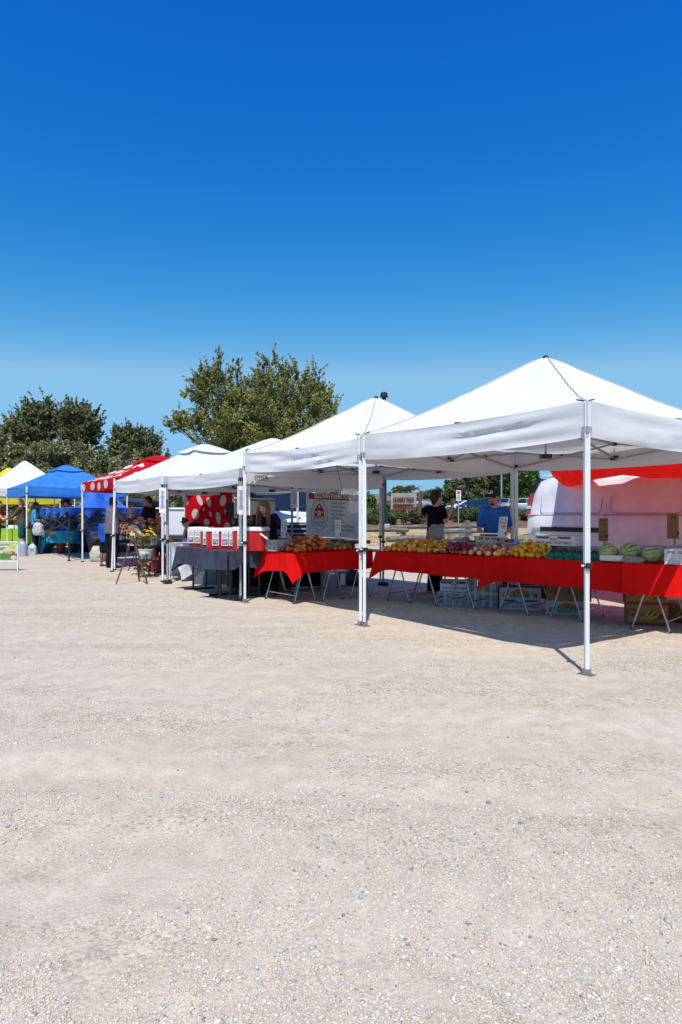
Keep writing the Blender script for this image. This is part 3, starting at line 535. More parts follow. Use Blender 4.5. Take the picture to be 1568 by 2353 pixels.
# ---------------------------------------------------------------- tables
class Fr:
    def __init__(s, o, a): s.o = Vector((*o, 0)); s.a = a; s.x = Vector((math.cos(a), math.sin(a), 0)); s.y = Vector((-math.sin(a), math.cos(a), 0))
    def w(s, x, y, z=0): return s.o + s.x * x + s.y * y + Vector((0, 0, z))
T1 = Fr((-.68, 9.95), R(39)); T2 = Fr((.56, 10.46), R(-42)); TA = T2
def drape(fr, x0, x1, y0, y1, z, drop, m, name, label, cat='tablecloth', corners=(), wave=.02, seed=0, back=True, group=None, ripple=5, slope=0, edge=None):
    """cloth lying over a table, skirt all round, longer points at free corners"""
    b = MB(); wd, dp = x1 - x0, y1 - y0; per = 2 * (wd + dp); NS = 180
    def rim(u):
        s = u * per
        if s < wd: return Vector((x0 + s, y0, 0)), Vector((0, -1, 0)), min(s, wd - s), 0 if s < wd / 2 else 1, 0
        s -= wd
        if s < dp: return Vector((x1, y0 + s, 0)), Vector((1, 0, 0)), min(s, dp - s), 1 if s < dp / 2 else 2, 1
        s -= dp
        if s < wd: return Vector((x1 - s, y1, 0)), Vector((0, 1, 0)), min(s, wd - s), 2 if s < wd / 2 else 3, 2
        s -= wd; return Vector((x0, y1 - s, 0)), Vector((-1, 0, 0)), min(s, dp - s), 3 if s < dp / 2 else 0, 3
    def f(u, v):
        p, n, dc, ck, side = rim(min(u, .99999)); dr = drop + slope * (p.x - x0)
        k = math.exp(-(dc / .09) ** 1.3) if ck in corners else 0
        dr += k * .15 + .022 * nz(p.x * 2, p.y * 2, seed + 5)
        if edge: dr += edge(p.x, side)
        fold = wave * (nz(u * ripple * 9, 0, seed) * 1.2 + math.sin(u * per * 9 + seed) * .35 + .6 * nz(u * 70, 1, seed)) * v + k * .06 * v
        cdir = Vector((1 if ck in (1, 2) else -1, 1 if ck in (2, 3) else -1, 0)) * .707
        d = n.lerp(cdir, min(1, k * 1.2)); q = p + d * (.012 + .012 * v + fold + .03 * v * k)
        zz = z - dr * v if v > .04 else z - .002
        return fr.w(q.x, q.y, zz + .004) - fr.o
    b.grid(f, NS, 12, m)
    b.grid(lambda u, v: fr.w(x0 - .012 + (wd + .024) * u, y0 - .012 + (dp + .024) * v, z + .003 + .0012 * nz(u * 20, v * 9, seed)) - fr.o, 24, 10, m)
    o = b.build(name, None, fr.o, smooth=60); return tag(o, label, cat, group)
def horse_mb(spread, depth, h, m=STEEL):
    t = None; b = MB(); r = .0115
    for sx in (-1, 1):
        for y in (0, depth): b.tube((sx * spread, y, 0), (-sx * spread * .12, y + (.02 if sx > 0 else 0), h), r, m)
        b.tube((sx * spread * .86, 0, h * .13), (sx * spread * .86, depth, h * .13), r * .9, m); b.tube((-sx * spread * .1, 0, h - .01), (-sx * spread * .1, depth, h - .01), r, m)
        b.tube((sx * spread * .45, -.004, h * .5), (sx * spread * .45, .004, h * .52), r * 1.3, DARKS)
    return b
def table(fr, x0, x1, y0, y1, z, label, horses=(), group=None, legm=STEEL, spread=.2):
    o = fr.w(x0, y0); t = thing('folding_table', label, 'table', o, fr.a, group); b = MB(); b.box(((x1 - x0) / 2, (y1 - y0) / 2, z - .022), (x1 - x0, y1 - y0, .04), mat('table_top', (.5, .5, .48), .6)); b.build('tabletop', t)
    for hx_ in horses: 
        for s in (-1, 1):
            b = MB(); r = .0115; e = hx_ - x0
            for y in (.04, y1 - y0 - .06): b.tube((e + s * spread, y, 0), (e - s * spread * .12, y, z - .042), r, legm); b.ball((e + s * spread, y, .012), .016, RUB, 8, 5)
            b.tube((e + s * spread * .82, .04, z * .16), (e + s * spread * .82, y1 - y0 - .06, z * .16), r * .85, legm); b.tube((e - s * spread * .1, .04, z - .05), (e - s * spread * .1, y1 - y0 - .06, z - .05), r, legm)
            b.tube((e + s * .045, .03, z * .73), (e + s * .045, .05, z * .73), .018, DARKS)
            b.build('leg_frame', t)
    return t
ZT = .747
table(T1, 0, 1.7, 0, .86, ZT, 'folding table under the leftmost red cloth, piled with peaches and grapes', (.22, .75, 1.3))
drape(T1, -.02, 1.5, -.02, .9, ZT, .29, REDC, 'red_tablecloth', 'bright red tablecloth with a pointed hanging corner, left end of the fruit stall', corners=(0, 3), wave=.022, seed=1)
sp = dict(spread=.21)
table(T2, .03, 1.86, 0, .76, ZT, 'folding table under the middle red cloth, piled with yellow peaches and plums', (.37, .86, 1.47), **sp)
drape(T2, 0, 1.9, -.02, .78, ZT, .275, REDC, 'red_tablecloth', 'dark shaded red tablecloth below the yellow peaches and purple plums', corners=(0,), wave=.034, seed=2, slope=.02)
table(T2, 1.92, 3.74, 0, .76, ZT, 'folding table under the red cloth below the nectarines and fruit baskets', (2.27, 2.98), **sp)
drape(T2, 1.9, 3.78, -.028, .786, ZT + .005, .31, REDC, 'red_tablecloth', 'red tablecloth with a hanging flap, below the nectarines, yellow plums and green baskets', corners=(0,), wave=.034, seed=3, slope=.02)
table(T2, 3.8, 5.9, -.1, .66, ZT, 'folding table under the sunlit red cloth at the right edge, with crates and melons', (4.02, 5.3), **sp)
drape(T2, 3.72, 5.95, -.12, .68, ZT + .012, .345, REDC, 'red_tablecloth', 'sunlit red tablecloth at the right edge of the picture below the white crate', wave=.03, seed=4, slope=.01)
# charcoal cloths under the coolers
uh = math.atan2(-.809, .588); GA = Fr((-2.81, 11.85), uh); GB = Fr((-1.68, 10.15), R(48))
def tleg(fr, x0, x1, y0, y1, z, label):
    t = thing('folding_table', label, 'table', fr.w(x0, y0), fr.a); b = MB(); L, D = x1 - x0, y1 - y0; b.box((L / 2, D / 2, z - .022), (L, D, .04), mat('table_top')); b.build('tabletop', t)
    for x in (.18, L - .18):
        b = MB()
        for y in (D * .3, D * .7): b.tube((x, y, .03), (x, y, z - .04), .019, DARKS)
        b.tube((x, .02, .02), (x, D - .02, .02), .02, DARKS); b.build('leg_frame', t)
tleg(GA, 0, 1.35, 0, .6, ZT, 'black legged folding table under the far charcoal cloth'); tleg(GB, 0, .95, 0, .6, ZT, 'black legged folding table under the near charcoal cloth with coolers')
drape(GA, -.05, 1.42, -.02, .62, ZT, .29, GREYC, 'charcoal_tablecloth', 'far charcoal tablecloth with a pointed corner beside the white stretch table cover', corners=(0, 3), wave=.03, seed=6, ripple=7)
drape(GB, -.02, .98, -.02, .64, ZT + .008, .27, GREYC, 'charcoal_tablecloth', 'near charcoal tablecloth with a scalloped hem in front of the red coolers', corners=(3,), wave=.035, seed=7, ripple=8, edge=lambda x, s: (-.08 * math.exp(-((x - .25) / .1) ** 2) if s == 0 else 0))
# white stretch cover
W1 = Fr((-3.1, 13.15), uh)
def spandex():
    Fw = Fr((-3.42, 13.65), uh); L, D, z = .62, 1.5, .74; b = MB(); per = 2 * (L + D)
    def f(u, v):
        s = min(u, .9999) * per; segs = [(L, (0, 0), (1, 0)), (D, (L, 0), (0, 1)), (L, (L, D), (-1, 0)), (D, (0, D), (0, -1))]
        for ln, o, d in segs:
            if s < ln: break
            s -= ln
        k = s / ln; arch = math.sin(math.pi * k) ** .8; x, y = o[0] + d[0] * s, o[1] + d[1] * s; nx_, ny = d[1], -d[0]
        zb = .03 + .24 * arch; zz = z - (z - zb) * v; inn = -.09 * arch * math.sin(math.pi * v * .9) + .02; return Fw.w(x + nx_ * inn, y + ny * inn, zz) - Fw.o
    b.grid(f, 96, 16, SPAN); b.grid(lambda u, v: Fw.w(L * u, D * v, z) - Fw.o, 4, 6, SPAN)
    o = b.build('stretch_table_cover', None, Fw.o, smooth=50); tag(o, 'white stretch cover with arched hems pulled over a table beside the charcoal cloth', 'table cover')
    t = thing('flower_table', 'table hidden inside the white stretch cover', 'table', Fw.o, uh); b = MB(); b.box((L / 2, D / 2, z - .03), (L - .06, D - .06, .04), mat('table_top')); b.build('tabletop', t)
    for x, y in ((.05, .05), (L - .05, .05), (.05, D - .05), (L - .05, D - .05)): b = MB(); b.tube((x, y, 0), (x, y, z - .05), .014, GPOLE); b.build('leg', t)
    b = MB(); b.box((0, 0, .37), (.7, 1.2, .72), mat('lilac_cloth', (.45, .35, .5), .9), uh, taper=1); 
spandex()
P_ = Fr((-3.35, 14.6), uh)
table(P_, 0, 1.1, 0, .7, .78, 'table behind the white stretch cover under a pale lilac cloth', (.3, .8), legm=DARKS)
drape(P_, -.03, 1.15, -.02, .72, .78, .35, mat('lilac_cloth', (.42, .33, .42), .9), 'lilac_tablecloth', 'pale lilac tablecloth behind the white stretch cover', wave=.02, seed=8)
# ---------------------------------------------------------------- vehicles
def loft(stations, m, seg_caps=True):
    """stations: list of (x, [(halfwidth, z) ...bottom to top centre]); mirrored"""
    b = MB(); v = []; n = None
    for x, pr in stations:
        ring = [(x, -a, z) for a, z in pr] + [(x, a, z) for a, z in reversed(pr)]; n = len(ring); v += ring
    f = []
    for i in range(len(stations) - 1):
        for j in range(n): a = i * n + j; c = i * n + (j + 1) % n; f.append((a, c, c + n, a + n))
    f += [tuple(range(n - 1, -1, -1)), tuple(range((len(stations) - 1) * n, len(stations) * n))]
    b.add(v, f, m); return b
def wheel(t, x, y, r, wd=.2, rim=CHROME, label=None):
    s = 1 if y > 0 else -1
    b = MB(); seg = 24; pr = [(r * .62, -wd / 2), (r * .95, -wd / 2), (r, -wd / 2 + .03), (r, wd / 2 - .03), (r * .95, wd / 2), (r * .62, wd / 2)]
    v = [(x + a * math.cos(6.2832 * j / seg), y + k, r + a * math.sin(6.2832 * j / seg)) for a, k in pr for j in range(seg)]
    f = [(i * seg + j, i * seg + (j + 1) % seg, (i + 1) % 6 * seg + (j + 1) % seg, (i + 1) % 6 * seg + j) for i in range(6) for j in range(seg)]
    b.add(v, f, RUB); w_ = b.build('wheel', t, smooth=40)
    b = MB(); b.tube((x, y + s * wd * .3, r), (x, y - s * wd * .3, r), r * .63, DARKS, seg=24)
    for k in range(5): a = k * 1.2566; b.tube((x, y + s * wd * .42, r), (x + math.cos(a) * r * .6, y + s * wd * .4, r + math.sin(a) * r * .6), .035, rim, seg=5)
    b.lathe([(r * .6, -.01), (r * .64, -.01), (r * .64, .01), (r * .6, .01)], rim, seg=24) if False else None
    v = []; 
    for rr in (r * .56, r * .64):
        for j in range(24): v.append((x + rr * math.cos(6.2832 * j / 24), y + s * wd * .45, r + rr * math.sin(6.2832 * j / 24)))
    b.add(v, [(j, (j + 1) % 24, 24 + (j + 1) % 24, 24 + j) for j in range(24)], rim); b.build('rim', w_)
def car(name, label, loc, rz, paint, kind='sedan', group=None, cat='car', plate=True):
    t = thing(name, label, cat, loc, rz, group)   # front of the car points to +x
    if kind == 'sedan': L, W, H, belt, hood = 4.7, .9, 1.46, .92, .92; cab = [(-1.75, .98, 0), (-1.0, 1.38, .5), (-.3, 1.46, 1), (.35, 1.42, 1), (1.25, .98, 0)]; wb = 1.42; wr = .33; zb = .2
    elif kind == 'suv': L, W, H, belt, hood = 4.8, .95, 1.75, 1.08, 1.08; cab = [(-2.3, 1.1, 0), (-2.0, 1.66, .8), (-.6, 1.75, 1), (.3, 1.72, 1), (1.1, 1.1, 0)]; wb = 1.42; wr = .37; zb = .25
    else: L, W, H, belt, hood = 5.7, .98, 1.85, 1.18, 1.15; cab = [(-.75, 1.18, 0), (-.6, 1.78, .9), (.1, 1.85, 1), (.6, 1.82, 1), (1.25, 1.18, 0)]; wb = 1.75; wr = .4; zb = .35
    h = L / 2; xs = [-h, -h + .12, -h + .5, -1.2, 0, 1.2, h - .7, h - .2, h]
    def body(x):
        e = abs(x) / h; k = 1 - .14 * max(0, (e - .75) / .25) ** 2; top = belt if x < 1.1 else belt - (.16 if kind == 'sedan' else .06) * ((x - 1.1) / (h - 1.1)) ** 1.5
        if x < -1.6 and kind == 'sedan': top = belt + .05
        if e > .97: top -= .1
        z0 = zb + (.08 if e > .95 else 0)
        return [(W * k * .9, z0), (W * k * .99, z0 + .18), (W * k, z0 + .38), (W * k * .985, top - .1), (W * k * .93, top - .015), (W * k * .5, top + .02), (0, top + .03)]
    loft([(x, body(x)) for x in xs], paint).build('body', t, smooth=40)
    st = []; gl = []
    def cw(x, z): f = (z - belt) / (H - belt); return W * (.93 - .17 * f)
    for i, (x, z, f) in enumerate(cab):
        st.append((x, [(cw(x, belt) , belt - .03), (cw(x, (belt + z) / 2), (belt + z) / 2), (cw(x, z), z - .05 if z > belt + .2 else z - .01), (cw(x, z) * .85, z - .005), (cw(x, z) * .4, z + .015), (0, z + .02)]))
    loft(st, paint).build('roof', t, smooth=40)
    # side windows, windscreen, rear screen as their own glass
    for s in (-1, 1):
        pts = [(x, z) for x, z, f in cab]; lo = belt + .03
        def zt(x):
            for (a, za), (c_, zc) in zip(pts, pts[1:]):
                if a <= x <= c_: return za + (zc - za) * (x - a) / (c_ - a) - .1
            return lo
        xs_ = [cab[0][0] + .25 + (cab[-1][0] - cab[0][0] - .55) * i / 16 for i in range(17)]; mid = (cab[0][0] + cab[-1][0]) / 2 + .05
        for lo_x, hi_x in ((xs_[0], mid - .04), (mid + .04, xs_[-1])):
            b = MB(); q = [x for x in xs_ if lo_x < x < hi_x]; q = [lo_x] + q + [hi_x]; v = []
            for x in q:
                z1 = max(lo + .005, zt(x)); v += [(x, s * (cw(x, lo) + .012), lo), (x, s * (cw(x, z1) + .014), z1)]
            b.add(v, [(2 * i, 2 * i + 2, 2 * i + 3, 2 * i + 1) for i in range(len(q) - 1)], GLASS); b.build('side_window', t)
    for a, c_, nm in ((cab[-1], cab[-2], 'windscreen'), (cab[0], cab[1], 'rear_window')):
        sg = 1 if nm == 'windscreen' else -1; P = []
        for f in (.12, .9): x = a[0] + (c_[0] - a[0]) * f; z = a[1] + (c_[1] - a[1]) * f; P.append((x + sg * .02, z + .025, cw(x, z) * .84))
        b = MB(); (x0, z0, w0), (x1, z1, w1) = P; b.add([(x0, -w0, z0), (x0, w0, z0), (x1, w1, z1), (x1, -w1, z1)], [(0, 1, 2, 3)], GLASS); b.build(nm, t)
    for sx in (-wb, wb):
        for sy in (-1, 1):
            wheel(t, sx, sy * (W - .1), wr); b = MB(); seg = 20; v = []
            for rr in (0, wr + .06):
                for j in range(seg): v.append((sx + rr * math.cos(6.2832 * j / seg), sy * (W + .004), wr + rr * math.sin(6.2832 * j / seg)))
            b.add(v, [(j, (j + 1) % seg, seg + (j + 1) % seg, seg + j) for j in range(seg) if math.sin(6.2832 * j / seg) > -.2], BLACK); b.build('wheel_arch', t)
    for sy in (-1, 1):
        b = MB(); b.box((h - .16, sy * W * .68, belt - .28), (.3, .42, .13), LAMPW, taper=.85); b.build('headlight', t)
        b = MB(); b.box((-h + .12, sy * W * .72, belt - .15), (.26, .3, .16), LAMPR, taper=.9); b.build('tail_light', t)
        b = MB(); b.box((.75, sy * (W + .08), belt + .08), (.12, .2, .12), paint, taper=.8); b.build('mirror', t)
    b = MB(); b.box((h - .01, 0, belt - .32), (.06, W * .95, .16), BLACK); b.box((h + .0, 0, zb + .18), (.05, W * 1.4, .12), BLACK); b.build('grille', t)
    if plate: b = MB(); b.box((h + .03, 0, zb + .3), (.02, .32, .16), PAPER); b.build('number_plate', t)
    if kind == 'pickup': b = MB(); b.box((-1.85, 0, belt + .035), (1.9, W * 1.6, .02), BLACK); b.build('bed_cover', t)
    if kind == 'suv': b = MB(); [b.tube((-1.7, s * .66, 1.8), (.2, s * .66, 1.78), .02, BLACK) for s in (-1, 1)]; b.build('roof_rail', t)
    return t
PNT = lambda n, c, m=.3: mat(n, c, .3, m, coat=.6)
car('parked_pickup', 'silver grey pickup truck parked just right of the stone park sign', (xat(945, 78), 78, 1.36), R(2), PNT('silver_paint', (.28, .31, .36)), 'pickup')
car('parked_sedan', 'white sedan parked behind the head of the man in the black t-shirt', (xat(1068, 88), 88, 1.36), R(200), PNT('white_car', (.75, .76, .78), 0), 'sedan')
car('parked_sedan', 'dark navy sedan parked nose towards the market, left of the blue cap', (xat(1092, 80), 80, 1.36), R(215), PNT('navy_paint', (.02, .035, .09)), 'sedan')
car('parked_suv', 'grey sport utility car half hidden by the man in the blue cap', (xat(1122, 84), 84, 1.36), R(235), PNT('grey_paint', (.13, .14, .16)), 'suv')
car('parked_suv', 'light silver sport utility car right of the man in the blue cap', (xat(1163, 88), 88, 1.36), R(230), PNT('silver2_paint', (.33, .35, .38)), 'suv')
car('parked_hatchback', 'small pale car seen between the tent pole and the large van', (xat(1202, 86), 86, 1.36), R(160), PNT('pale_paint', (.5, .52, .55)), 'suv')
car('dark_pickup', 'dark grey pickup truck with a silver roof behind the two men holding mushrooms', (xat(318, 26), 26, 0), R(175), PNT('charcoal_paint', (.05, .055, .065)), 'pickup')
car('silver_sedan', 'silver car facing the market behind the folded blue canopy', (xat(236, 24.6), 24.6, 0), R(-60), PNT('silver3_paint', (.3, .31, .33)), 'sedan')

# large white cargo van, right
def cargo_van():
    a = math.atan2(-.809, .588); t = thing('cargo_van', 'large white windowless cargo van with a black side trim, under the red tarp', 'van', (4.72, 15.05, 0), a)
    # local x runs along the side from the rear bumper (x=0) to the nose; near side is y=-1
    L = 5.7; prof = lambda k, top, w=1.0: [(w * .93, .42), (w * .99, .62), (w * 1.0, .95), (w * .995, 1.27), (w * .975, 1.3), (w * .94, 1.75), (w * .9, top - .16), (w * .84, top - .05), (w * .7, top), (w * .35, top + .03), (0, top + .04)]
    st = [(0, prof(0, 1.98, .94)), (.07, prof(0, 2.04, .975)), (.3, prof(0, 2.09)), (1.5, prof(0, 2.12)), (3.2, prof(0, 2.12)), (4.0, prof(0, 2.1))]
    nose = lambda top, w: [(w * .93, .42), (w * .99, .62), (w * 1.0, .8), (w * .995, .95), (w * .98, 1.0), (w * .95, top - .2), (w * .9, top - .12), (w * .84, top - .05), (w * .7, top), (w * .35, top + .02), (0, top + .03)]
    st += [(4.45, nose(1.9, 1)), (4.95, nose(1.3, .99)), (5.5, nose(1.16, .95)), (5.7, nose(.98, .88))]
    st = [(x, [(p[0], p[1]) for p in pr]) for x, pr in st]
    for i in (0, 1, 2): st[i] = (st[i][0], [(w_, z) for w_, z in st[i][1]])
    # raked tail: upper points pulled forward
    b = loft(st, VANW)
    for i, v in enumerate(b.v):
        if v[0] < .31 and v[2] > 1.25: b.v[i] = (v[0] + .22 * ((v[2] - 1.25) / .8) ** 1.6, v[1], v[2])
    b.build('body', t, smooth=35)
    Y = lambda z: -(1.0 if z < 1.27 else 1.0 - .06 * (z - 1.27) / .48 - (.04 if z > 1.75 else 0) * (z - 1.75) / .2)
    seam = mat('seam_dark', (.1, .1, .11), .7); soft = mat('seam_soft', (.36, .37, .4), .5)
    def rr(x0, x1, z0, z1, r, m, wd=.012):
        b = MB(); pts = []
        for cx, cz, a0 in ((x1 - r, z1 - r, 0), (x0 + r, z1 - r, 90), (x0 + r, z0 + r, 180), (x1 - r, z0 + r, 270)):
            for k in range(5): an = R(a0 + k * 22.5); pts.append((cx + r * math.cos(an), cz + r * math.sin(an)))
        pts.append(pts[0]); P = [Vector((x, Y(z) - .001, z)) for x, z in pts]; b.path(P, wd * .42, m, 5); return b
    for x0, x1 in ((.38, 1.78), (1.98, 3.35), (3.55, 4.15)): rr(x0, x1, 1.33, 1.93, .09, soft, .018).build('panel_pressing', t)
    b = MB(); b.box((1.88, -1.003, .95), (.006, .004, .7), seam); b.tube((1.88, Y(1.3) - .001, 1.3), (1.88, Y(2.0), 2.0), .004, seam); b.build('door_seam', t)
    b = MB(); b.tube((.06, -.985, 1.29), (4.1, -1.0, 1.29), .012, soft); b.build('crease', t)
    b = MB(); b.box((1.12, -1.006, 1.0), (1.46, .03, .09), BLACK); b.box((.28, -1.006, 1.0), (.22, .02, .05), soft); b.build('side_trim', t)
    b = MB(); b.tube((0.3, -.78, 2.1), (4.0, -.8, 2.14), .02, VANW); b.build('gutter', t)
    for s in (-1, 1):
        l = MB(); b = l; zz = [(1.28, 1.42, LAMPR), (1.42, 1.51, LAMPW), (1.51, 1.74, LAMPR)]
        for z0, z1, m in zz:
            o0, o1 = .22 * max(0, (z0 - 1.25) / .8) ** 1.6, .22 * ((z1 - 1.25) / .8) ** 1.6; y = s * .965
            b.add([(o0 - .02, s * .85, z0), (o0 + .12, s * .995, z0), (o1 + .1, s * .975, z1), (o1 - .02, s * .84, z1), (o0 - .03, s * .96, z0), (o1 - .03, s * .94, z1)], [(0, 4, 5, 3), (4, 1, 2, 5)], m)
        b.build('tail_lamp', t)
        b = MB(); pts = []
        for z in (1.76, 1.88, 1.98, 2.05): o = .22 * ((z - 1.25) / .8) ** 1.6; pts.append((o, z))
        v = [(o - .012, s * (.955 - .08 * (z - 1.75) / .3), z) for o, z in pts] + [(o + .09, s * (.985 - .12 * (z - 1.75) / .3) , z) for o, z in pts] + [(o - .02, s * .5, z) for o, z in pts]
        b.add(v, [(i, i + 1, i + 5, i + 4) for i in range(3)] + [(i, i + 8, i + 9, i + 1) for i in range(3)], BLACK); b.build('rear_pillar', t)
    b = MB(); v = [(.05, -.84, 1.45), (.05, .84, 1.45), (.2, .78, 1.96), (.2, -.78, 1.96)]; b.add([(x - .03, y, z) for x, y, z in v], [(0, 1, 2, 3)], GLASS); b.build('rear_window', t)
    b = MB(); b.box((-.06, 0, .5), (.16, 1.9, .2), DARKS); b.build('rear_bumper', t); b = MB(); b.box((5.72, 0, .5), (.16, 1.8, .2), DARKS); b.build('front_bumper', t)
    for x in (1.2, 4.75):
        for s in (-1, 1):
            wheel(t, x, s * .86, .37, .24, rim=STEEL); b = MB(); seg = 28; v = []
            for rr_ in (.0, .42):
                for j in range(seg): v.append((x + rr_ * math.cos(6.2832 * j / seg), s * 1.003, .36 + rr_ * math.sin(6.2832 * j / seg)))
            b.add(v, [(j, (j + 1) % seg, seg + (j + 1) % seg, seg + j) for j in range(seg) if math.sin(6.2832 * (j + .5) / seg) > -.05], BLACK); b.path([(x + .44 * math.cos(R(k)), s * 1.003, .36 + .44 * math.sin(R(k))) for k in range(0, 181, 15)], .014, VANW, 5); b.build('wheel_arch', t)
    b = MB(); b.box((3.75, -1.02, 1.12), (.16, .03, .05), BLACK); b.build('door_handle', t)
    b = MB(); b.add([(4.47, -.8, 1.88), (4.47, .8, 1.88), (4.93, .88, 1.33), (4.93, -.88, 1.33)], [(0, 1, 2, 3)], GLASS); b.build('windscreen', t)
cargo_van()
# white passenger van facing the market, behind the lettered canopy
def front_van():
    t = thing('passenger_van', 'white van parked nose forward behind the two saleswomen, dark grille and blue oval badge', 'van', (-1.38, 15.0, 0), R(4))
    # front at y=0, body runs back along +y
    def sec(y, top, w, z0=.4): return (y, [(w * .95, z0), (w, z0 + .25), (w, 1.0), (w * .98, min(1.12, top - .1)), (w * .88, top - .12), (w * .78, top - .03), (w * .4, top), (0, top + .02)])
    st = [sec(0, 1.14, .9), sec(.12, 1.2, .97), sec(.95, 1.3, 1.0), sec(1.05, 1.34, 1.0), sec(1.85, 1.98, 1.0), sec(2.3, 2.08, 1.0), sec(5.3, 2.1, 1.0), sec(5.5, 2.0, .97)]
    b = loft(st, VANW); b.v = [(y_, x_, z) for x_, y_, z in b.v]; b.f = [tuple(reversed(f)) for f in b.f]; b.build('body', t, smooth=40)
    b = MB(); b.add([(-.86, 1.1, 1.36), (.86, 1.1, 1.36), (.78, 1.82, 1.94), (-.78, 1.82, 1.94)], [(0, 1, 2, 3)], GLASS)
    for i in range(4): b.v[i] = (b.v[i][0], b.v[i][1] - .04, b.v[i][2] + .03)
    w_ = b.build('windscreen', t); b = MB(); b.tube((-.5, 1.02, 1.38), (-.1, 1.1, 1.5), .01, BLACK); b.tube((.2, 1.02, 1.38), (.6, 1.1, 1.5), .01, BLACK); b.build('wiper', w_)
    for s in (-1, 1):
        b = MB(); b.add([(s * 1.005, 1.45, 1.25), (s * 1.005, 2.5, 1.25), (s * .93, 2.5, 1.9), (s * .95, 1.85, 1.88)], [(0, 1, 2, 3)], GLASS); b.build('side_window', t)
        b = MB(); b.box((s * 1.16, 1.35, 1.4), (.2, .1, .34), BLACK); b.tube((s * .98, 1.4, 1.3), (s * 1.1, 1.36, 1.3), .02, BLACK); b.build('mirror', t)
        b = MB(); b.box((s * .78, -.01, .98), (.26, .05, .2), LAMPW); b.build('headlight', t)
        for y in (.85, 4.3):
            wb = MB(); wb.tube((s * .78, y, .37), (s * .99, y, .37), .37, RUB, seg=20); q = wb.build('wheel', t, smooth=40); wb = MB(); wb.tube((s * .9, y, .37), (s * 1.0, y, .37), .22, STEEL, seg=14); wb.build('rim', q)
    b = MB(); b.box((0, -.03, .97), (1.3, .06, .3), BLACK)
    for z in (.88, .98, 1.08): b.box((0, -.07, z), (1.28, .03, .035), GPOLE)
    b.build('grille', t)
    b = MB(); b.lathe([(.0, 0), (.115, 0), (.115, .02), (0, .02)], mat('badge_blue', (.02, .05, .25), .3), seg=24, cap=False); b.v = [(x, -.105 - z, .97 + y * .48) for x, y, z in b.v]; b.text('Ford', (0, -.13, .97), .05, CHROME, width=.13, shear=.4); b.build('badge', t)
    b = MB(); b.box((0, -.12, .55), (2.0, .2, .24), BLACK); b.tube((-.6, -.3, .8), (1.9, -.34, .78), .03, GPOLE); b.box((1.2, -.3, .7), (1.6, .08, .08), BLACK); b.build('front_bumper', t)
    b = MB(); b.box((0, 2.6, 2.14), (1.5, .9, .1), WHITE); b.build('roof_unit', t)
front_van()
# white box trailer, left centre
t = thing('box_trailer', 'plain white box trailer behind the sheet of prices, left of the spotted panel', 'trailer', (xat(402, 24), 24, 0), R(4)); b = MB(); b.rbox((0, .9, 1.0), (1.7, 2.6, 1.0), WHITE, .05); b.build('box', t)
b = MB(); b.box((-.3, -.42, 1.0), (.012, .01, .95), GPOLE); b.box((0, -.42, 1.44), (1.6, .02, .03), GPOLE); b.box((0, -.42, .56), (1.6, .02, .03), GPOLE); b.build('door_frame', t)
b = MB(); b.box((0, 0, .42), (1.5, 2.4, .1), DARKS); b.tube((-.6, -.2, .3), (-.75, -.2, .3), .29, RUB, seg=20); b.tube((.6, -.2, .3), (.75, -.2, .3), .29, RUB, seg=20); b.build('chassis', t, smooth=40)
# stone park sign
def parksign():
    Y = 68.; x0, x1 = xat(898, Y), xat(957, Y); z0, z1 = CH - (1178 - 1176) / F * Y - .9, CH + (1176 - 1133) / F * Y; W_ = x1 - x0; t = thing('park_sign', 'grey stone block wall with rust red lettered metal plate on the bank', 'sign', ((x0 + x1) / 2, Y, z0))
    b = MB(); H_ = z1 - z0; rs = random.Random(3); z = 0
    while z < H_ - .01:
        h = min(.22, H_ - z); x = -W_ / 2
        while x < W_ / 2 - .01: l = min(rs.uniform(.25, .7), W_ / 2 - x); b.box((x + l / 2, 0, z + h / 2), (l - .012, .5 + rs.uniform(0, .07), h - .012), mat('stone%d' % rs.randint(0, 2), [(.34, .35, .34), (.42, .42, .4), (.27, .28, .28)][rs.randint(0, 2)], .9, c2=(.36, .37, .36), scale=6, bump=.4)); x += l
        z += h
    b.box((0, 0, H_ / 2), (W_ - .05, .4, H_ - .05), mat('mortar', (.2, .2, .19), .95)); b.build('stone_wall', t)
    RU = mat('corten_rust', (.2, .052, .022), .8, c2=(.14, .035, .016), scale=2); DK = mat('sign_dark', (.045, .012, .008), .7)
    b = MB(); b.box((-.05, -.34, H_ * .36 - .05), (W_ * .8, .05, H_ * .56), RU); b.build('metal_plate', t)
    b = MB(); T = H_ * .62 + .33
    b.text('QUARRY PARK', (-.05, -.42, T + .14), .4, RU, width=W_ * .82, bold=True); b.text('QUARRY PARK', (.0, -.36, T + .11), .4, DK, width=W_ * .82, bold=True)  # second, darker heading set behind and lower: painted shading of the letters
    b.text('ADVENTURES', (-.05, -.38, T - .5), .27, DK, width=W_ * .68, bold=True); b.build('lettering', t)
parksign()
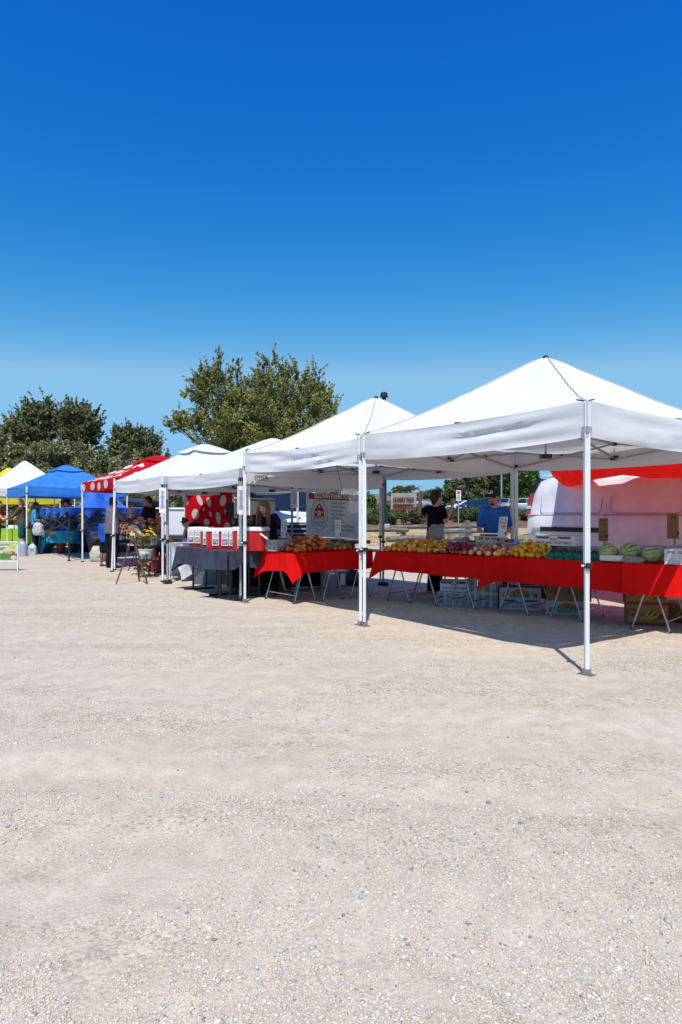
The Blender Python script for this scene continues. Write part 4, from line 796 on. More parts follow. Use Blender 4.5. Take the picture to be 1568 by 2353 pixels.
# lamp posts
def lamp(label, px, Y, ptop, r, m, base=True, arm=None, z0=0, name='lamp_post'):
    x = xat(px, Y); zt = CH + (1176 - ptop) / F * Y; t = thing(name, label, 'lamp post', (x, Y, z0)); H_ = zt - z0
    b = MB(); b.tube((0, 0, .0), (0, 0, H_), r * 1.1, m, r * .85, 12)
    if base: b.tube((0, 0, .55), (0, 0, .75), r * 2, m, r * 1.8, 12); b.tube((0, 0, .75), (0, 0, 1.5), r * 1.55, m, r * 1.2, 12)
    b.build('pole', t, smooth=40)
    if base:
        b = MB(); b.rbox((0, 0, .28), (.75, .75, .56), CONC, .06); b.build('plinth', t)
        b = MB(); b.tube((0, 0, 5.6), (0, 0, 5.68), r * 1.2, STEEL); b.tube((0, 0, 6.4), (0, 0, 6.48), r * 1.15, STEEL); b.build('band', t)
    b = MB()
    if arm: b.path([(0, 0, H_ - .9), (-.1, 0, H_ - .35), (-.45, 0, H_ - .02), (-1.2, 0, H_ + .05)], r * .8, m, 8); b.box((-1.45, 0, H_ + .03), (.6, .25, .13), m, taper=.7)
    else: b.tube((0, 0, H_), (0, 0, H_ + .25), r * 1.6, BLACK, r * 1.3, 12); b.ball((0, 0, H_ + .25), (r * 1.3, r * 1.3, .1), BLACK)
    b.build('lamp_head', t); return t
NAVY = mat('post_black', (.012, .015, .025), .35)
lamp('tall black lamp post on a pale concrete plinth, top behind the middle tent peak', 883, 45.5, 912, .17, NAVY)
lamp('thin dark lamp pole among the trees left of the blue cap', 1136 - 5 if False else 1151, 70, 975, .07, NAVY, base=False, z0=.9)
lamp('thin pale grey lamp pole right of the blue cap', 1153 + 0, 92, 960, .12, GPOLE, base=False, z0=1.3)
bpy.data.objects.get('lamp_post.001').location.x = xat(1077 + 0, 70) if bpy.data.objects.get('lamp_post.001') else 0
lamp('grey street lamp with a curved arm standing among the far left trees', 48, 52, 960, .13, mat('lamp_grey', (.4, .42, .45), .5), base=False, arm=True, name='street_lamp')
t = thing('sign_post', 'thin grey post with a small white and red notice on the bank', 'sign', (xat(1054, 52), 52, .3)); b = MB(); b.tube((0, 0, 0), (0, 0, 2.4), .05, GPOLE, seg=6); b.build('post', t); b = MB(); b.box((0, -.06, 2.3), (.36, .02, .8), PAPER); b.box((0, -.075, 2.52), (.2, .01, .22), INKR); [b.box((0, -.075, 2.28 - k * .12), (.26, .01, .04), INK) for k in range(3)]; b.build('notice', t)
# split rail fence
def rail(name, label, pA, pB, zs, posts, r=.1):
    A, B = Vector(pA), Vector(pB); t = thing(name, label, 'fence', A); d = B - A
    for z in zs: b = MB(); a = A * 0 + Vector((0, 0, z)); e = d + Vector((0, 0, z + .03)); b.tube(a, a.lerp(e, .5) + Vector((0, 0, .02)), r, WGREY, r * 1.1, 6); b.tube(a.lerp(e, .5) + Vector((0, 0, .02)), e, r * 1.1, WGREY, r * .85, 6); b.build('rail', t)
    for f, h in posts: p = d * f; b = MB(); b.box((p.x, p.y + .12, h / 2), (.28, .2, h), WGREY, taper=.92); b.box((p.x, p.y + .12, h + .03), (.24, .17, .06), WGREY, taper=.6); b.build('post', t)
    return t
rail('log_fence', 'near weathered log rail ending right of the tent pole, left of the black lamp plinth', (xat(780, 35), 35.5, 0), (xat(939, 34), 34, 0), (.42,), [(.15, .55), (.93, .42)], .13)
rail('log_fence', 'long weathered log rail between two square posts, left of the man in black', (xat(897, 40), 40, 0), (xat(1040, 40.5), 40.5, 0), (.45,), [(.14, .85)], .14)
rail('log_fence', 'weathered double log rail between the man in black and the scale', (xat(1020, 38), 38, 0), (xat(1150, 39), 39, 0), (.22, .52), [(.43, .82)], .12)
rail('log_fence', 'low dark log lying behind the red grapes and yellow peaches', (xat(890, 26), 26, 0), (xat(1000, 27), 27, 0), (.3,), [(.3, .32)], .12)
# spotted side wall
SW = Fr((-3.88, 16.9), R(3)); t = thing('spotted_panel', 'red fabric side panel with pale mushroom spots hanging behind the flower table', 'side wall', SW.o, SW.a)
b = MB(); Wd = 1.16; b.grid(lambda u, v: Vector((u * Wd, .025 * math.sin(u * 9 + 2 * v) + .03 * nz(u * 4, v * 3, 8), .35 + v * 1.5)), 40, 30, REDS); b.build('fabric', t, smooth=60)
b = MB()
for x, z, rx, rz, tl in [(.03, 1.62, .07, .11, 0), (.2, 1.83, .03, .05, .3), (.38, 1.64, .06, .13, .35), (.6, 1.6, .055, .12, .15), (.76, 1.83, .03, .06, .2), (.95, 1.63, .08, .14, -.1), (.27, 1.3, .09, .13, 0), (.48, 1.42, .02, .045, .1), (.64, 1.3, .03, .07, .15), (.83, 1.2, .06, .15, .1), (1.0, 1.36, .02, .05, 0), (.55, 1.1, .07, .08, .1), (1.05, .95, .08, .15, 0), (.06, .9, .035, .045, 0), (.8, .8, .07, .1, 0)]:
    def f(u, v, x=x, z=z, rx=rx, rz=rz, tl=tl):
        a = u * 6.2832; dx, dz = rx * v * math.cos(a), rz * v * math.sin(a); xx = min(Wd, max(0, x + dx - dz * tl)); zz = min(1.85, z + dz); uu, vv = xx / Wd, (zz - .35) / 1.5; return Vector((xx, .025 * math.sin(uu * 9 + 2 * vv) + .03 * nz(uu * 4, vv * 3, 8) - .008, zz))
    b.grid(f, 18, 3, SPOT)
b.build('white_spots', t); b = MB(); b.tube((0, .02, 0), (0, .02, 1.9), .014, WHITE); b.build('pole', t); b = MB(); b.tube((Wd, .02, 0), (Wd, .02, 1.9), .02, GPOLE); b.build('pole', t)

# ---------------------------------------------------------------- banners and notices
def banner(name, label, p0, w_, h, rz, fn, tilt=0, m=PAPER, cat='banner', warp=.004):
    t = thing(name, label, cat, p0, rz); b = MB(); b.grid(lambda u, v: Vector((u * w_, warp * math.sin(u * 7) * (1 - v * .3) , v * h - u * tilt)), 30, 8, m); b.grid(lambda u, v: Vector((u * w_, warp * math.sin(u * 7) * (1 - v * .3) + .006, v * h - u * tilt)), 30, 8, m); b.build('sheet', t, smooth=60)
    b = MB(); fn(b, w_, h)
    b.v = [(x, y * 1.6 - .002 + warp * math.sin(x / w_ * 7) * (1 - .3 * z / h) - .006, z - x / w_ * tilt) for x, y, z in b.v]; b.build('print', t); return t
BANR = mat('banner_red', (.33, .035, .03), .8); BANW = mat('banner_white', (.72, .73, .76), .7, c2=(.66, .67, .7), scale=2, trans=.12)
def farmb(b, w_, h):
    b.box((w_ * .52, 0, h * .925), (w_ * .95, .003, h * .135), BANR)
    b.text('SULLIVAN FARMS POULTRY', (w_ * .54, -.004, h * .93), .085, PAPER, width=w_ * .82, bold=True, shear=.2)
    b.prism([(w_ * .93, h * .9), (w_ * .95, h * .94), (w_ * .98, h * .98), (w_ * .965, h * .9)], -.006, -.004, PAPER)
    cx, cz = w_ * .235, h * .5; P = []
    for k in range(33): a = k / 32 * 6.2832; P.append((cx + .16 * math.cos(a) * (abs(math.cos(a)) ** -.12 if abs(math.cos(a)) > .05 else 1.3), 0, cz + .275 * math.sin(a)))
    P = [(cx + .15 * math.cos(k / 32 * 6.2832), 0, cz + .27 * math.sin(k / 32 * 6.2832)) for k in range(33)]; b.path(P, .0035, INK, 4)
    b.prism([(cx - .085, cz - .02), (cx - .085, cz + .09), (cx - .1, cz + .085), (cx - .045, cz + .14), (cx - .045, cz + .165), (cx, cz + .21), (cx + .045, cz + .165), (cx + .045, cz + .14), (cx + .1, cz + .085), (cx + .085, cz + .09), (cx + .085, cz - .02)], -.003, 0, BANR)
    b.box((cx, -.006, cz + .03), (.055, .002, .085), PAPER); b.box((cx, -.006, cz + .15), (.022, .002, .035), PAPER); b.box((cx - .055, -.006, cz + .05), (.02, .002, .025), PAPER); b.box((cx + .055, -.006, cz + .05), (.02, .002, .025), PAPER)
    b.box((cx, -.008, cz + .03), (.005, .002, .085), BANR); b.box((cx, -.008, cz + .03), (.055, .002, .005), BANR); b.box((cx, -.004, cz - .03), (.22, .002, .007), INK); b.tube((cx, 0, cz + .21), (cx, 0, cz + .25), .003, INK, seg=4)
    b.text('Sullivan Farms', (cx, -.003, cz - .07), .045, INKR, width=.22, shear=.4); b.text('Pastured Poultry', (cx, -.003, cz - .13), .03, INK, width=.2, bold=True); b.text('Orland, CA', (cx, -.003, cz - .175), .03, INK, width=.13, bold=True)
    for i, s in enumerate(['Pasture Raised', 'Nutrient Dense', 'No Hormones', 'No Antibiotics', 'No MRNA Vax', 'Non GMO Feed', 'USDA Processed & Packaged', '5th Generation Family Farm']):
        wd = .0165 * len(s) * 1.0; z = h * (.79 - .088 * i); x0 = w_ * .47; b.text(s, (x0 + wd / 2, -.003, z), .045, INK, width=wd); b.ball((x0 - .025, 0, z), .008, INK, 6, 4)
banner('farm_banner', 'white banner with a red heading and a red barn drawing, behind the green grapes', at(704, 1232, 12.3), 1.0, .79, R(3), farmb, .04, BANW)
def ranchb(b, w_, h):
    b.box((w_ / 2, 0, h * .16), (w_, .003, h * .32), mat('banner_navy', (.02, .022, .03), .8)); b.box((w_ / 2, .0, h * .93), (w_, .003, h * .05), mat('band_green', (.12, .22, .15), .8))
    b.prism([(w_ * .12, h * .32), (w_ * .9, h * .32), (w_ * .85, h * .42), (w_ * .6, h * .48), (w_ * .35, h * .42)], -.004, -.002, mat('meadow', (.1, .16, .05), .9))
    P = [(w_ * .45 + w_ * .3 * math.cos(R(k)), -.004, h * .5 + h * .42 * math.sin(R(k))) for k in range(-10, 191, 12)]; b.path(P, .006, INK, 4)
    for cx, cz, s in ((.3, .5, 1), (.62, .52, 1.15), (.28, .38, .7), (.47, .4, .7)):
        x, z = w_ * cx, h * cz; b.ball((x, -.004, z), (.06 * s, .004, .032 * s), INK, 10, 6); b.ball((x + .06 * s, -.004, z + .04 * s), (.022 * s, .004, .025 * s), INK, 8, 5)
        for k in (-.045, -.03, .03, .045): b.box((x + k * s, -.004, z - .045 * s), (.01 * s, .004, .06 * s), INK)
    for k in range(24): b.box((w_ * (.72 + .2 * random.random()), -.004, h * (.55 + .3 * random.random())), (.03 * random.random() + .01, .002, .008), INK)
    b.text('LA BELLA VITA', (w_ * .5, -.004, h * .24), .075, PAPER, width=w_ * .8); b.text('LOOMIS', (w_ * .6, -.004, h * .11), .045, PAPER, width=w_ * .3)
banner('ranch_banner', 'pale banner with a drawing of cattle over dark lettering, behind the woman with the headband', at(538, 1213, 13.9), .84, .63, R(-2), ranchb, .03, mat('banner_cream', (.52, .52, .47), .8), 'banner')
def sheetpr(n, img=False):
    def f(b, w_, h):
        for k in range(n): b.box((w_ * .5, 0, h * (.85 - .7 * k / n)), (w_ * random.uniform(.35, .65), .002, h * .2 / n), mat('print_grey', (.16, .18, .26), .8))
    return f
def note(label, px, py, Y, w_, h, rz, n, tilt=0): return banner('price_sheet', label, at(px, py, Y), w_, h, rz, sheetpr(n), tilt, PAPER, 'price list', .004)
note('long printed price list hanging on the tent leg behind the man in the dark t-shirt', 363, 1178 - 0 + 0, 13.0, .135, .47, R(-8), 12, .01) if False else note('long printed price list hanging on the tent leg left of the spotted panel', 366, 1178, 12.7, .13, .47, R(-8), 11, .01)
note('white price list clipped to the front left leg of the grape canopy', 546, 1181, 10.1, .1, .42, R(30), 12, .01)
note('second white price list turned sideways behind the first on the grape canopy leg', 556, 1183, 10.35, .13, .44, R(-12), 12, 0)
note('small price list taped to the grey rear tent leg behind the long haired woman', 668, 1166, 13.6, .14, .38, R(5), 10, .01)
# ---------------------------------------------------------------- fruit and goods on the stall
def fruitmat(name, a, b_, c_=None, sc=14, rough=.45, rand=.5, spec=.35):
    m = bpy.data.materials.new(name); m.use_nodes = True; n = m.node_tree.nodes; L = m.node_tree.links; b = n['Principled BSDF']; b.inputs['Roughness'].default_value = rough; b.inputs['Specular IOR Level'].default_value = spec
    tc = n.new('ShaderNodeTexCoord'); oi = n.new('ShaderNodeObjectInfo'); t = n.new('ShaderNodeTexNoise'); t.noise_dimensions = '4D'; t.inputs['Scale'].default_value = sc; t.inputs['Detail'].default_value = 3; L.new(tc.outputs['Object'], t.inputs['Vector'])
    m1 = n.new('ShaderNodeMath'); m1.operation = 'MULTIPLY'; m1.inputs[1].default_value = 50; L.new(oi.outputs['Random'], m1.inputs[0]); L.new(m1.outputs[0], t.inputs['W'])
    m2 = n.new('ShaderNodeMath'); m2.operation = 'MULTIPLY_ADD'; m2.inputs[1].default_value = rand; m2.inputs[2].default_value = -rand / 2
    w_ = n.new('ShaderNodeTexWhiteNoise'); w_.noise_dimensions = '1D'; L.new(oi.outputs['Random'], w_.inputs['W']); L.new(w_.outputs['Value'], m2.inputs[0])
    ad = n.new('ShaderNodeMath'); L.new(t.outputs[0], ad.inputs[0]); L.new(m2.outputs[0], ad.inputs[1])
    r = n.new('ShaderNodeValToRGB'); r.color_ramp.elements[0].position = .3; r.color_ramp.elements[1].position = .72; r.color_ramp.elements[0].color = (*a, 1); r.color_ramp.elements[1].color = (*b_, 1)
    if c_: e = r.color_ramp.elements.new(.5); e.color = (*c_, 1)
    L.new(ad.outputs[0], r.inputs[0]); L.new(r.outputs[0], b.inputs['Base Color']); return m
def fruit_proto(name, r, m, squash=.93, crease=.12, hidden_at=None):
    v, f = _sphere(18, 12); V = []
    for x, y, z in v:
        an = math.atan2(y, x); k = 1 - crease * math.exp(-(an / .22) ** 2) * (1 - abs(z)) * .6 - .22 * crease * 5 * math.exp(-((1 - z) / .06)) ; V.append((x * r * k, y * r * k, z * r * squash * (1 - .1 * math.exp(-((1 - z) / .05)) * (1 if crease else 0))))
    b = MB(); b.add(V, f, m); me = b.build(name, smooth=True); return me
FRUITS = {}
def heap(fr, kind, label, n, x0, x1, y0, y1, r, m, group, zmax=.2, squash=.95, crease=.12, seed=0, z0=ZT + .006, slope=0.0, rise=1.4, mats=None, shape=None):
    rs = random.Random(seed); placed = []; protos = []
    mats = mats or [m]
    for k in range(n):
        best = None
        for c in range(26):
            x, y = rs.uniform(x0, x1), rs.uniform(y0, y1); z = r * squash; rr = r * rs.uniform(.92, 1.08)
            if shape and not shape(x, y): continue
            for (a, b_, c_, q) in placed:
                d2 = (a - x) ** 2 + (b_ - y) ** 2; s = (q + rr) * .97
                if d2 < s * s: z = max(z, c_ + math.sqrt(s * s - d2) * squash)
            edge = min(x - x0, x1 - x) / (x1 - x0) * 2; lim = r * 1.05 + min(1, edge * rise) * min(1, (y - y0) / (y1 - y0) * rise) * zmax
            cost = z + (10 if z > lim else 0) + rs.uniform(0, .01)
            if best is None or cost < best[0]: best = (cost, x, y, z, rr)
        if best is None or best[0] > 5: continue
        _, x, y, z, rr = best; placed.append((x, y, z, rr))
        mi_ = rs.randrange(len(mats))
        key = (kind, mi_)
        if key not in FRUITS: FRUITS[key] = fruit_proto(kind, r, mats[mi_], squash, crease); o = FRUITS[key]
        else: o = FRUITS[key].copy(); col.objects.link(o)
        o.location = fr.w(x, y, z0 + z); o.rotation_euler = (rs.uniform(-1.3, 1.3), rs.uniform(-1.3, 1.3), rs.uniform(0, 6.3)); s = rr / r; o.scale = (s * rs.uniform(.96, 1.04), s, s)
        o['label'] = label; o['category'] = cat_of[kind]; o['group'] = group
    return placed
cat_of = dict(red_peach='peach', yellow_peach='peach', red_plum='plum', nectarine='nectarine', yellow_plum='yellow plum', fig='fig')
PEM = fruitmat('peach_skin', (.4, .015, .01), (.8, .3, .03), (.66, .085, .012), 22, .35)
YPM = fruitmat('yellow_peach_skin', (.68, .16, .025), (.74, .48, .08), (.78, .4, .05), 20, .6)
PLM = fruitmat('plum_skin', (.14, .018, .05), (.55, .07, .04), (.3, .03, .06), 30, .35)
NEM = fruitmat('nectarine_skin', (.42, .02, .025), (.78, .62, .32), (.62, .27, .14), 28, .3)
YLM = fruitmat('yellow_plum_skin', (.72, .22, .015), (.82, .5, .035), (.85, .42, .02), 24, .35)
FIM = fruitmat('fig_skin', (.03, .02, .04), (.1, .06, .1), None, 40, .6)
heap(T1, 'red_peach', 'red and orange peach in the heap at the left end of the stall', 105, .02, 1.1, .03, .5, .041, PEM, 'red peaches heaped on the left table', .17, seed=1)
heap(T2, 'yellow_peach', 'yellow and orange peach in the heap right of the dark grapes', 125, .0, 1.14, .03, .52, .04, YPM, 'yellow peaches heaped in the middle', .24, seed=2)
heap(T2, 'red_plum', 'small purple red plum in the heap in front of the scale', 125, .93, 1.6, .02, .42, .029, PLM, 'purple plums in front of the scale', .12, seed=3, crease=.04)
heap(T2, 'nectarine', 'red and cream nectarine in the heap below the blue shirted man', 78, 1.46, 2.2, .02, .5, .037, NEM, 'red and cream nectarines', .2, seed=4, crease=.08)
heap(T2, 'yellow_plum', 'golden yellow plum in the heap left of the green baskets', 95, 2.05, 2.72, .02, .5, .035, YLM, 'golden plums left of the green baskets', .18, seed=5, crease=.05)
# grape bunches
def bunches():
    for kind, gm, lab, grp, spots in (('green', fruitmat('green_grape', (.14, .2, .03), (.34, .38, .09), None, 30, .3), 'bunch of green grapes in the heap behind the tent pole', 'green grape bunches', [(.62 + .62 * random.random(), .06 + .42 * random.random()) for _ in range(24)]),
                                  ('red', fruitmat('red_grape', (.06, .01, .02), (.22, .045, .05), None, 30, .35), 'bunch of dark red grapes between the green grapes and yellow peaches', 'dark red grape bunches', [(.8 + .75 * random.random(), .3 + .45 * random.random()) for _ in range(26)])):
        protos = []
        for k in range(3):
            b = MB(); rs = random.Random(k)
            for i in range(44):
                a = rs.uniform(0, 6.3); l = rs.uniform(-1, 1); q = math.sqrt(1 - l * l * .8) * rs.uniform(.3, 1); b.ball((l * .085, math.cos(a) * q * .045, abs(math.sin(a)) * q * .045 + .012), rs.uniform(.0095, .012), gm, 8, 6)
            b.path([(.09, 0, .03), (.12, .01, .06), (.14, -.01, .06)], .003, mat('grape_stem', (.12, .1, .03), .8), 4)
            me = b.build('grape_bunch', smooth=True); protos.append(me)
        for i, (x, y) in enumerate(spots):
            o = protos[i] if i < 3 else protos[i % 3].copy()
            if i >= 3: col.objects.link(o)
            ht = .03 + .09 * max(0, 1 - abs((x - (.95 if kind == 'green' else 1.15)) / .4)) * min(1, y * 3) * random.random() ** .5
            o.location = T1.w(x, y, ZT + .008 + (ht if i > 6 else 0)) if kind == 'green' or x < 1.5 else T1.w(x, y, ZT + .01); o.rotation_euler = (random.uniform(-.2, .2), random.uniform(-.2, .2), random.uniform(0, 6.3)); tag(o, lab, 'grapes', grp)
bunches()
# green baskets with figs
def basket_proto():
    b = MB(); w0, w1, h = .046, .057, .075; n = 7
    def P(s, k, z): f = w0 + (w1 - w0) * z / h; q = (k / n * 2 - 1) * f; return [(q, -f, z), (f, q, z), (-q, f, z), (-f, -q, z)][s]
    for s in range(4):
        for k in range(n): b.tube(P(s, k, 0), P(s, k + 1, h * .82), .0022, GREENP, sq=True); b.tube(P(s, k + 1, 0), P(s, k, h * .82), .0022, GREENP, sq=True)
        for z in (.001, h * .82, h): b.tube(P(s, 0, z), P(s, n, z), .0032, GREENP, sq=True)
        b.box((0, 0, .002), (w0 * 2, w0 * 2, .003), GREENP)
    return b.build('fruit_basket')
bp_ = basket_proto(); figp = None; first = True
bl = 'green plastic mesh basket full of dark figs, left of the watermelons'
k = 0
for row in range(3):
    for i in range(6 - (row == 2)):
        if first: o = bp_; first = False
        else: o = bp_.copy(); col.objects.link(o)
        x = 2.78 + i * .122 + row * .03; y = .07 + row * .14
        o.location = T2.w(x, y, ZT + .01 + (.0)); o.rotation_euler = (0, 0, T2.a + random.uniform(-.06, .06)); tag(o, bl, 'fruit basket', 'green baskets of figs')
        for j in range(7):
            if ('fig', 0) not in FRUITS: FRUITS[('fig', 0)] = fruit_proto('fig', .019, FIM, 1.15, .03); f_ = FRUITS[('fig', 0)]
            else: f_ = FRUITS[('fig', 0)].copy(); col.objects.link(f_)
            a = j / 6 * 6.28; q = .027 if j < 6 else 0
            f_.location = T2.w(x + q * math.cos(a), y + q * math.sin(a), ZT + (.075 if j < 6 else .1) + random.uniform(0, .012)); f_.rotation_euler = (random.uniform(-1, 1), random.uniform(-1, 1), random.uniform(0, 6)); f_['label'] = 'dark fig heaped in a green basket'; f_['category'] = 'fig'; f_['group'] = 'dark figs in the green baskets'
# watermelons
def melonmat():
    m = bpy.data.materials.new('watermelon_rind'); m.use_nodes = True; n = m.node_tree.nodes; L = m.node_tree.links; b = n['Principled BSDF']; b.inputs['Roughness'].default_value = .35
    tc = n.new('ShaderNodeTexCoord'); sp_ = n.new('ShaderNodeSeparateXYZ'); L.new(tc.outputs['Object'], sp_.inputs[0])
    at2 = n.new('ShaderNodeMath'); at2.operation = 'ARCTAN2'; L.new(sp_.outputs[1], at2.inputs[0]); L.new(sp_.outputs[2], at2.inputs[1])
    nn = n.new('ShaderNodeTexNoise'); nn.inputs['Scale'].default_value = 22; nn.inputs['Detail'].default_value = 5; L.new(tc.outputs['Object'], nn.inputs['Vector'])
    ma = n.new('ShaderNodeMath'); ma.operation = 'MULTIPLY_ADD'; ma.inputs[1].default_value = .55; L.new(nn.outputs[0], ma.inputs[0]); L.new(at2.outputs[0], ma.inputs[2])
    m2 = n.new('ShaderNodeMath'); m2.operation = 'MULTIPLY'; m2.inputs[1].default_value = 11; L.new(ma.outputs[0], m2.inputs[0]); s = n.new('ShaderNodeMath'); s.operation = 'SINE'; L.new(m2.outputs[0], s.inputs[0])
    r = n.new('ShaderNodeValToRGB'); r.color_ramp.elements[0].position = .45; r.color_ramp.elements[0].color = (.33, .4, .14, 1); r.color_ramp.elements[1].position = .8; r.color_ramp.elements[1].color = (.035, .1, .02, 1); L.new(s.outputs[0], r.inputs[0])
    n2 = n.new('ShaderNodeTexNoise'); n2.inputs['Scale'].default_value = 5; L.new(tc.outputs['Object'], n2.inputs['Vector']); r2 = n.new('ShaderNodeValToRGB'); r2.color_ramp.elements[0].position = .52; r2.color_ramp.elements[1].position = .7; L.new(n2.outputs[0], r2.inputs[0])
    mx = n.new('ShaderNodeMix'); mx.data_type = 'RGBA'; mx.inputs[7].default_value = (.5, .42, .18, 1); L.new(r2.outputs[0], mx.inputs[0]); L.new(r.outputs[0], mx.inputs[6]); L.new(mx.outputs[2], b.inputs['Base Color']); return m
MEL = melonmat()
for lab, x, y, rx, rz_, a in (('pale striped watermelon, leftmost of the three', 3.5, .06, .115, .108, 1.0), ('striped watermelon in the middle of the three, largest', 3.73, .12, .135, .115, 1.25), ('darker striped watermelon, rightmost of the three', 3.99, .1, .12, .1, .6)):
    b = MB(); v, f = _sphere(32, 20); b.add([(x_ * rx, y_ * rz_, z_ * rz_) for z_, y_, x_ in v], [tuple(reversed(q)) for q in f], MEL); b.tube((-rx + .002, 0, 0), (-rx - .006, 0, 0), .006, BLACK); o = b.build('watermelon', None, T2.w(x, y, ZT + .015 + rz_), smooth=True); o.rotation_euler = (random.uniform(-.5, .5), random.uniform(-.1, .2), T2.a + a); tag(o, lab, 'watermelon')
# slatted white crates
def crate(label, loc, rz, w_=.56, d=.38, h=.17, holes=False, group=None):
    b = MB(); t_ = .007
    for (cx, cy, L_, an) in ((0, -d / 2, w_, 0), (0, d / 2, w_, 0), (-w_ / 2, 0, d, 1), (w_ / 2, 0, d, 1)):
        def bx(u, z, du, dz, p=0): b.box((cx + (u if not an else 0) , cy + (u if an else 0), z), ((du, t_ + p, dz) if not an else (t_ + p, du, dz)), CRATE)
        bx(0, h - .01, L_ + (.02 if not an else .0), .02, .012); bx(0, .008, L_, .016, .002); bx(0, h * .48, L_, .012, .002)
        n = int(L_ / .021)
        for i in range(n + 1):
            u = -L_ / 2 + L_ * i / n; bx(u, h / 2, .0085 if i % 5 else .03, h - .02)
    b.box((0, 0, .012), (w_, d, .006), CRATE)
    o = b.build('plastic_crate', None, loc, rz); return tag(o, label, 'crate', group)
a1, a2 = T1.a, T2.a
crate('white slatted crate at the left end of the red tables, beside the red cooler', T1.w(-.0 + .1, .6, ZT + .01), a1 + .05, .3, .36, .165)
crate('white slatted crate behind the red peaches, left of two', T1.w(.52, .68, ZT + .01), a1, .5, .34, .165)
crate('white slatted crate behind the red peaches, right of two', T1.w(1.04, .68, ZT + .01), a1, .5, .34, .16)
crate('white slatted crate behind the yellow peaches, under the clear bags', T2.w(.98, .64, ZT + .01), a2, .5, .3, .17)
crate('white slatted crate under the left end of the scale', T2.w(1.5, .62, ZT + .01), a2, .5, .3, .15)
crate('white slatted crate behind the nectarines, beneath the tangled clear bag', T2.w(2.12, .62, ZT + .01), a2, .5, .3, .15)
crate('white slatted crate supporting the printed fruit carton', T2.w(2.85, .66, ZT + .01), a2, .7, .3, .14)
c0 = crate('white slatted crate behind the watermelons', T2.w(3.85, .52, ZT + .02), a2, .6, .38, .17); crate('white slatted crate stacked right of the one behind the watermelons', T2.w(4.32, .58, ZT + .022), a2, .3, .3, .2)
# ring-holed crate at the right edge
def ringcrate():
    b = MB(); w_, d, h = .56, .4, .17; PK = mat('crate_pinkwhite', (.68, .62, .64), .5)
    b.box((0, 0, .01), (w_, d, .01), PK)
    for (cx, cy, L_, an) in ((0, -d / 2, w_, 0), (-w_ / 2, 0, d, 1), (w_ / 2, 0, d, 1), (0, d / 2, w_, 0)):
        def bx(u, z, du, dz, p=0): b.box((cx + (u if not an else 0), cy + (u if an else 0), z), ((du, .012 + p, dz) if not an else (.012 + p, du, dz)), PK)
        bx(0, h / 2, L_, h, -.006); bx(0, h - .008, L_, .016, .014)
        for z in (.01, .06, .115): bx(0, z, L_, .008, .012)
        n = max(2, int(L_ / .11))
        for i in range(n + 1): bx(-L_ / 2 + L_ * i / n, h / 2, .012, h, .012)
        if not an and cy < 0:
            for i in range(n):
                u = -L_ / 2 + L_ * (i + .5) / n
                for z in (.03, .085):
                    for q in (-.022, .022):
                        for z_ in (-.011, .011): b.tube((u + q, -d / 2 - .012, z + z_), (u + q, -d / 2 - .004, z + z_), .0085, PK, seg=10); b.tube((u + q, -d / 2 - .0135, z + z_), (u + q, -d / 2 - .011, z + z_), .0045, GPOLE, seg=8)
                for q in (-.03, -.01, .01, .03): b.box((u + q, -d / 2 - .005, .14), (.006, .006, .035), BLACK)
    o = b.build('plastic_crate', None, T2.w(4.46, .12, ZT + .02), a2 + .05); tag(o, 'white crate with round holes at the right edge of the red table', 'crate')
ringcrate()
# printed carton FRESH FRUIT AND VEGETABLES
def carton(label, loc, rz, w_, d, h, m, fn, open_=True, name='fruit_carton'):
    t = thing(name, label, 'carton', loc, rz); b = MB(); th = .006
    for y in (-d / 2, d / 2): b.box((0, y, h / 2), (w_, th, h), m)
    for x in (-w_ / 2, w_ / 2): b.box((x, 0, h / 2), (th, d - th * 1.1, h), m)
    b.box((0, 0, .004), (w_ - th, d - th, .006), m)
    if not open_: b.box((0, 0, h - .003), (w_ - th, d - th, .006), m)
    else:
        for y in (-d / 2 + .03, d / 2 - .03): b.box((0, y, h + .002), (w_ * .96, .055, .004), m)
    b.build('box', t); b = MB(); fn(b, w_, d, h); b.build('print', t); return t
GRN = mat('ink_green', (.02, .12, .06), .8)
def frv(b, w_, d, h):
    y = -d / 2 - .005; b.text('FRESH', (-w_ * .02, y, h * .66), .028, GRN, width=.1, bold=True); b.text('FRUIT AND VEGETABLES', (0, y, h * .32), .034, INKR, width=w_ * .86, bold=True)
    for s in (-.28, .25): b.prism([(s * w_ - .1, h - .005), (s * w_ + .1, h - .005), (s * w_ + .07, h - .035), (s * w_ - .07, h - .035)], y + .001, y + .0015, mat('slot_shadow', (.1, .09, .12), .8))
    x = w_ / 2 + .005; M_ = Matrix.Rotation(R(90), 4, 'Z')
    for i, (s_, m_) in enumerate((('DRY POTS  PRODUCE OF USA', GRN), ('CHERRY TOMATOES  FIGS', INKR), ('STRAWBERRIES', INKR), ('FRESH FRUIT AND VEGETABLES', INKR))): b.text(s_, (0, -x, h * (.85 - .22 * i)), .014, m_, width=d * .82 * (.6 if i == 2 else 1), M=M_)
carton('white fruit carton with red and green print standing behind the golden plums', T2.w(2.66, .6, ZT + .16), a2, .56, .4, .125, WHITE, frv)
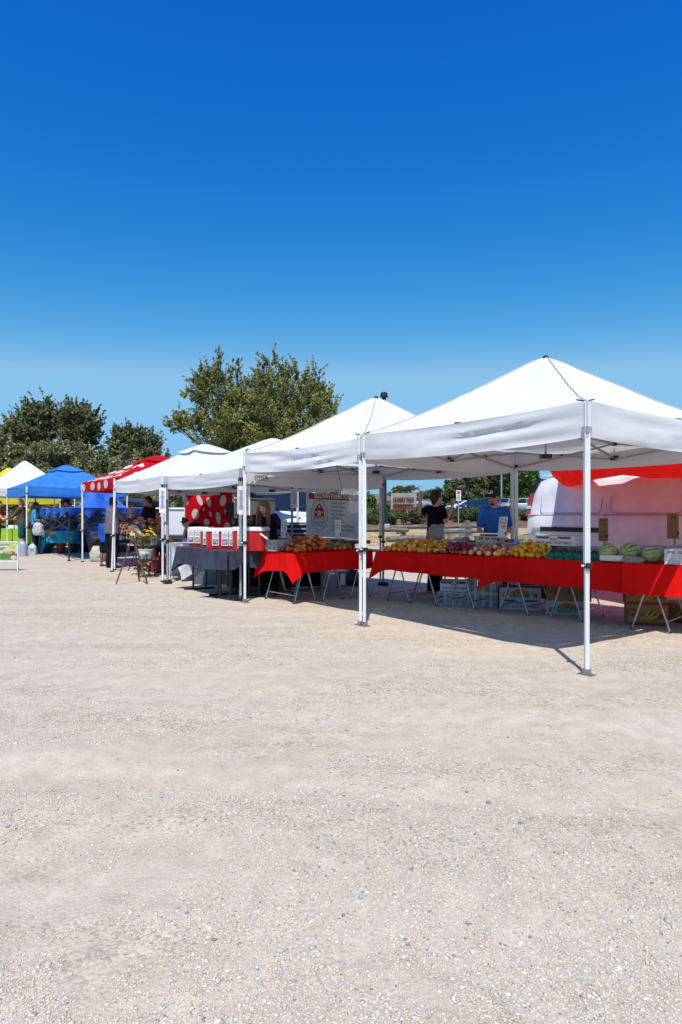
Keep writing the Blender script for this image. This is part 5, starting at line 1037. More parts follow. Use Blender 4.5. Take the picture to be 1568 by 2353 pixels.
# scale
def scale():
    t = thing('market_scale', 'cream electronic scale with three small displays, in front of the blue shirted man', 'scale', T2.w(1.62, .62, ZT + .165), a2); CR = mat('scale_cream', (.5, .49, .42), .5); b = MB()
    b.prism([(-.2, 0), (.2, 0), (.19, .06), (.12, .1), (-.12, .1), (-.19, .06)], -.13, .13, CR); b.v = [(x, y * (1 if z < .07 else .8) + (.02 if z > .07 else 0), z) for x, y, z in b.v]; b.build('housing', t)
    b = MB(); b.box((0, -.13, .055), (.38, .01, .07), CR); b.build('display_panel', t)
    for i in (-.1, 0, .1): b = MB(); b.box((i, -.138, .06), (.07, .006, .035), mat('lcd', (.09, .11, .09), .2)); b.build('display', t)
    b = MB(); b.box((0, .02, .13), (.4, .3, .014), CHROME); b.box((0, .02, .115), (.1, .1, .03), BLACK); b.build('weighing_pan', t)
    b = MB(); b.lathe([(0, 0), (.022, 0), (.022, .004), (0, .004)], INKB, seg=16, cap=False); b.v = [(x + .175, -.142 - z, y + .05) for x, y, z in b.v]; b.build('seal', t)
scale()
t = thing('metal_tray', 'steel tray beside the scale, tilted under the price sign', 'tray', T2.w(1.98, .56, ZT + .16), a2); b = MB(); b.box((0, 0, .03), (.26, .2, .008), CHROME, rot=Matrix.Rotation(R(14), 3, 'X')); b.tube((-.13, -.1, .005), (.13, -.1, .005), .012, CHROME); b.build('pan', t)
def tub(name, label, loc, r, h, m, handle=True, lid=None):
    t = thing(name, label, 'bucket' if 'bucket' in name else 'tub', loc); b = MB(); b.lathe([(r * .82, 0), (r * .98, h * .93), (r * 1.04, h * .93), (r * 1.04, h), (r * .95, h), (r * .78, .012), (0, .012)], m, seg=24, cap=False); b.lathe([(0, 0), (r * .82, 0)], m, seg=24, cap=False); b.build('shell', t, smooth=40)
    if handle: b = MB(); b.path([(-r, 0, h * .9), (-r * .9, -r * .6, h * .6), (0, -r * 1.05, h * .5), (r * .9, -r * .6, h * .6), (r, 0, h * .9)], .004, STEEL, 5); b.build('handle', t)
    return t
BLUEP = mat('blue_plastic', (.01, .09, .5), .35)
tub('blue_tub', 'bright blue tub behind the left end of the scale', T2.w(1.38, .72, ZT + .02), .1, .23, BLUEP, False)
tub('blue_tub', 'small blue tub by the hand of the long haired woman', at(684, 1241, 10.9), .045, .07, BLUEP, False)
# clear bags
def bag(label, loc, r, m=BAG, seed=0, rz=0, upright=0, contents=None):
    t = thing('plastic_bag', label, 'bag', loc, rz); b = MB(); v, f = _sphere(28, 18); V = []
    for x, y, z in v:
        k = 1 + .22 * nz(x * 2.2, y * 2.2, z * 2.2 + seed) + .14 * nz(x * 6, y * 6, z * 6 + seed) + (.22 * max(0, z) ** 2 * abs(nz(x * 4, y * 4, seed)) * 3 if not upright else 0)
        X, Y_, Z = x * r[0] * k, y * r[1] * k, (z * k if z > -.55 else -.55 * k) * r[2]
        V.append((X, Y_, Z + r[2] * .56))
    b.add(V, f, m); b.build('film', t, smooth=True)
    if contents:
        cm, n, rr = contents; c = MB(); rs = random.Random(seed)
        for i in range(n): a = rs.uniform(0, 6.3); q = rs.uniform(0, .75); c.ball((math.cos(a) * q * r[0] * .8, math.sin(a) * q * r[1] * .8, rr + rs.uniform(0, r[2] * .35) * (1 - q)), rr, cm, 8, 6)
        c.build('contents', t, smooth=True)
    return t
bag('clear bag of red fruit behind the yellow peaches', T2.w(.7, .62, ZT + .16), (.19, .13, .15), BAG, 1, a2, contents=(PEM, 26, .02))
bag('clear bag slumped left of the upright one with grapes', T2.w(1.03, .64, ZT + .17), (.15, .12, .09), BAG, 2, a2, contents=(YLM, 16, .02))
bag('tall open clear bag holding green grapes behind the man in black', T2.w(1.2, .6, ZT + .17), (.1, .09, .2), BAG, 3, a2, 1, contents=(MATS.get('gg') or bpy.data.materials['green_grape'], 40, .012))
bag('tangled clear bag behind the nectarines and golden plums', T2.w(2.22, .6, ZT + .15), (.2, .13, .09), BAG, 4, a2, contents=(bpy.data.materials['red_grape'], 24, .015))
bag('loose clear bag lying on the red cloth in front of the watermelons', T2.w(3.82, -.06, ZT + .02), (.13, .07, .045), BAG, 5, a2 + .1)
def roll(label, loc, rz, r, L_, hang=None):
    t = thing('bag_roll', label, 'bag roll', loc, rz); b = MB(); b.tube((-L_ / 2, 0, 0), (L_ / 2, 0, 0), r, mat('roll_white', (.66, .65, .6), .5), seg=24); b.build('roll', t, smooth=40)
    b = MB(); b.tube((L_ / 2, 0, 0), (L_ / 2 + .004, 0, 0), r * .45, CARD, seg=16); b.build('core', t)
    if hang: b = MB(); b.grid(lambda u, v: Vector((-.02 + .14 * u + .01 * nz(u * 3, v * 4, 1), -r + .008 * nz(u * 9, v * 6, 2), -v * .3)), 14, 14, mat('hang_film', (.7, .72, .75), .25, alpha=.3, spec=.6)); b.build('hanging_bag', t, smooth=True)
    return t
t = roll('roll of clear bags hanging on two cords under the canopy, beside the tent pole', at(803, 1128, 9.4), R(20), .038, .2, True)
b = MB()
for s, dx, dy in ((-1, -.13, .52), (1, .14, .55)): b.tube((s * .1, 0, 0), (s * .1 + dx, 0, dy), .0035, BLACK, seg=5)
b.build('cord', t)
roll('white roll of clear bags lying in front of the leftmost watermelons', T2.w(3.58, -.05, ZT + .06), a2 + .06, .036, .26)
# hand lettered price signs
def psign(label, px, Y, ytop, ybot, w_, lines, m, rz, tilt=0, dark=True, zf=None):
    p = at(px, ybot, Y); h = (ybot - ytop) / F * Y; zf = zf or (ZT + .02); t = thing('price_sign', label, 'price sign', (p.x, p.y, zf), rz); dz = p.z - zf
    b = MB(); n = 9; pts = [(-w_ / 2, dz), (w_ / 2, dz), (w_ / 2 + tilt, dz + h), (-w_ / 2 + tilt, dz + h)]; b.prism(pts, -.004, .004, m); b.build('board', t)
    b = MB()
    for s, z, wd, hh in lines: b.text(s, (tilt * z + random.uniform(-.003, .003), -.006, dz + h * z), hh, INK, width=wd * w_, tilt=random.uniform(-.05, .05), shear=.15)
    b.build('lettering', t)
    b = MB(); b.box((w_ * .15, .012, dz * .5), (.022, .012, dz + .16), WOODS); b.build('stake', t)
    b = MB(); b.box((w_ * .45, 0, dz + h * .22), (.022, .022, .03), BLACK); b.build('clip', t)
BRD = mat('sign_board', (.6, .6, .6), .8)
mm = [('Mix &', .87, .72, .03), ('Match', .72, .85, .033), ('4.00', .55, .6, .04), ('lb', .47, .15, .015)]
psign('white hand lettered price sign standing before the long haired woman', 652, 10.75, 1194, 1236, .095, mm, BRD, R(5), .01)
psign('price sign lettered in green before the poultry banner', 777, 10.85, 1195, 1237, .1, [('Lime', .88, .6, .025), ('Mix &', .72, .72, .03), ('Match', .57, .75, .03)], BRD, R(5), 0)
psign('white hand lettered price sign standing before the man in the blue cap', 1154, 9.55, 1187, 1235, .115, mm, BRD, R(-25), .025)
psign('brown cardboard price sign standing behind the leftmost watermelon', 1387, 8.75, 1190, 1243, .115, [('Basket', .9, .9, .03), ('7.00 lb', .72, .8, .045), ('or', .57, .2, .02), ('2 for', .44, .8, .045), ('12.00', .22, .85, .045)], CARD, R(-25), 0)
psign('brown cardboard price sign at the right edge with one price', 1547, 8.35, 1179, 1237, .13, [('99', .82, .55, .06), ('c', .92, .15, .02), ('watermelon', .63, .85, .02)], CARD, R(-25), 0)
# red coolers
def cooler(label, loc, rz, w_, d, h, sheets, handle=False):
    t = thing('red_cooler', label, 'cooler', loc, rz); b = MB(); b.rbox((0, 0, h * .42), (w_, d, h * .84), REDP, .03, taper=1.03); b.build('body', t, smooth=30)
    b = MB(); b.rbox((0, 0, h * .92), (w_ + .035, d + .035, h * .16), mat('cooler_lid', (.68, .7, .74), .4), .035); b.build('lid', t, smooth=30)
    for s in (-1, 1):
        b = MB()
        if handle and s > 0: b.tube((w_ / 2 - .04, -d / 2 - .02, h * .72), (w_ / 2 + .08, -d / 2 - .03, h * .5), .013, PAPER)
        else: b.box((s * (w_ / 2 + .012), 0, h * .62), (.02, .16, .03), PAPER)
        b.build('handle', t)
    for k, x in enumerate(sheets):
        b = MB(); sw, sh = .115, .235; y = -d / 2 - .018; b.box((x, y, h * .78 - sh / 2 + .03), (sw, .003, sh), PAPER); s = b.build('price_sheet', t)
        b = MB(); y -= .003; z1 = h * .78 + .03
        b.prism([(x - .008, z1 - .03), (x + .008, z1 - .03), (x + .008, z1 - .018), (x, z1 - .008), (x - .008, z1 - .018)], y, y + .001, INKR)
        for i, s_ in enumerate([['CHICKEN', 'LEGS', 'PER POUND'], ['CHICKEN', 'PARTY WINGS', '15.00 PER POUND'], ['CHICKEN BREAST', 'BONELESS', '22 PER POUND'], ['WHOLE', 'CHICKEN', '10.00 PER POUND'], ['CHICKEN THIGHS', 'BONELESS', '20 PER POUND'], ['CHICKEN THIGHS', 'BONE IN', '15 PER POUND']][(k + int(w_ * 10)) % 6]): b.text(s_, (x, y, z1 - .055 - i * .024), .014, INKB, width=.09, bold=i < 2)
        b.box((x, y, z1 - .175), (.09, .001, .085), mat('photo_bg%d' % (k % 2), [(.09, .13, .2), (.3, .22, .12)][k % 2], .7)); b.build('print', s)
        b = MB(); rs = random.Random(k + int(w_ * 100)); CK = mat('chicken_meat', (.58, .42, .36), .7)
        for i in range(5): b.ball((x + rs.uniform(-.025, .025), y - .001, z1 - .175 + rs.uniform(-.022, .022)), (rs.uniform(.012, .02), .0015, rs.uniform(.01, .017)), CK, 8, 5)
        b.build('picture', s)
def gt(px, Y): return Vector((xat(px, Y), Y, 0))
cz = ZT + .012
for lab, px, Y, w_, sh, rz, hd, h_ in (('red cooler with a white lid and two price sheets, leftmost on the charcoal cloth', 463, 11.95, .36, (-.12, .01), R(-14), False, .33), ('red cooler with one price sheet, in the gap behind the first two', 487, 11.6, .3, (-.02,), R(-16), False, .32), ('red cooler with a single grey price sheet, middle of the row', 508, 11.1, .4, (-.02,), R(-14), False, .33), ('red cooler with two price sheets, behind the double tent leg', 545, 10.85, .42, (-.13, 0), R(-16), False, .34), ('largest red cooler with a white swing handle, right end of the row', 577, 10.55, .5, (-.1,), R(-12), True, .36)):
    cooler(lab, (xat(px, Y), Y, cz), rz, w_, .3, h_, sh, hd)
CARTW = mat('carton_white', (.5, .48, .5), .8, c2=(.42, .4, .42), scale=5)
# under the tables
def fbox(kind):
    def f(b, w_, d, h):
        y = -d / 2 - .005
        if kind == 'ca':
            OR = mat('print_orange', (.55, .14, .02), .8); DK = mat('print_brown', (.12, .03, .02), .8)
            P = [(.22 * w_ * math.cos(R(k)), h * .5 + h * .42 * math.sin(R(k))) for k in range(0, 181, 12)]; b.prism(P, y, y + .001, OR)
            for k in range(15, 180, 22): b.tube((0, y - .0015, h * .5), (.2 * w_ * math.cos(R(k)), y - .0015, h * .5 + h * .4 * math.sin(R(k))), .0022, mat('print_yellow', (.6, .35, .05), .8), seg=4)
            b.text('CALIFORNIA', (0, y - .004, h * .42), .05, DK, width=w_ * .5, bold=True); b.text('PREMIUM FRESH FRUIT', (0, y - .003, h * .2), .022, INK, width=w_ * .5, bold=True)
            for s in (-1, 1):
                for q, z, m in ((.36, .42, OR), (.41, .46, mat('print_peach', (.5, .28, .06), .8)), (.385, .28, DK)): b.ball((s * q * w_, y, h * z), (.022, .002, .022), m, 10, 6)
                b.box((s * .3 * w_, y, h * .55), (.012, .002, .06), BLACK)
        elif kind == 'ban':
            YL = mat('print_banana', (.42, .27, .03), .8); RD = mat('print_redband', (.25, .03, .015), .8)
            b.box((0, y, h * .1), (w_ * .99, .001, h * .15), RD)
            b.lathe([(0, 0), (.05, 0)], RD, seg=20, cap=False); n = len(b.v) - 40; b.v = b.v[:n] + [(x - w_ * .38, y - .002, z_ * .9 + h * .66) for x, z_, q in b.v[n:]]; b.text('Dole', (-w_ * .38, y - .006, h * .66), .03, YL, width=.07, bold=True)
            for i in range(6):
                c0 = Vector((-w_ * .24 + i * .012, y - .003 - i * .0015, h * .26)); b.path([c0 + Vector((.135 * s + .01 * i, 0, h * (.02 + .55 * s * s * (1.1 - i * .12)))) for s in (0, .25, .5, .75, 1)], [.006, .016, .02, .018, .006], YL, 6) if i % 2 == 0 else b.path([c0 + Vector((.135 * s + .01 * i, -.012, h * (.02 + .55 * s * s * (1.1 - i * .12)))) for s in (0, .25, .5, .75, 1)], .002, INK, 4)
            b.text('PREMIUM', (w_ * .3, y - .003, h * .52), .03, INK, width=w_ * .26, bold=True); b.text('BANANAS', (w_ * .3, y - .003, h * .4), .03, INK, width=w_ * .26, bold=True)
        elif kind == 'fv': frv(b, w_, d, h)
        else:
            for x in (-.3, 0, .3): b.box((x * w_, y, h * .5), (.014, .002, .05), BLACK)
    return f
def gbox(label, px, py, w_, d, h, m, kind, z=0, rz=None, name='fruit_carton', open_=True): p = gd(px, py); return carton(label, (p.x, p.y + d / 2, z), (a2 + R(26)) if rz is None else rz, w_, d, h, m, fbox(kind), open_, name)
gbox('white carton of sun printed fruit, top of the stack under the golden plums', 1205, 1402, .55, .38, .15, CARTW, 'ca', .155); gbox('white carton with red lettering, bottom of the stack under the golden plums', 1205, 1402, .55, .38, .15, CARTW, 'fv')
gbox('white sun printed carton on the ground under the green baskets', 1315, 1412, .55, .4, .17, CARTW, 'ca'); gbox('plain brown carton stacked on the sun printed one under the green baskets', 1318, 1412, .56, .42, .24, CARD, 'pl', .175, open_=False)
gbox('brown banana carton, bottom left of the stack at the right edge', 1500, 1438, .44, .36, .24, CARD2, 'ban', open_=False, name='banana_carton'); gbox('brown banana carton, top left of the stack at the right edge', 1497, 1438, .44, .36, .24, CARD2, 'ban', .243, open_=False, name='banana_carton'); gbox('brown banana carton turned side on at the right edge', 1592, 1434, .4, .36, .24, CARD2, 'ban', open_=False, name='banana_carton', rz=a2)
gbox('white carton with red lettering on the crates behind the middle table legs', 1052, 1389, .42, .3, .15, WHITE, 'fv', .19)
p = gd(1050, 1391); crate('white crate on the ground under the lettered carton', (p.x, p.y + .17, 0), a2 + .3, .42, .32, .19)
p = gd(1122, 1396); crate('white crate on the ground right of the lettered carton, lower of two', (p.x, p.y + .2, 0), a2 + .3, .42, .34, .2); crate('white crate stacked on another right of the lettered carton', (p.x, p.y + .2, .2), a2 + .3, .42, .34, .2)
p = gd(1205, 1372); o = thing('yellow_bin', 'yellow bin lying in the shade behind the sun printed cartons', 'bin', (p.x, p.y, 0), a2); b = MB(); b.rbox((0, .3, .3), (.9, .4, .2), mat('bin_yellow', (.4, .19, .02), .5), .04); b.box((0, .3, .1), (.86, .36, .2), BLACK); b.build('shell', o)
p = gd(762, 1354); t = thing('storage_box', 'clear plastic storage box under the grape table', 'storage box', (p.x, p.y + .2, 0), a1); b = MB(); b.rbox((0, 0, .15), (.4, .36, .3), mat('clear_box', (.35, .37, .42), .2, alpha=.55), .03, taper=1.08); b.build('box', t); b = MB(); b.box((0, 0, .31), (.45, .41, .02), mat('clear_lid', (.5, .5, .53), .3, alpha=.8)); b.build('lid', t); b = MB(); b.box((.08, -.21, .17), (.1, .004, .2), PAPER); b.build('label', t)
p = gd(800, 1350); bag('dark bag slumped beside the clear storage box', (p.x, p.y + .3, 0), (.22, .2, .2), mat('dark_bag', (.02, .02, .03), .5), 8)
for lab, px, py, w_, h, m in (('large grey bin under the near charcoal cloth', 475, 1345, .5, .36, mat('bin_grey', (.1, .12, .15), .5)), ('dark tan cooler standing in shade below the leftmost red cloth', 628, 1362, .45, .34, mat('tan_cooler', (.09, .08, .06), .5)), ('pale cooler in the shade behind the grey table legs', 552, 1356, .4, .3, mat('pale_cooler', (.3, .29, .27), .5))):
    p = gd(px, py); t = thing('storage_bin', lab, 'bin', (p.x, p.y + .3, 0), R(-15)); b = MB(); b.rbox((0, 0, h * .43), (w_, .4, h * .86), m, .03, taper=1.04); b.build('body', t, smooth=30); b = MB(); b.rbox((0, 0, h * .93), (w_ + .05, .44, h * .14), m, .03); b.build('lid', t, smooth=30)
o = Fr((-1.85, 11.35), R(10)); drape(o, 0, 1.5, 0, .6, .7, .62, BLKC, 'black_tablecloth', 'black cloth hanging to the ground over the table behind the red coolers', wave=.03, seed=11); table(o, .02, 1.48, .02, .58, .69, 'table under the black cloth where the saleswoman works', (.3, 1.2), legm=DARKS)
# ---------------------------------------------------------------- people
def V3(*a): return Vector(a)
def evalmesh(b, voxel, smooth=6, m=None, name='x'):
    me = bpy.data.meshes.new('tmp'); me.from_pydata(b.v, [], b.f); me.update(); o = bpy.data.objects.new('tmp', me); col.objects.link(o)
    r = o.modifiers.new('r', 'REMESH'); r.mode = 'VOXEL'; r.voxel_size = voxel
    s = o.modifiers.new('s', 'SMOOTH'); s.iterations = smooth; s.factor = .5
    dg = bpy.context.evaluated_depsgraph_get(); out = bpy.data.meshes.new_from_object(o.evaluated_get(dg)); bpy.data.objects.remove(o); bpy.data.meshes.remove(me)
    out.materials.clear()
    for mm_ in m: out.materials.append(mm_)
    out.polygons.foreach_set('material_index', [0] * len(out.polygons)); smoothen(out); out.name = name; return out
def limb(b, pts, rr, seg=14):
    for i, (p, r) in enumerate(zip(pts, rr)): b.ball(p, r if isinstance(r, (int, float)) else r[0], None, seg, 10)
    for i in range(len(pts) - 1): b.tube(pts[i], pts[i + 1], rr[i], None, rr[i + 1], seg)
def tors(b, rings, seg=24):
    """rings: (centre, rx, ry, side vector, front vector)"""
    v = []; n = seg
    for c, rx, ry, sx, fy in rings:
        for j in range(n): a = 6.2832 * j / n; ca, sa = math.cos(a), math.sin(a); v.append(c + sx * rx * (abs(ca) ** .85) * (1 if ca > 0 else -1) + fy * ry * (abs(sa) ** .9) * (1 if sa > 0 else -1))
    f = [(i * n + j, i * n + (j + 1) % n, (i + 1) * n + (j + 1) % n, (i + 1) * n + j) for i in range(len(rings) - 1) for j in range(n)]
    f += [tuple(range(n - 1, -1, -1)), tuple(range((len(rings) - 1) * n, len(rings) * n))]; b.add(v, f, None)
SKN = {k: mat('skin_' + k, c, .55, c2=tuple(x * .9 for x in c), scale=12, spec=.35) for k, c in dict(fair=(.66, .37, .26), tan=(.54, .29, .18), brown=(.2, .09, .05), med=(.46, .23, .13)).items()}
def hand(b, wr, d, side, curl=.5, s=1.0, up=None):
    """palm and five bent fingers from the wrist along d; side = direction the thumb leaves"""
    d = d.normalized(); side = (side - d * side.dot(d)).normalized(); nrm = d.cross(side).normalized(); s *= 1.0
    P0 = wr; P1 = wr + d * .085 * s; tors(b, [(P0, .024 * s, .018 * s, side, nrm), (wr + d * .03 * s, .036 * s, .017 * s, side, nrm), (P1, .041 * s, .013 * s, side, nrm)], 12)
    for k, (off, l) in enumerate([(.031, .07), (.011, .08), (-.01, .074), (-.03, .058)]):
        q = P1 + side * off * s - d * .008; pts = [q]; dd = d.copy()
        for j in range(3): dd = (dd * math.cos(curl * .6) + nrm * math.sin(curl * .6)).normalized(); nn = dd.cross(side); q = q + dd * l * s * (.42, .32, .26)[j]; pts.append(q); nrm2 = nrm
        limb(b, pts, [.0098 * s, .0092 * s, .0084 * s, .0072 * s], 8)
    q = wr + d * .02 * s + side * .028 * s; dd = (d * .65 + side * .6 + nrm * .3).normalized(); q2 = q + dd * .042 * s; dd = (d * .9 + side * .2 + nrm * .35).normalized(); limb(b, [q, q2, q2 + dd * .032 * s], [.014 * s, .011 * s, .009 * s], 8)
def person(label, loc, rz, h=1.75, skin='med', lean=0, turn=0, hd=(0, 0, 0), J=None, shirt=None, pants=None, sleeve=.5, shorts=False, shoe=None, hair=None, hairst='short', hat=None, extra=None, build=1.0, fem=False, curls=(.6, .6), collar=True, loose=1.0, beard=False, name='person', bare=False, hide_hands=False):
    t = thing(name, label, 'person', loc, rz); S = h / 1.76; L = R(lean)
    up = V3(0, math.sin(L), math.cos(L)); fw = V3(0, math.cos(L), -math.sin(L)); rt = V3(1, 0, 0)
    if turn: q = Matrix.Rotation(R(turn), 3, 'Z'); rt = q @ rt; fwt = q @ V3(0, 1, 0); fw = (fwt - up * fwt.dot(up)).normalized(); 
    pel = V3(0, 0, .95); P = dict(pel=pel, chest=pel + up * .33, neck=pel + up * .53, hb=pel + up * .60)
    sw = (.175 if not fem else .155) * build ** .5
    P['sl'] = pel + up * .475 - rt * sw; P['sr'] = pel + up * .475 + rt * sw
    P['el'] = P['sl'] + V3(-.05, 0, -.28); P['er'] = P['sr'] + V3(.05, 0, -.28); P['wl'] = P['el'] + V3(0, .1, -.23); P['wr'] = P['er'] + V3(0, .1, -.23)
    P['hl'] = V3(-.09, 0, .92); P['hr'] = V3(.09, 0, .92); P['kl'] = V3(-.1, .02, .5); P['kr'] = V3(.1, .02, .5); P['al'] = V3(-.11, -.02, .09); P['ar'] = V3(.11, -.02, .09)
    for k, v in (J or {}).items(): P[k] = Vector(v)
    for k in P: P[k] = P[k] * S
    hr = Matrix.Rotation(R(hd[2]), 3, 'Z') @ Matrix.Rotation(R(-hd[0]), 3, 'X') @ Matrix.Rotation(R(hd[1]), 3, 'Y'); hc = P['hb'] + (hr @ V3(0, .015, .075)) * S; P['hc'] = hc
    sk = SKN[skin]; b = MB(); r = S * build ** .5
    # head
    b.ball(hc + hr @ V3(0, -.008, .02) * S, (.076 * S, .094 * S, .098 * S), None, 24, 16, rot=hr); b.ball(hc + hr @ V3(0, .03, -.045) * S, (.055 * S, .056 * S, .066 * S), None, 18, 12, rot=hr)
    b.ball(hc + hr @ V3(0, .05, -.095) * S, (.028 * S, .022 * S, .02 * S), None, 12, 8, rot=hr)
    b.ball(hc + hr @ V3(0, .097, -.028) * S, (.014 * S, .02 * S, .016 * S), None, 10, 8, rot=hr); b.tube(hc + hr @ V3(0, .083, .015) * S, hc + hr @ V3(0, .102, -.025) * S, .009 * S, None, .013 * S)
    b.ball(hc + hr @ V3(0, .078, .022) * S, (.055 * S, .016 * S, .012 * S), None, 12, 8, rot=hr)
    b.ball(hc + hr @ V3(0, .08, -.062) * S, (.024 * S, .012 * S, .009 * S), None, 10, 8, rot=hr)
    for s in (-1, 1): b.ball(hc + hr @ V3(s * .077, -.008, -.01) * S, (.011 * S, .02 * S, .031 * S), None, 10, 8, rot=hr); b.ball(hc + hr @ V3(s * .04, .055, -.02) * S, (.028 * S, .028 * S, .024 * S), None, 10, 8, rot=hr)
    limb(b, [P['neck'] - up * .06 * S, P['hb'], hc + hr @ V3(0, -.01, -.03) * S], [.058 * r, .053 * r, .05 * S])
    tors(b, [(P['pel'] - up * .06 * S, .13 * r, .09 * r, rt, fw), (P['pel'] + up * .12 * S, .125 * r, .085 * r, rt, fw), (P['chest'], .15 * r, .1 * r, rt, fw), (P['chest'] + up * .13 * S, .15 * r, .08 * r, rt, fw), (P['neck'] - up * .02 * S, .07 * r, .06 * r, rt, fw)])
    for s, k in ((-1, 'l'), (1, 'r')):
        sh, el, wr = P['s' + k], P['e' + k], P['w' + k]; m1 = sh.lerp(el, .45); m2 = el.lerp(wr, .3); limb(b, [sh, m1, el, m2, wr], [.048 * r, .047 * r, .039 * r, .04 * r, .027 * r])
        if not hide_hands: d = (wr - el).normalized(); sd = (J or {}).get('t' + k); sd = Vector(sd) if sd else V3(-s * .9, .3, .3); hd_ = (J or {}).get('d' + k); hand(b, wr, Vector(hd_) if hd_ else d, sd, curls[0 if s < 0 else 1], S)
        hp, kn, an = P['h' + k], P['k' + k], P['a' + k]; m1 = hp.lerp(kn, .5); m2 = kn.lerp(an, .28) + V3(0, -.015, 0); limb(b, [hp, m1, kn, m2, an], [.088 * r, .074 * r, .052 * r, .054 * r, .036 * r])
        limb(b, [an - V3(0, .03, .03) * S, an + V3(s * .01, .06, -.045) * S, an + V3(s * .015, .13, -.06) * S], [.036 * S, .034 * S, .026 * S])
    me = evalmesh(b, .0085 if h > 1 else .007, 3, [sk], 'body'); bo = bpy.data.objects.new('body', me); col.objects.link(bo); bo.parent = t
    def part(name, bb, vox, m, sm=4, par=t): me = evalmesh(bb, vox, sm, [m], name); o = bpy.data.objects.new(name, me); col.objects.link(o); o.parent = par; return o
    # trousers
    c = 1.0 * loose
    if pants:
        b = MB(); tors(b, [(P['pel'] - up * .1 * S, .155 * r, .115 * r, rt, fw), (P['pel'] + up * .02 * S, .16 * r, .118 * r, rt, fw), (P['pel'] + up * .09 * S, .148 * r, .107 * r, rt, fw)])
        for k in 'lr':
            hp, kn, an = P['h' + k], P['k' + k], P['a' + k]; m1 = hp.lerp(kn, .5)
            if shorts: limb(b, [hp, m1, kn.lerp(hp, .12)], [.105 * r, .1 * r * c, .096 * r * c])
            else: limb(b, [hp, m1, kn, kn.lerp(an, .5), an + V3(0, 0, .01)], [.105 * r, .092 * r * c, .072 * r * c, .07 * r * c, .06 * r * c])
        part('shorts' if shorts else 'trousers', b, .012, pants)
    if shoe:
        for s, k in ((-1, 'l'), (1, 'r')):
            an = P['a' + k]; b = MB(); limb(b, [an + V3(0, -.035, -.045) * S, an + V3(s * .012, .07, -.052) * S, an + V3(s * .018, .15, -.06) * S], [.043 * S, .042 * S, .034 * S]); b.v = [(x, y, max(z, .004)) for x, y, z in b.v]; part('shoe', b, .009, shoe)
    if shirt:
        b = MB(); k1 = 1.0; lo = -.1 if not bare else .0
        tors(b, [(P['pel'] + up * (lo) * S, .162 * r * c, .122 * r * c, rt, fw), (P['pel'] + up * .05 * S, .16 * r * c, .12 * r * c, rt, fw), (P['pel'] + up * .16 * S, (.148 if fem else .158) * r * c, .112 * r * c, rt, fw), (P['chest'], .168 * r, (.128 if fem else .122) * r, rt, fw), (P['chest'] + up * .1 * S, .17 * r, .112 * r, rt, fw), (P['chest'] + up * .165 * S, .12 * r, .088 * r, rt, fw), (P['neck'] - up * .012 * S, .07 * r, .066 * r, rt, fw)])
        for k in 'lr':
            if bare: limb(b, [P['s' + k] * .5 + P['neck'] * .5 - up * .05, P['s' + k] * .5 + P['chest'] * .5], [.03, .05]); continue
            sh, el, wr = P['s' + k], P['e' + k], P['w' + k]; a = sleeve
            if a <= 1: e = sh.lerp(el, a); limb(b, [sh - (sh - P['neck']).normalized() * .012, sh.lerp(e, .5), e], [.071 * r, .064 * r, .061 * r * c])
            else: e = el.lerp(wr, a - 1); limb(b, [sh, sh.lerp(el, .5), el, e], [.071 * r, .06 * r * c, .054 * r * c, .045 * r * c])
        part('shirt', b, .011, shirt)
    hb = MB()
    def HP(x, y, z): return hc + hr @ V3(x, y, z) * S
    if hair:
        b = hb
        if hairst in ('short', 'crop', 'quiff'):
            e = .004 if hairst == 'crop' else .012
            b.ball(HP(0, -.022, .036), ((.079 + e) * S, (.09 + e) * S, (.088 + e) * S), None, 24, 16, rot=hr); b.ball(HP(0, -.06, -.02), ((.062 + e) * S, (.045 + e) * S, .065 * S), None, 18, 12, rot=hr)
            if hairst == 'quiff': b.ball(HP(.0, .045, .098), (.062 * S, .05 * S, .033 * S), None, 16, 10, rot=hr); b.ball(HP(.01, .085, .098), (.045 * S, .028 * S, .02 * S), None, 12, 8, rot=hr); b.ball(HP(0, -.08, -.075), (.05 * S, .03 * S, .05 * S), None, 12, 8, rot=hr)
        elif hairst in ('long', 'longdark'):
            b.ball(HP(0, -.02, .038), (.09 * S, .1 * S, .094 * S), None, 24, 16, rot=hr); rs = random.Random(int(loc[0] * 100)); dn = V3(0, 0, -1)
            for s in (-1, 1):
                for i in range(9):
                    a = i / 8; x = s * (.082 - .05 * a * (a > .6)); y = .045 - .12 * a; p = HP(x, y, .02); l = (.42 if hairst == 'long' else .36) * rs.uniform(.85, 1.1) * S; q1 = p + V3(s * .012, .02 if a < .4 and lean > 10 else -.01, -l * .35); q2 = q1 + V3(s * .01, .03 if a < .4 and lean > 10 else 0, -l * .4); q3 = q2 + V3(-s * .005, .0, -l * .25); limb(b, [p, q1, q2, q3], [.024 * S, .023 * S, .019 * S, .006 * S], 8)
        elif hairst == 'bob': b.ball(HP(0, -.02, .03), (.092 * S, .102 * S, .1 * S), None, 24, 16, rot=hr); b.ball(HP(0, -.065, -.05), (.075 * S, .05 * S, .08 * S), None, 18, 12, rot=hr)
        elif hairst == 'bun': b.ball(HP(0, -.02, .036), (.086 * S, .1 * S, .094 * S), None, 24, 16, rot=hr); b.ball(HP(0, -.06, .13), (.045 * S, .045 * S, .035 * S), None, 16, 10, rot=hr)
        elif hairst == 'curly':
            rs = random.Random(3); b.ball(HP(0, -.02, .04), (.09 * S, .1 * S, .096 * S), None, 24, 16, rot=hr)
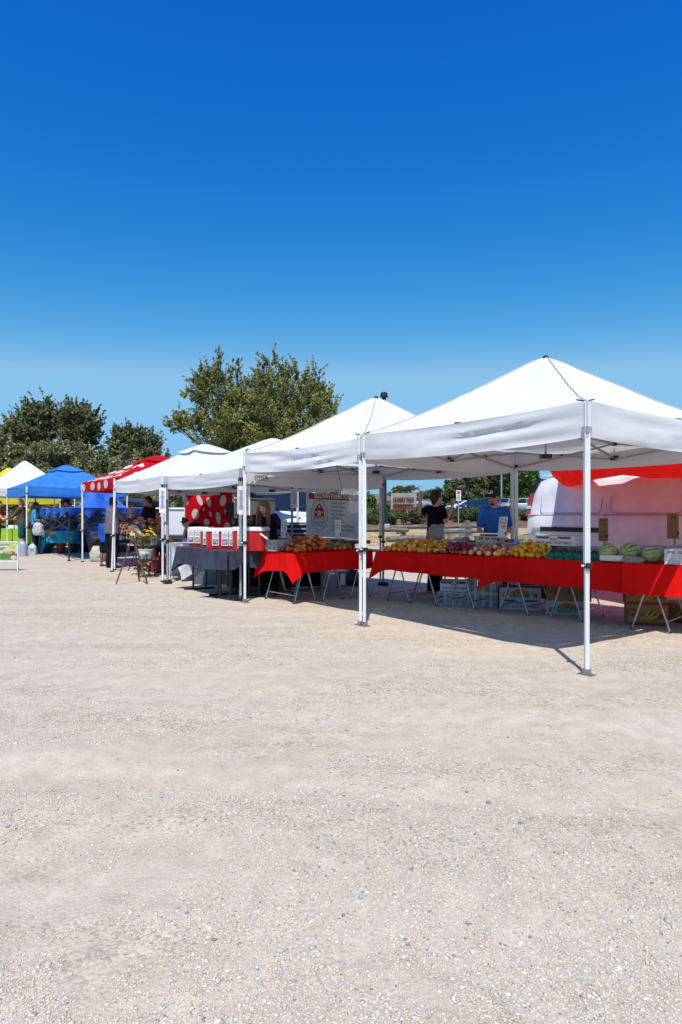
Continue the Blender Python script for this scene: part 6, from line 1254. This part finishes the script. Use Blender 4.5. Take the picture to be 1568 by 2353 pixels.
            for i in range(60): a = rs.uniform(0, 6.28); z = rs.uniform(-.2, 1); q = math.sqrt(max(0, 1 - z * z)); y = math.sin(a) * q; b.ball(HP(.1 * math.cos(a) * q, -.02 + .105 * min(y, .55), .03 + .1 * z), .024 * S, None, 8, 6)
        part('hair', hb, .007, mat('hair_' + hair, dict(dark=(.012, .008, .006), brown=(.06, .028, .013), black=(.008, .007, .008), blond=(.42, .25, .11), auburn=(.085, .034, .013))[hair], .45, c2=tuple(x * 1.7 for x in dict(dark=(.012, .008, .006), brown=(.06, .028, .013), black=(.008, .007, .008), blond=(.3, .17, .07), auburn=(.16, .065, .025))[hair]), scale=60, stretch=(1, 1, .15)), 2)
    if hat:
        b = MB(); v, f = _sphere(24, 16); V = [Vector(x) for x in v]; T = lambda x, y, z: HP(x, y, z)
        b.add([tuple(T(x * .096, -.01 + y * .112, .045 + max(z, -.12) * .1)) for x, y, z in v], f, hat); o = MB(); 
        hatp = b.build('cap' if hat is not MATS.get('hat_black') else 'hat', t, smooth=60); b = MB()
        if hat is MATS.get('hat_black'): b.grid(lambda u, v_: T(math.cos(u * 6.2832) * (.09 + .06 * v_), math.sin(u * 6.2832) * (.105 + .06 * v_), .045 - .012 * v_), 28, 3, hat)
        else: b.grid(lambda u, v_: T(math.sin((u - .5) * 2.4) * (.085 + .01 * v_), .075 + math.cos((u - .5) * 2.4) * .03 + v_ * .075 * math.cos((u - .5) * 2.2), .042 - .012 * v_ - .025 * (2 * u - 1) ** 2 * v_), 16, 5, hat)
        b.build('brim', hatp, smooth=60)
    # face
    dk = mat('eye_dark', (.02, .012, .01), .3); b = MB()
    for s in (-1, 1): b.ball(HP(s * .03, .083, .008), (.011 * S, .006 * S, .005 * S), dk, 10, 6, rot=hr)
    b.build('eyes', bo); b = MB()
    bm = mat('brow_' + (hair or 'dark'), (.05, .03, .02) if hair in ('blond', 'auburn', 'brown') else (.015, .01, .008), .8)
    for s in (-1, 1): b.tube(HP(s * .016, .092, .028), HP(s * .045, .08, .028), .0042 * S, bm, .003 * S)
    b.build('eyebrows', bo); b = MB(); b.ball(HP(0, .089, -.06), (.022 * S, .008 * S, .0065 * S), mat('lips', (.28, .08, .07), .5), 12, 6, rot=hr); b.build('mouth', bo)
    if beard: b = MB(); b.ball(HP(0, .066, -.09), (.032 * S, .022 * S, .022 * S), bm, 12, 8, rot=hr); b.ball(HP(0, .093, -.045), (.024 * S, .006 * S, .005 * S), bm, 10, 6, rot=hr); b.build('beard', bo)
    if extra: extra(t, P, HP, hr, S)
    return t, P
CL = lambda n, c, **k: mat('cloth_' + n, c, .85, c2=tuple(x * .8 for x in c), scale=6, bump=.35, bscale=11, spec=.1, **k)
HATB = mat('hat_black', (.012, .013, .018), .8)
NAVYC = mat('cap_navy', (.012, .016, .03), .8)
# man in the blue cap behind the nectarines
def capx(t, P, HP, hr, S):
    b = MB(); W_ = PAPER; b.v = []
    c = HP(-.012, .105, .105); b.ball(c, (.022, .006, .026), W_, 12, 8, rot=hr); b.ball(HP(-.012, .112, .105), (.012, .004, .014), NAVYC, 10, 6, rot=hr); b.ball(HP(.03, .1, .085), (.03, .005, .008), W_, 10, 6, rot=hr); b.ball(HP(.1, .0, .09), (.004, .02, .024), W_, 10, 6, rot=hr); b.build('cap_emblem', t)
    b = MB(); b.path([P['neck'] + V3(.07, .05, -.05), P['chest'] + V3(.07, .135, -.05), P['pel'] + V3(.02, .14, .12)], .0022, INKR, 4); b.build('cord', t)
p = Vector((xat(1136, 10.35), 10.35, 0))
person('man in a dark cap and royal blue t-shirt standing behind the nectarines and scale', p, R(172), 1.7, 'tan', 6, 0, (8, 0, -28), dict(el=(-.235, .02, 1.13), wl=(-.13, .24, 1.02), er=(.235, .04, 1.13), wr=(.16, .26, 1.0)), CL('royal', (.03, .14, .5)), CL('jean', (.02, .03, .06)), .72, shoe=BLACK, hair='dark', hairst='crop', hat=NAVYC, extra=capx, beard=True, build=.96, loose=1.05)
# man in black, one arm raised behind, one holding a peach
def pea(t, P, HP, hr, S):
    pass
p = Vector((xat(1000, 11.2), 11.2, 0))
tt, PP = person('young man in a black t-shirt with both arms raised, looking at a peach', p, R(-68), 1.72, 'fair', 3, 0, (-6, 0, 8), dict(el=(-.32, -.1, 1.38), wl=(-.3, -.12, 1.6), er=(.24, .06, 1.23), wr=(.16, .24, 1.46), tl=(.2, 1, .2), dl=(.1, .1, 1), dr=(-.2, .4, .9), tr=(-1, .2, .2)), CL('black', (.006, .006, .008)), CL('blackjean', (.006, .007, .01)), .62, shoe=BLACK, hair='dark', hairst='quiff', curls=(.1, 1.0), build=1.05, loose=1.05)
q = tt.matrix_basis @ (PP['wr'] + V3(.0, .05, .1)) if False else Vector(p) + Matrix.Rotation(R(-68), 3, 'Z') @ (PP['wr'] + V3(-.05, .05, .11))
o = fruit_proto('yellow_peach', .04, YPM); o.location = q; tag(o, 'single yellow peach held up in the raised hand of the man in black', 'peach')
# long haired saleswoman
def pony(t, P, HP, hr, S):
    b = MB(); b.tube(P['wl'] + V3(0, 0, .01), P['wl'] + V3(.01, .015, -.01), .031, mat('band_teal', (.02, .2, .16), .5)); b.build('wristband', t)
p = Vector((xat(619, 11.15), 11.15, 0))
person('woman with very long auburn hair and a dark purple t-shirt leaning over the table', p, R(172), 1.62, 'fair', 27, 0, (26, 0, -14), dict(er=(.3, .26, 1.06), wr=(.15, .38, .9), el=(-.34, .27, 1.1), wl=(-.5, .42, .98)), CL('purple', (.028, .014, .045)), CL('blackjean', (.01, .01, .012)), .6, shoe=BLACK, hair='auburn', hairst='long', extra=pony, fem=True, loose=1.05, build=1.05)
def band(t, P, HP, hr, S):
    b = MB(); b.path([HP(.094 * math.cos(a), .03, .035 + .105 * math.sin(a)) for a in [k * .2 for k in range(-1, 17)]], .008, PAPER, 6); b.build('headband', t)
p = Vector((xat(600, 12.75), 12.75, 0)); person('woman with black hair and a white headband sitting behind the red coolers', p, R(75), 1.4, 'fair', 4, 0, (5, 0, 0), None, CL('black', (.006, .006, .008)), CL('blackjean', (.01, .01, .012)), .6, shoe=BLACK, hair='black', hairst='bob', extra=band, fem=True)
def shades(t, P, HP, hr, S):
    b = MB(); 
    for s in (-1, 1): b.ball(HP(s * .033, .02, .13), (.026, .02, .008), BLACK, 12, 6, rot=hr)
    b.tube(HP(-.03, .02, .13), HP(.03, .02, .13), .005, BLACK); b.build('sunglasses', t)
p = Vector((xat(476, 14.9), 14.9, 0)); person('woman in a black tank top bending down low, dark bun and sunglasses on her head', p, R(60), 1.66, 'tan', 72, 0, (62, 0, 0), dict(pel=(0, 0, .95), el=(-.2, .5, .95), wl=(-.12, .62, .76), er=(.2, .5, .95), wr=(.1, .64, .78)), CL('black', (.008, .008, .01)), CL('blackjean', (.01, .01, .012)), .3, shoe=BLACK, hair='dark', hairst='bun', extra=shades, fem=True, bare=True)
# two men exchanging a cluster of mushrooms, and a boy
p = Vector((xat(257, 16.4), 16.4, 0))
tt, PP = person('man seen from behind in a baggy grey t-shirt and black cargo trousers', p, R(-48), 1.72, 'brown', 2, 0, (4, 0, 0), dict(el=(-.22, .28, 1.16), wl=(-.07, .5, 1.22), er=(.2, .3, 1.14), wr=(.1, .54, 1.22)), CL('greypurple', (.16, .14, .19)), CL('cargo', (.01, .011, .015)), .75, shoe=BLACK, hair='black', hairst='crop', build=1.35, loose=1.2)
p = Vector((xat(347, 16.9), 16.9, 0))
def sgl(t, P, HP, hr, S):
    b = MB(); 
    for s in (-1, 1): b.ball(HP(s * .033, .09, .01), (.026, .01, .017), BLACK, 12, 6, rot=hr); b.tube(HP(s * .06, .08, .012), HP(s * .082, -.01, .01), .004, BLACK)
    b.build('sunglasses', t)
person('man in sunglasses and a dark t-shirt facing left with both forearms held out', p, R(78), 1.76, 'tan', 5, 0, (10, 0, 0), dict(el=(-.24, .14, 1.14), wl=(-.1, .42, 1.17), er=(.24, .16, 1.12), wr=(.1, .44, 1.13)), CL('maroonblack', (.018, .01, .02)), CL('greyshort', (.06, .055, .06)), .55, shorts=True, shoe=BLACK, hair='dark', hairst='crop', extra=sgl, build=1.15)
p = Vector((xat(240, 16.9), 16.9, 0)); person('small boy in a bright blue shirt and black shorts beside the man in grey', p, R(-20), 1.25, 'brown', 0, 0, (0, 0, 20), dict(wl=(-.2, .1, .72), wr=(.2, .1, .72)), CL('brightblue', (.012, .1, .5)), CL('blackshort', (.012, .012, .016)), .8, shorts=True, shoe=mat('slate_shoe', (.07, .08, .1), .7), hair='black', hairst='crop')
# left hand group
p = Vector((xat(53, 22.6), 22.6, 0)); person('blond bearded man in an olive brown jacket and teal shorts reaching left', p, R(95), 1.8, 'fair', 6, 0, (8, 0, 0), dict(el=(-.2, .26, 1.16), wl=(-.1, .52, 1.12), er=(.24, .14, 1.14), wr=(.14, .42, 1.12)), CL('olive', (.12, .085, .045)), CL('teal', (.015, .09, .1)), 1.45, shorts=True, shoe=BLACK, hair='blond', hairst='bob', beard=True, build=1.15)
p = Vector((xat(80, 21.9), 21.9, 0)); person('woman with long black hair and a light blue shirt, beside the blue tent', p, R(-80), 1.68, 'med', 2, 0, (14, 0, 0), dict(er=(.2, .06, 1.16), wr=(.12, .24, 1.1), el=(-.22, .1, 1.16), wl=(-.1, .28, 1.1)), CL('lightblue', (.06, .3, .55)), CL('darkjean', (.012, .016, .028)), .8, shoe=BLACK, hair='black', hairst='longdark', fem=True)
bag('white and blue plastic bag held by the woman with long black hair', (xat(88, 21.7), 21.7, .62), (.17, .12, .26), BAG2, 12, 0, 1)
p = Vector((xat(72, 24.8), 24.8, 0)); person('curly haired person in a yellow top with both arms raised to the canopy', p, R(150), 1.72, 'med', 0, 0, (-5, 0, 30), dict(el=(-.32, .06, 1.62), wl=(-.3, .05, 1.88), er=(.34, .06, 1.6), wr=(.3, .05, 1.88)), CL('yellow', (.55, .42, .06)), CL('darkjean', (.012, .016, .028)), .5, shoe=BLACK, hair='brown', hairst='curly')
p = Vector((xat(168, 22.9), 22.9, 0)); person('man in a dark brimmed hat and khaki trousers bent over the fish table', p, R(80), 1.84, 'tan', 18, 0, (20, 0, 0), dict(er=(.22, .3, 1.14), wr=(.12, .42, .98), el=(-.22, .3, 1.14), wl=(-.1, .42, .98)), CL('royal2', (.015, .06, .32)), CL('khaki', (.19, .15, .11)), .8, shoe=BLACK, hair='dark', hairst='crop', hat=HATB, build=1.15, beard=True)
p = Vector((xat(366, 18.6), 18.6, 0)); person('person in a pink floral shirt with a dark bag strap, behind the bunches of flowers', p, R(150), 1.45, 'tan', 6, 0, (10, 0, 0), None, mat('pink_floral', (.5, .1, .13), .85, c2=(.6, .3, .28), scale=28), CL('darkjean', (.012, .016, .028)), .8, shoe=BLACK, hair='brown', hairst='bob', fem=True)
p = Vector((xat(-8, 22.6), 22.6, 0)); person('person at the very left edge holding out a hand over the dark cooler', p, R(-85), 1.75, 'tan', 6, 0, (10, 0, 0), dict(er=(.2, .28, 1.12), wr=(.12, .52, 1.14), el=(-.2, .26, 1.12), wl=(-.1, .45, 1.12)), CL('rust', (.3, .08, .03)), CL('darkjean', (.012, .016, .028)), .5, shoe=BLACK, hair='brown', hairst='short')

# ---------------------------------------------------------------- left hand stalls
LIME = mat('lime_cloth', (.3, .5, .02), .8, c2=(.24, .42, .015), scale=5, bump=.2); SEA = None
def seamat():
    m = mat('fish_cloth', (.01, .2, .42), .8, c2=(.02, .4, .48), scale=9, detail=6, ramp=(.42, .58)); return m
SEA = seamat()
lm = Fr((-13.0, 24.4), R(-3)); table(lm, 0, 2.1, 0, .75, .74, 'table under the lime green cloth at the far left', (.4, 1.6), legm=DARKS); drape(lm, -.03, 2.12, -.02, .78, .74, .52, LIME, 'lime_tablecloth', 'lime green tablecloth with deep folds at the far left', wave=.05, seed=12, ripple=9, edge=lambda x, s: -.16 * (s == 0) * (.5 + .5 * math.sin(x * 6)) * 0)
t = thing('serving_tray', 'white tray with small cartons on the lime green cloth', 'tray', lm.w(1.35, .25, .755), lm.a); b = MB(); b.rbox((0, 0, .06), (.75, .3, .12), WHITE, .02); b.build('tray', t)
t = thing('black_cooler', 'black cooler with faint lettering behind the lime green table', 'cooler', (xat(8, 23.6), 25.3, .0), R(-4)); b = MB(); b.rbox((.3, 0, .95), (1.0, .5, .38), BLACK, .04); b.build('body', t); b = MB(); b.rbox((.3, 0, 1.18), (1.04, .54, .1), mat('lid_grey', (.12, .13, .14), .5), .03); b.build('lid', t); b = MB(); b.text('ARCTICA', (.1, -.256, .98), .06, GPOLE, width=.4); b.build('lettering', t); b = MB(); b.box((.3, 0, .38), (.95, .45, .76), DARKS); b.build('stand', t)
fs_ = Fr((xat(94, 22.1), 22.15), R(-4)); table(fs_, 0, 1.02, 0, .6, .74, 'table under the turquoise fish patterned cloth', (.2, .8), legm=DARKS); drape(fs_, -.03, 1.05, -.02, .62, .74, .4, SEA, 'fish_tablecloth', 'turquoise tablecloth with an orange fish and a long hanging left corner', corners=(0,), wave=.02, seed=13, edge=lambda x, s: .4 * math.exp(-((x + .02) / .14) ** 2))
b = MB(); y = -.06
b.ball((.38, y, .68), (.2, .004, .06), mat('fish_orange', (.6, .25, .04), .8), 18, 8); b.prism([(.16, .68), (.06, .74), (.07, .62)], y - .004, y, MATS['fish_orange']); b.ball((.42, y - .004, .67), (.14, .003, .035), mat('fish_yellow', (.65, .5, .2), .8), 14, 8); b.prism([(.3, .63), (.36, .55), (.42, .62)], y - .004, y, MATS['fish_orange'])
for k in range(18): b.ball((.12 + k * .045, y + .005, .5), (.008, .004, .01), PAPER, 8, 4)
fo = bpy.data.objects['fish_tablecloth']; o = b.build('fish_print', fo)
for lab, px, w_, h, m, zz, yy in (('dark grey plastic bin standing on the fish patterned table', 128, .45, .33, mat('bin_dark', (.035, .04, .05), .5), .76, 22.5), ('small blue cooler at the right end of the fish patterned table', 147, .2, .26, BLUEP, .76, 22.5)):
    t = thing('storage_bin', lab, 'bin', (xat(px, yy), yy, zz), 0); b = MB(); b.rbox((0, 0, h * .42), (w_, .36, h * .84), m, .03, taper=1.05); b.build('body', t, smooth=30); b = MB(); b.rbox((0, 0, h * .92), (w_ + .04, .4, h * .13), m, .02); b.build('lid', t)
t = thing('grill_hood', 'pale grey angular grill hood behind the woman with long black hair', 'grill', (xat(93, 24.5), 24.6, 0), R(5)); b = MB(); b.rbox((0, 0, 1.2), (.75, .5, .42), mat('hood_grey', (.3, .32, .37), .35, .4), .06, taper=.78); b.build('hood', t); b = MB(); b.box((0, 0, .5), (.7, .45, .98), DARKS); b.build('cabinet', t)
# jugs
def jug(label, px, py, w_, h, m, lab=None):
    p = gd(px, py); t = thing('water_jug', label, 'jug', p, R(8)); b = MB(); d = w_ * .8
    pr = [(1, 0), (1.02, .05), (1, .6), (.92, .72), (.55, .88), (.24, .93), (.24, 1.0)]; v = []; n = 20
    for s, z in pr:
        for j in range(n):
            a = 6.2832 * j / n; ca, sa = math.cos(a), math.sin(a); e = .55 if z < .75 else 1; v.append((w_ / 2 * s * abs(ca) ** e * (1 if ca > 0 else -1), d / 2 * s * abs(sa) ** e * (1 if sa > 0 else -1), z * h))
    b.add(v, [(i * n + j, i * n + (j + 1) % n, (i + 1) * n + (j + 1) % n, (i + 1) * n + j) for i in range(6) for j in range(n)] + [tuple(range(n - 1, -1, -1)), tuple(range(6 * n, 7 * n))], m); b.build('bottle', t, smooth=50)
    b = MB(); b.path([(-w_ * .46, 0, h * .5), (-w_ * .52, 0, h * .68), (-w_ * .38, 0, h * .82), (-w_ * .15, 0, h * .9)], .018, m, 8); b.build('handle', t, smooth=True); b = MB(); b.tube((0, 0, h * .98), (0, 0, h * 1.04), w_ * .14, PAPER if lab else m, seg=14); b.build('cap', t)
    if lab: b = MB(); b.box((0, -d / 2 - .006, h * .45), (w_ * .5, .004, h * .22), lab); b.build('label', t)
jug('large clear water jug standing left of the tent leg', 51, 1277, .26, .5, mat('jug_clear', (.4, .46, .5), .25, alpha=.75)); jug('smaller cloudy water jug with a blue label right of the tent leg', 75, 1275, .23, .37, mat('jug_milky', (.5, .58, .57), .35, alpha=.92), mat('label_blue', (.1, .42, .6), .6))
# mushroom signboard
p = gd(12, 1311); t = thing('sign_stand', 'white metal stand with a green mushroom farm poster at the left edge', 'sign', (p.x - .1, p.y, 0), R(2))
b = MB(); x0, x1, z0, z1 = -.52, .38, .235, .66
for x in (x0, x1): b.tube((x, 0, 0), (x, .02, z1), .013, WHITE, sq=True)
for z in (z0 - .02, z1): b.tube((x0, 0, z), (x1, 0, z), .013, WHITE, sq=True)
b.tube((x1 - .1, .3, 0), (x1 - .1, .02, z1 - .05), .011, GPOLE); b.tube((x0 + .1, .3, 0), (x0 + .1, .02, z1 - .05), .011, GPOLE); b.build('frame', t)
b = MB(); W_ = x1 - x0 - .03; cx = (x0 + x1) / 2; b.box((cx, .0, (z0 + z1) / 2), (W_, .008, z1 - z0 - .03), mat('poster_cream', (.55, .56, .42), .7)); b.build('poster', t)
b = MB(); b.box((cx, -.006, z0 + .09), (W_, .003, .15), mat('poster_green', (.03, .15, .05), .7, c2=(.12, .3, .08), scale=14)); b.text('Mushrooms?', (cx + .04, -.008, z1 - .06), .05, INK, width=.55); b.box((.19, -.01, .41), (.26, .003, .065), mat('poster_brown', (.25, .09, .03), .7)); b.text('Mushy', (.17, -.013, .425), .045, mat('poster_yellow', (.75, .65, .03), .7), width=.18, bold=True); b.text('MADNESS', (.19, -.013, .39), .016, PAPER, width=.12)
for k in range(3): b.box((-.05, -.008, .53 - k * .022), (.32 - k * .05, .002, .006), INK)
b.ball((.26, -.008, .56), (.075, .004, .05), mat('poster_lime', (.45, .55, .06), .7), 16, 8); b.box((.26, -.008, .5), (.04, .003, .09), MATS['poster_cream']); b.ball((.29, -.01, .3), (.07, .004, .05), mat('poster_pink', (.6, .35, .25), .7, c2=(.7, .55, .45), scale=40), 14, 8); b.build('print', t)
# easel
t = thing('wooden_easel', 'brown wooden easel standing empty in the sun before the flower buckets', 'easel', (xat(303, 12.75), 12.75, 0), R(3)); b = MB(); b.tube((-.29, 0, 0), (.015, .08, .94), .013, BROWNW, .011, sq=True); b.build('leg', t); b = MB(); b.tube((.29, 0, 0), (-.015, .08, .94), .013, BROWNW, .011, sq=True); b.build('leg', t); b = MB(); b.tube((.02, .5, 0), (0, .1, .92), .012, BROWNW, sq=True); b.build('leg', t)
b = MB(); b.box((0, .07, .93), (.09, .03, .05), mat('easel_top', (.55, .48, .38), .7)); b.build('head', t)
# flowers, buckets, stools
t0 = None
def stool(label, x, y, h): 
    t = thing('wire_stool', label, 'stool', (x, y, 0), R(20)); b = MB(); b.box((0, 0, h), (.36, .36, .025), DARKS); b.build('seat', t)
    for sx in (-1, 1):
        for sy in (-1, 1): b = MB(); b.tube((sx * .17, sy * .17, 0), (sx * .16, sy * .16, h - .01), .012, DARKS); b.build('leg', t)
    b = MB()
    for z in (.12, h * .5): [b.tube((s * .165, -.165, z), (s * .165, .165, z), .007, DARKS) for s in (-1, 1)]; [b.tube((-.165, s * .165, z), (.165, s * .165, z), .007, DARKS) for s in (-1, 1)]
    b.build('stretcher', t)
stool('black metal stool holding the taller flower bucket', xat(362, 14.6), 14.6, .62); stool('lower black metal stool holding the white flower bucket', xat(338, 14.2), 14.2, .36)
FO = mat('flower_orange', (.7, .22, .02), .7); FYL = mat('flower_yellow', (.75, .48, .03), .7); FCO = mat('flower_coral', (.65, .1, .06), .7); FPK = mat('flower_pink', (.6, .15, .25), .7); LG = mat('stem_green', (.04, .1, .03), .7, trans=.2); LG2 = mat('pale_leaf', (.25, .32, .12), .7, trans=.2); WRAP = mat('kraft_wrap', (.3, .17, .09), .8)
def bouquet(label, loc, n, sp, seed, cols, dirv=(0, 0, 1), wrap=True):
    t = thing('bouquet', label, 'flowers', loc); rs = random.Random(seed); D = Vector(dirv).normalized(); b = MB(); fl = MB(); lf = MB()
    for i in range(n):
        d = (D + Vector((rs.uniform(-1, 1), rs.uniform(-1, 1), rs.uniform(-.4, .6))) * sp).normalized(); l = rs.uniform(.22, .42); e = d * l; b.tube((0, 0, 0), e, .004, LG)
        m = rs.choice(cols); r = rs.uniform(.028, .05); k = 12
        for j in range(k): a = 6.2832 * j / k; s_ = d.orthogonal().normalized(); u_ = d.cross(s_); pp = s_ * math.cos(a) + u_ * math.sin(a); fl.ball(e + pp * r * .62 + d * .004, (r * .42, r * .42, r * .3), m, 6, 4)
        fl.ball(e + d * .012, r * .4, mat('flower_eye', (.09, .04, .015), .9), 8, 5)
        for j in range(5): q = e * rs.uniform(.3, 1) + Vector((rs.uniform(-.07, .07), rs.uniform(-.07, .07), rs.uniform(-.08, .05))); w_ = Vector((rs.uniform(-1, 1), rs.uniform(-1, 1), rs.uniform(-1, 1))).normalized() * .022; v_ = Vector((rs.uniform(-1, 1), rs.uniform(-1, 1), rs.uniform(-1, 1))).normalized() * .05; lf.add([q - v_, q + w_, q + v_, q - w_], [(0, 1, 2, 3)], rs.choice([LG, LG, LG2]))
    b.build('stems', t); fl.build('blossoms', t); lf.build('leaves', t)
    if wrap: w_ = MB(); w_.grid(lambda u, v: D * (.02 + v * .22) + (D.orthogonal().normalized() * math.cos(u * 5) + D.cross(D.orthogonal().normalized()) * math.sin(u * 5)) * (.03 + v * .09 + .01 * math.sin(u * 20)), 20, 4, WRAP); w_.build('paper_wrap', t)
mbk = mat('zinc', (.4, .41, .42), .3, .8, c2=(.28, .29, .3), scale=10)
tub('metal_bucket', 'shiny zinc bucket of coral flowers on the taller stool', (xat(359, 14.6), 14.6, .635), .13, .22, mbk); bouquet('coral and orange flowers in the zinc bucket', (xat(359, 14.6), 14.6, .8), 14, .8, 1, [FCO, FCO, FYL, FPK])
tub('white_bucket', 'white bucket in front of the stool with sunflowers', (xat(335, 14.2), 14.2, .375), .15, .2, WHITE); bouquet('orange sunflowers and trailing greens in kraft paper above the white bucket', (xat(328, 14.2), 14.2, .62), 20, 1.0, 2, [FO, FYL, FYL, FO]); bouquet('trailing orange flowers hanging low left of the sunflowers', (xat(318, 14.3), 14.3, .85), 16, .9, 3, [FO, FYL, FCO], (-.4, 0, .3)); bouquet('pale trailing greens hanging over the bucket rim', (xat(332, 14.1), 14.1, .5), 9, .8, 4, [FCO, FO], (0, -.3, -.8), False)
tub('red_bucket', 'large red bucket with lettering on the ground under the flower stools', (xat(362, 15.2), 15.2, 0), .16, .38, mat('bucket_red', (.4, .012, .015), .5)); tub('red_bucket', 'red bucket on the ground between the khaki trousers and the boy', (xat(216, 21.5), 21.5, 0), .17, .38, MATS['bucket_red']); tub('red_bucket', 'red bucket in the shade under the fish patterned table', (xat(136, 22.3), 22.45, 0), .15, .36, MATS['bucket_red'])
fb = Fr((xat(293, 15.6), 15.6), R(-3)); table(fb, 0, 1.15, 0, .5, .62, 'low dark table crowded with flower pots behind the easel', (.2, .9), legm=DARKS)
for i, (x, m) in enumerate(((.1, FPK), (.3, MATS['fish_orange']), (.5, BLUEP), (.72, FPK), (.95, FYL))): tub('flower_pot', ['pink', 'orange', 'blue', 'rose pink', 'yellow'][i] + ' flower pot on the low dark table behind the easel', fb.w(x, .2, .625), .06, .14, m, False)
bouquet('small green bunch on the low dark table behind the easel', fb.w(.35, .25, .76), 8, .7, 5, [FPK, FYL], wrap=False); bouquet('sunflower bunch on the table behind the row of red coolers', (xat(565, 13.2), 13.2, .98), 9, .7, 6, [FYL, FO], wrap=False)
bag('pale green cloth bag standing on the ground between the red bucket and the boy', (xat(224, 18.6), 18.6, 0), (.2, .16, .25), mat('bag_green', (.4, .45, .36), .8), 14)
# oyster mushroom cluster between the two men
b = MB(); rs = random.Random(5); MU = mat('mushroom_pink', (.55, .26, .2), .7, c2=(.62, .36, .28), scale=30)
for i in range(26): z = i / 26 * .26; a = rs.uniform(0, 6.3); q = .1 * (1 - (z / .3) ** 2) ** .5; b.ball((math.cos(a) * q * .8, math.sin(a) * q * .6, z + .05), (rs.uniform(.035, .055), rs.uniform(.03, .05), .011), MU, 12, 5)
b.tube((0, 0, 0), (0, 0, .24), .045, mat('mushroom_stem', (.6, .5, .48), .8), .03)
o = b.build('mushroom_cluster', None, at(299, 1190, 16.5)); tag(o, 'cluster of pink oyster mushrooms held between the two men', 'mushrooms')
t = Fr((xat(214, 20.6), 20.6), R(-3)); table(t, 0, .75, 0, .5, .6, 'white folding table with flat trays behind the boy', (.1, .6), legm=DARKS)
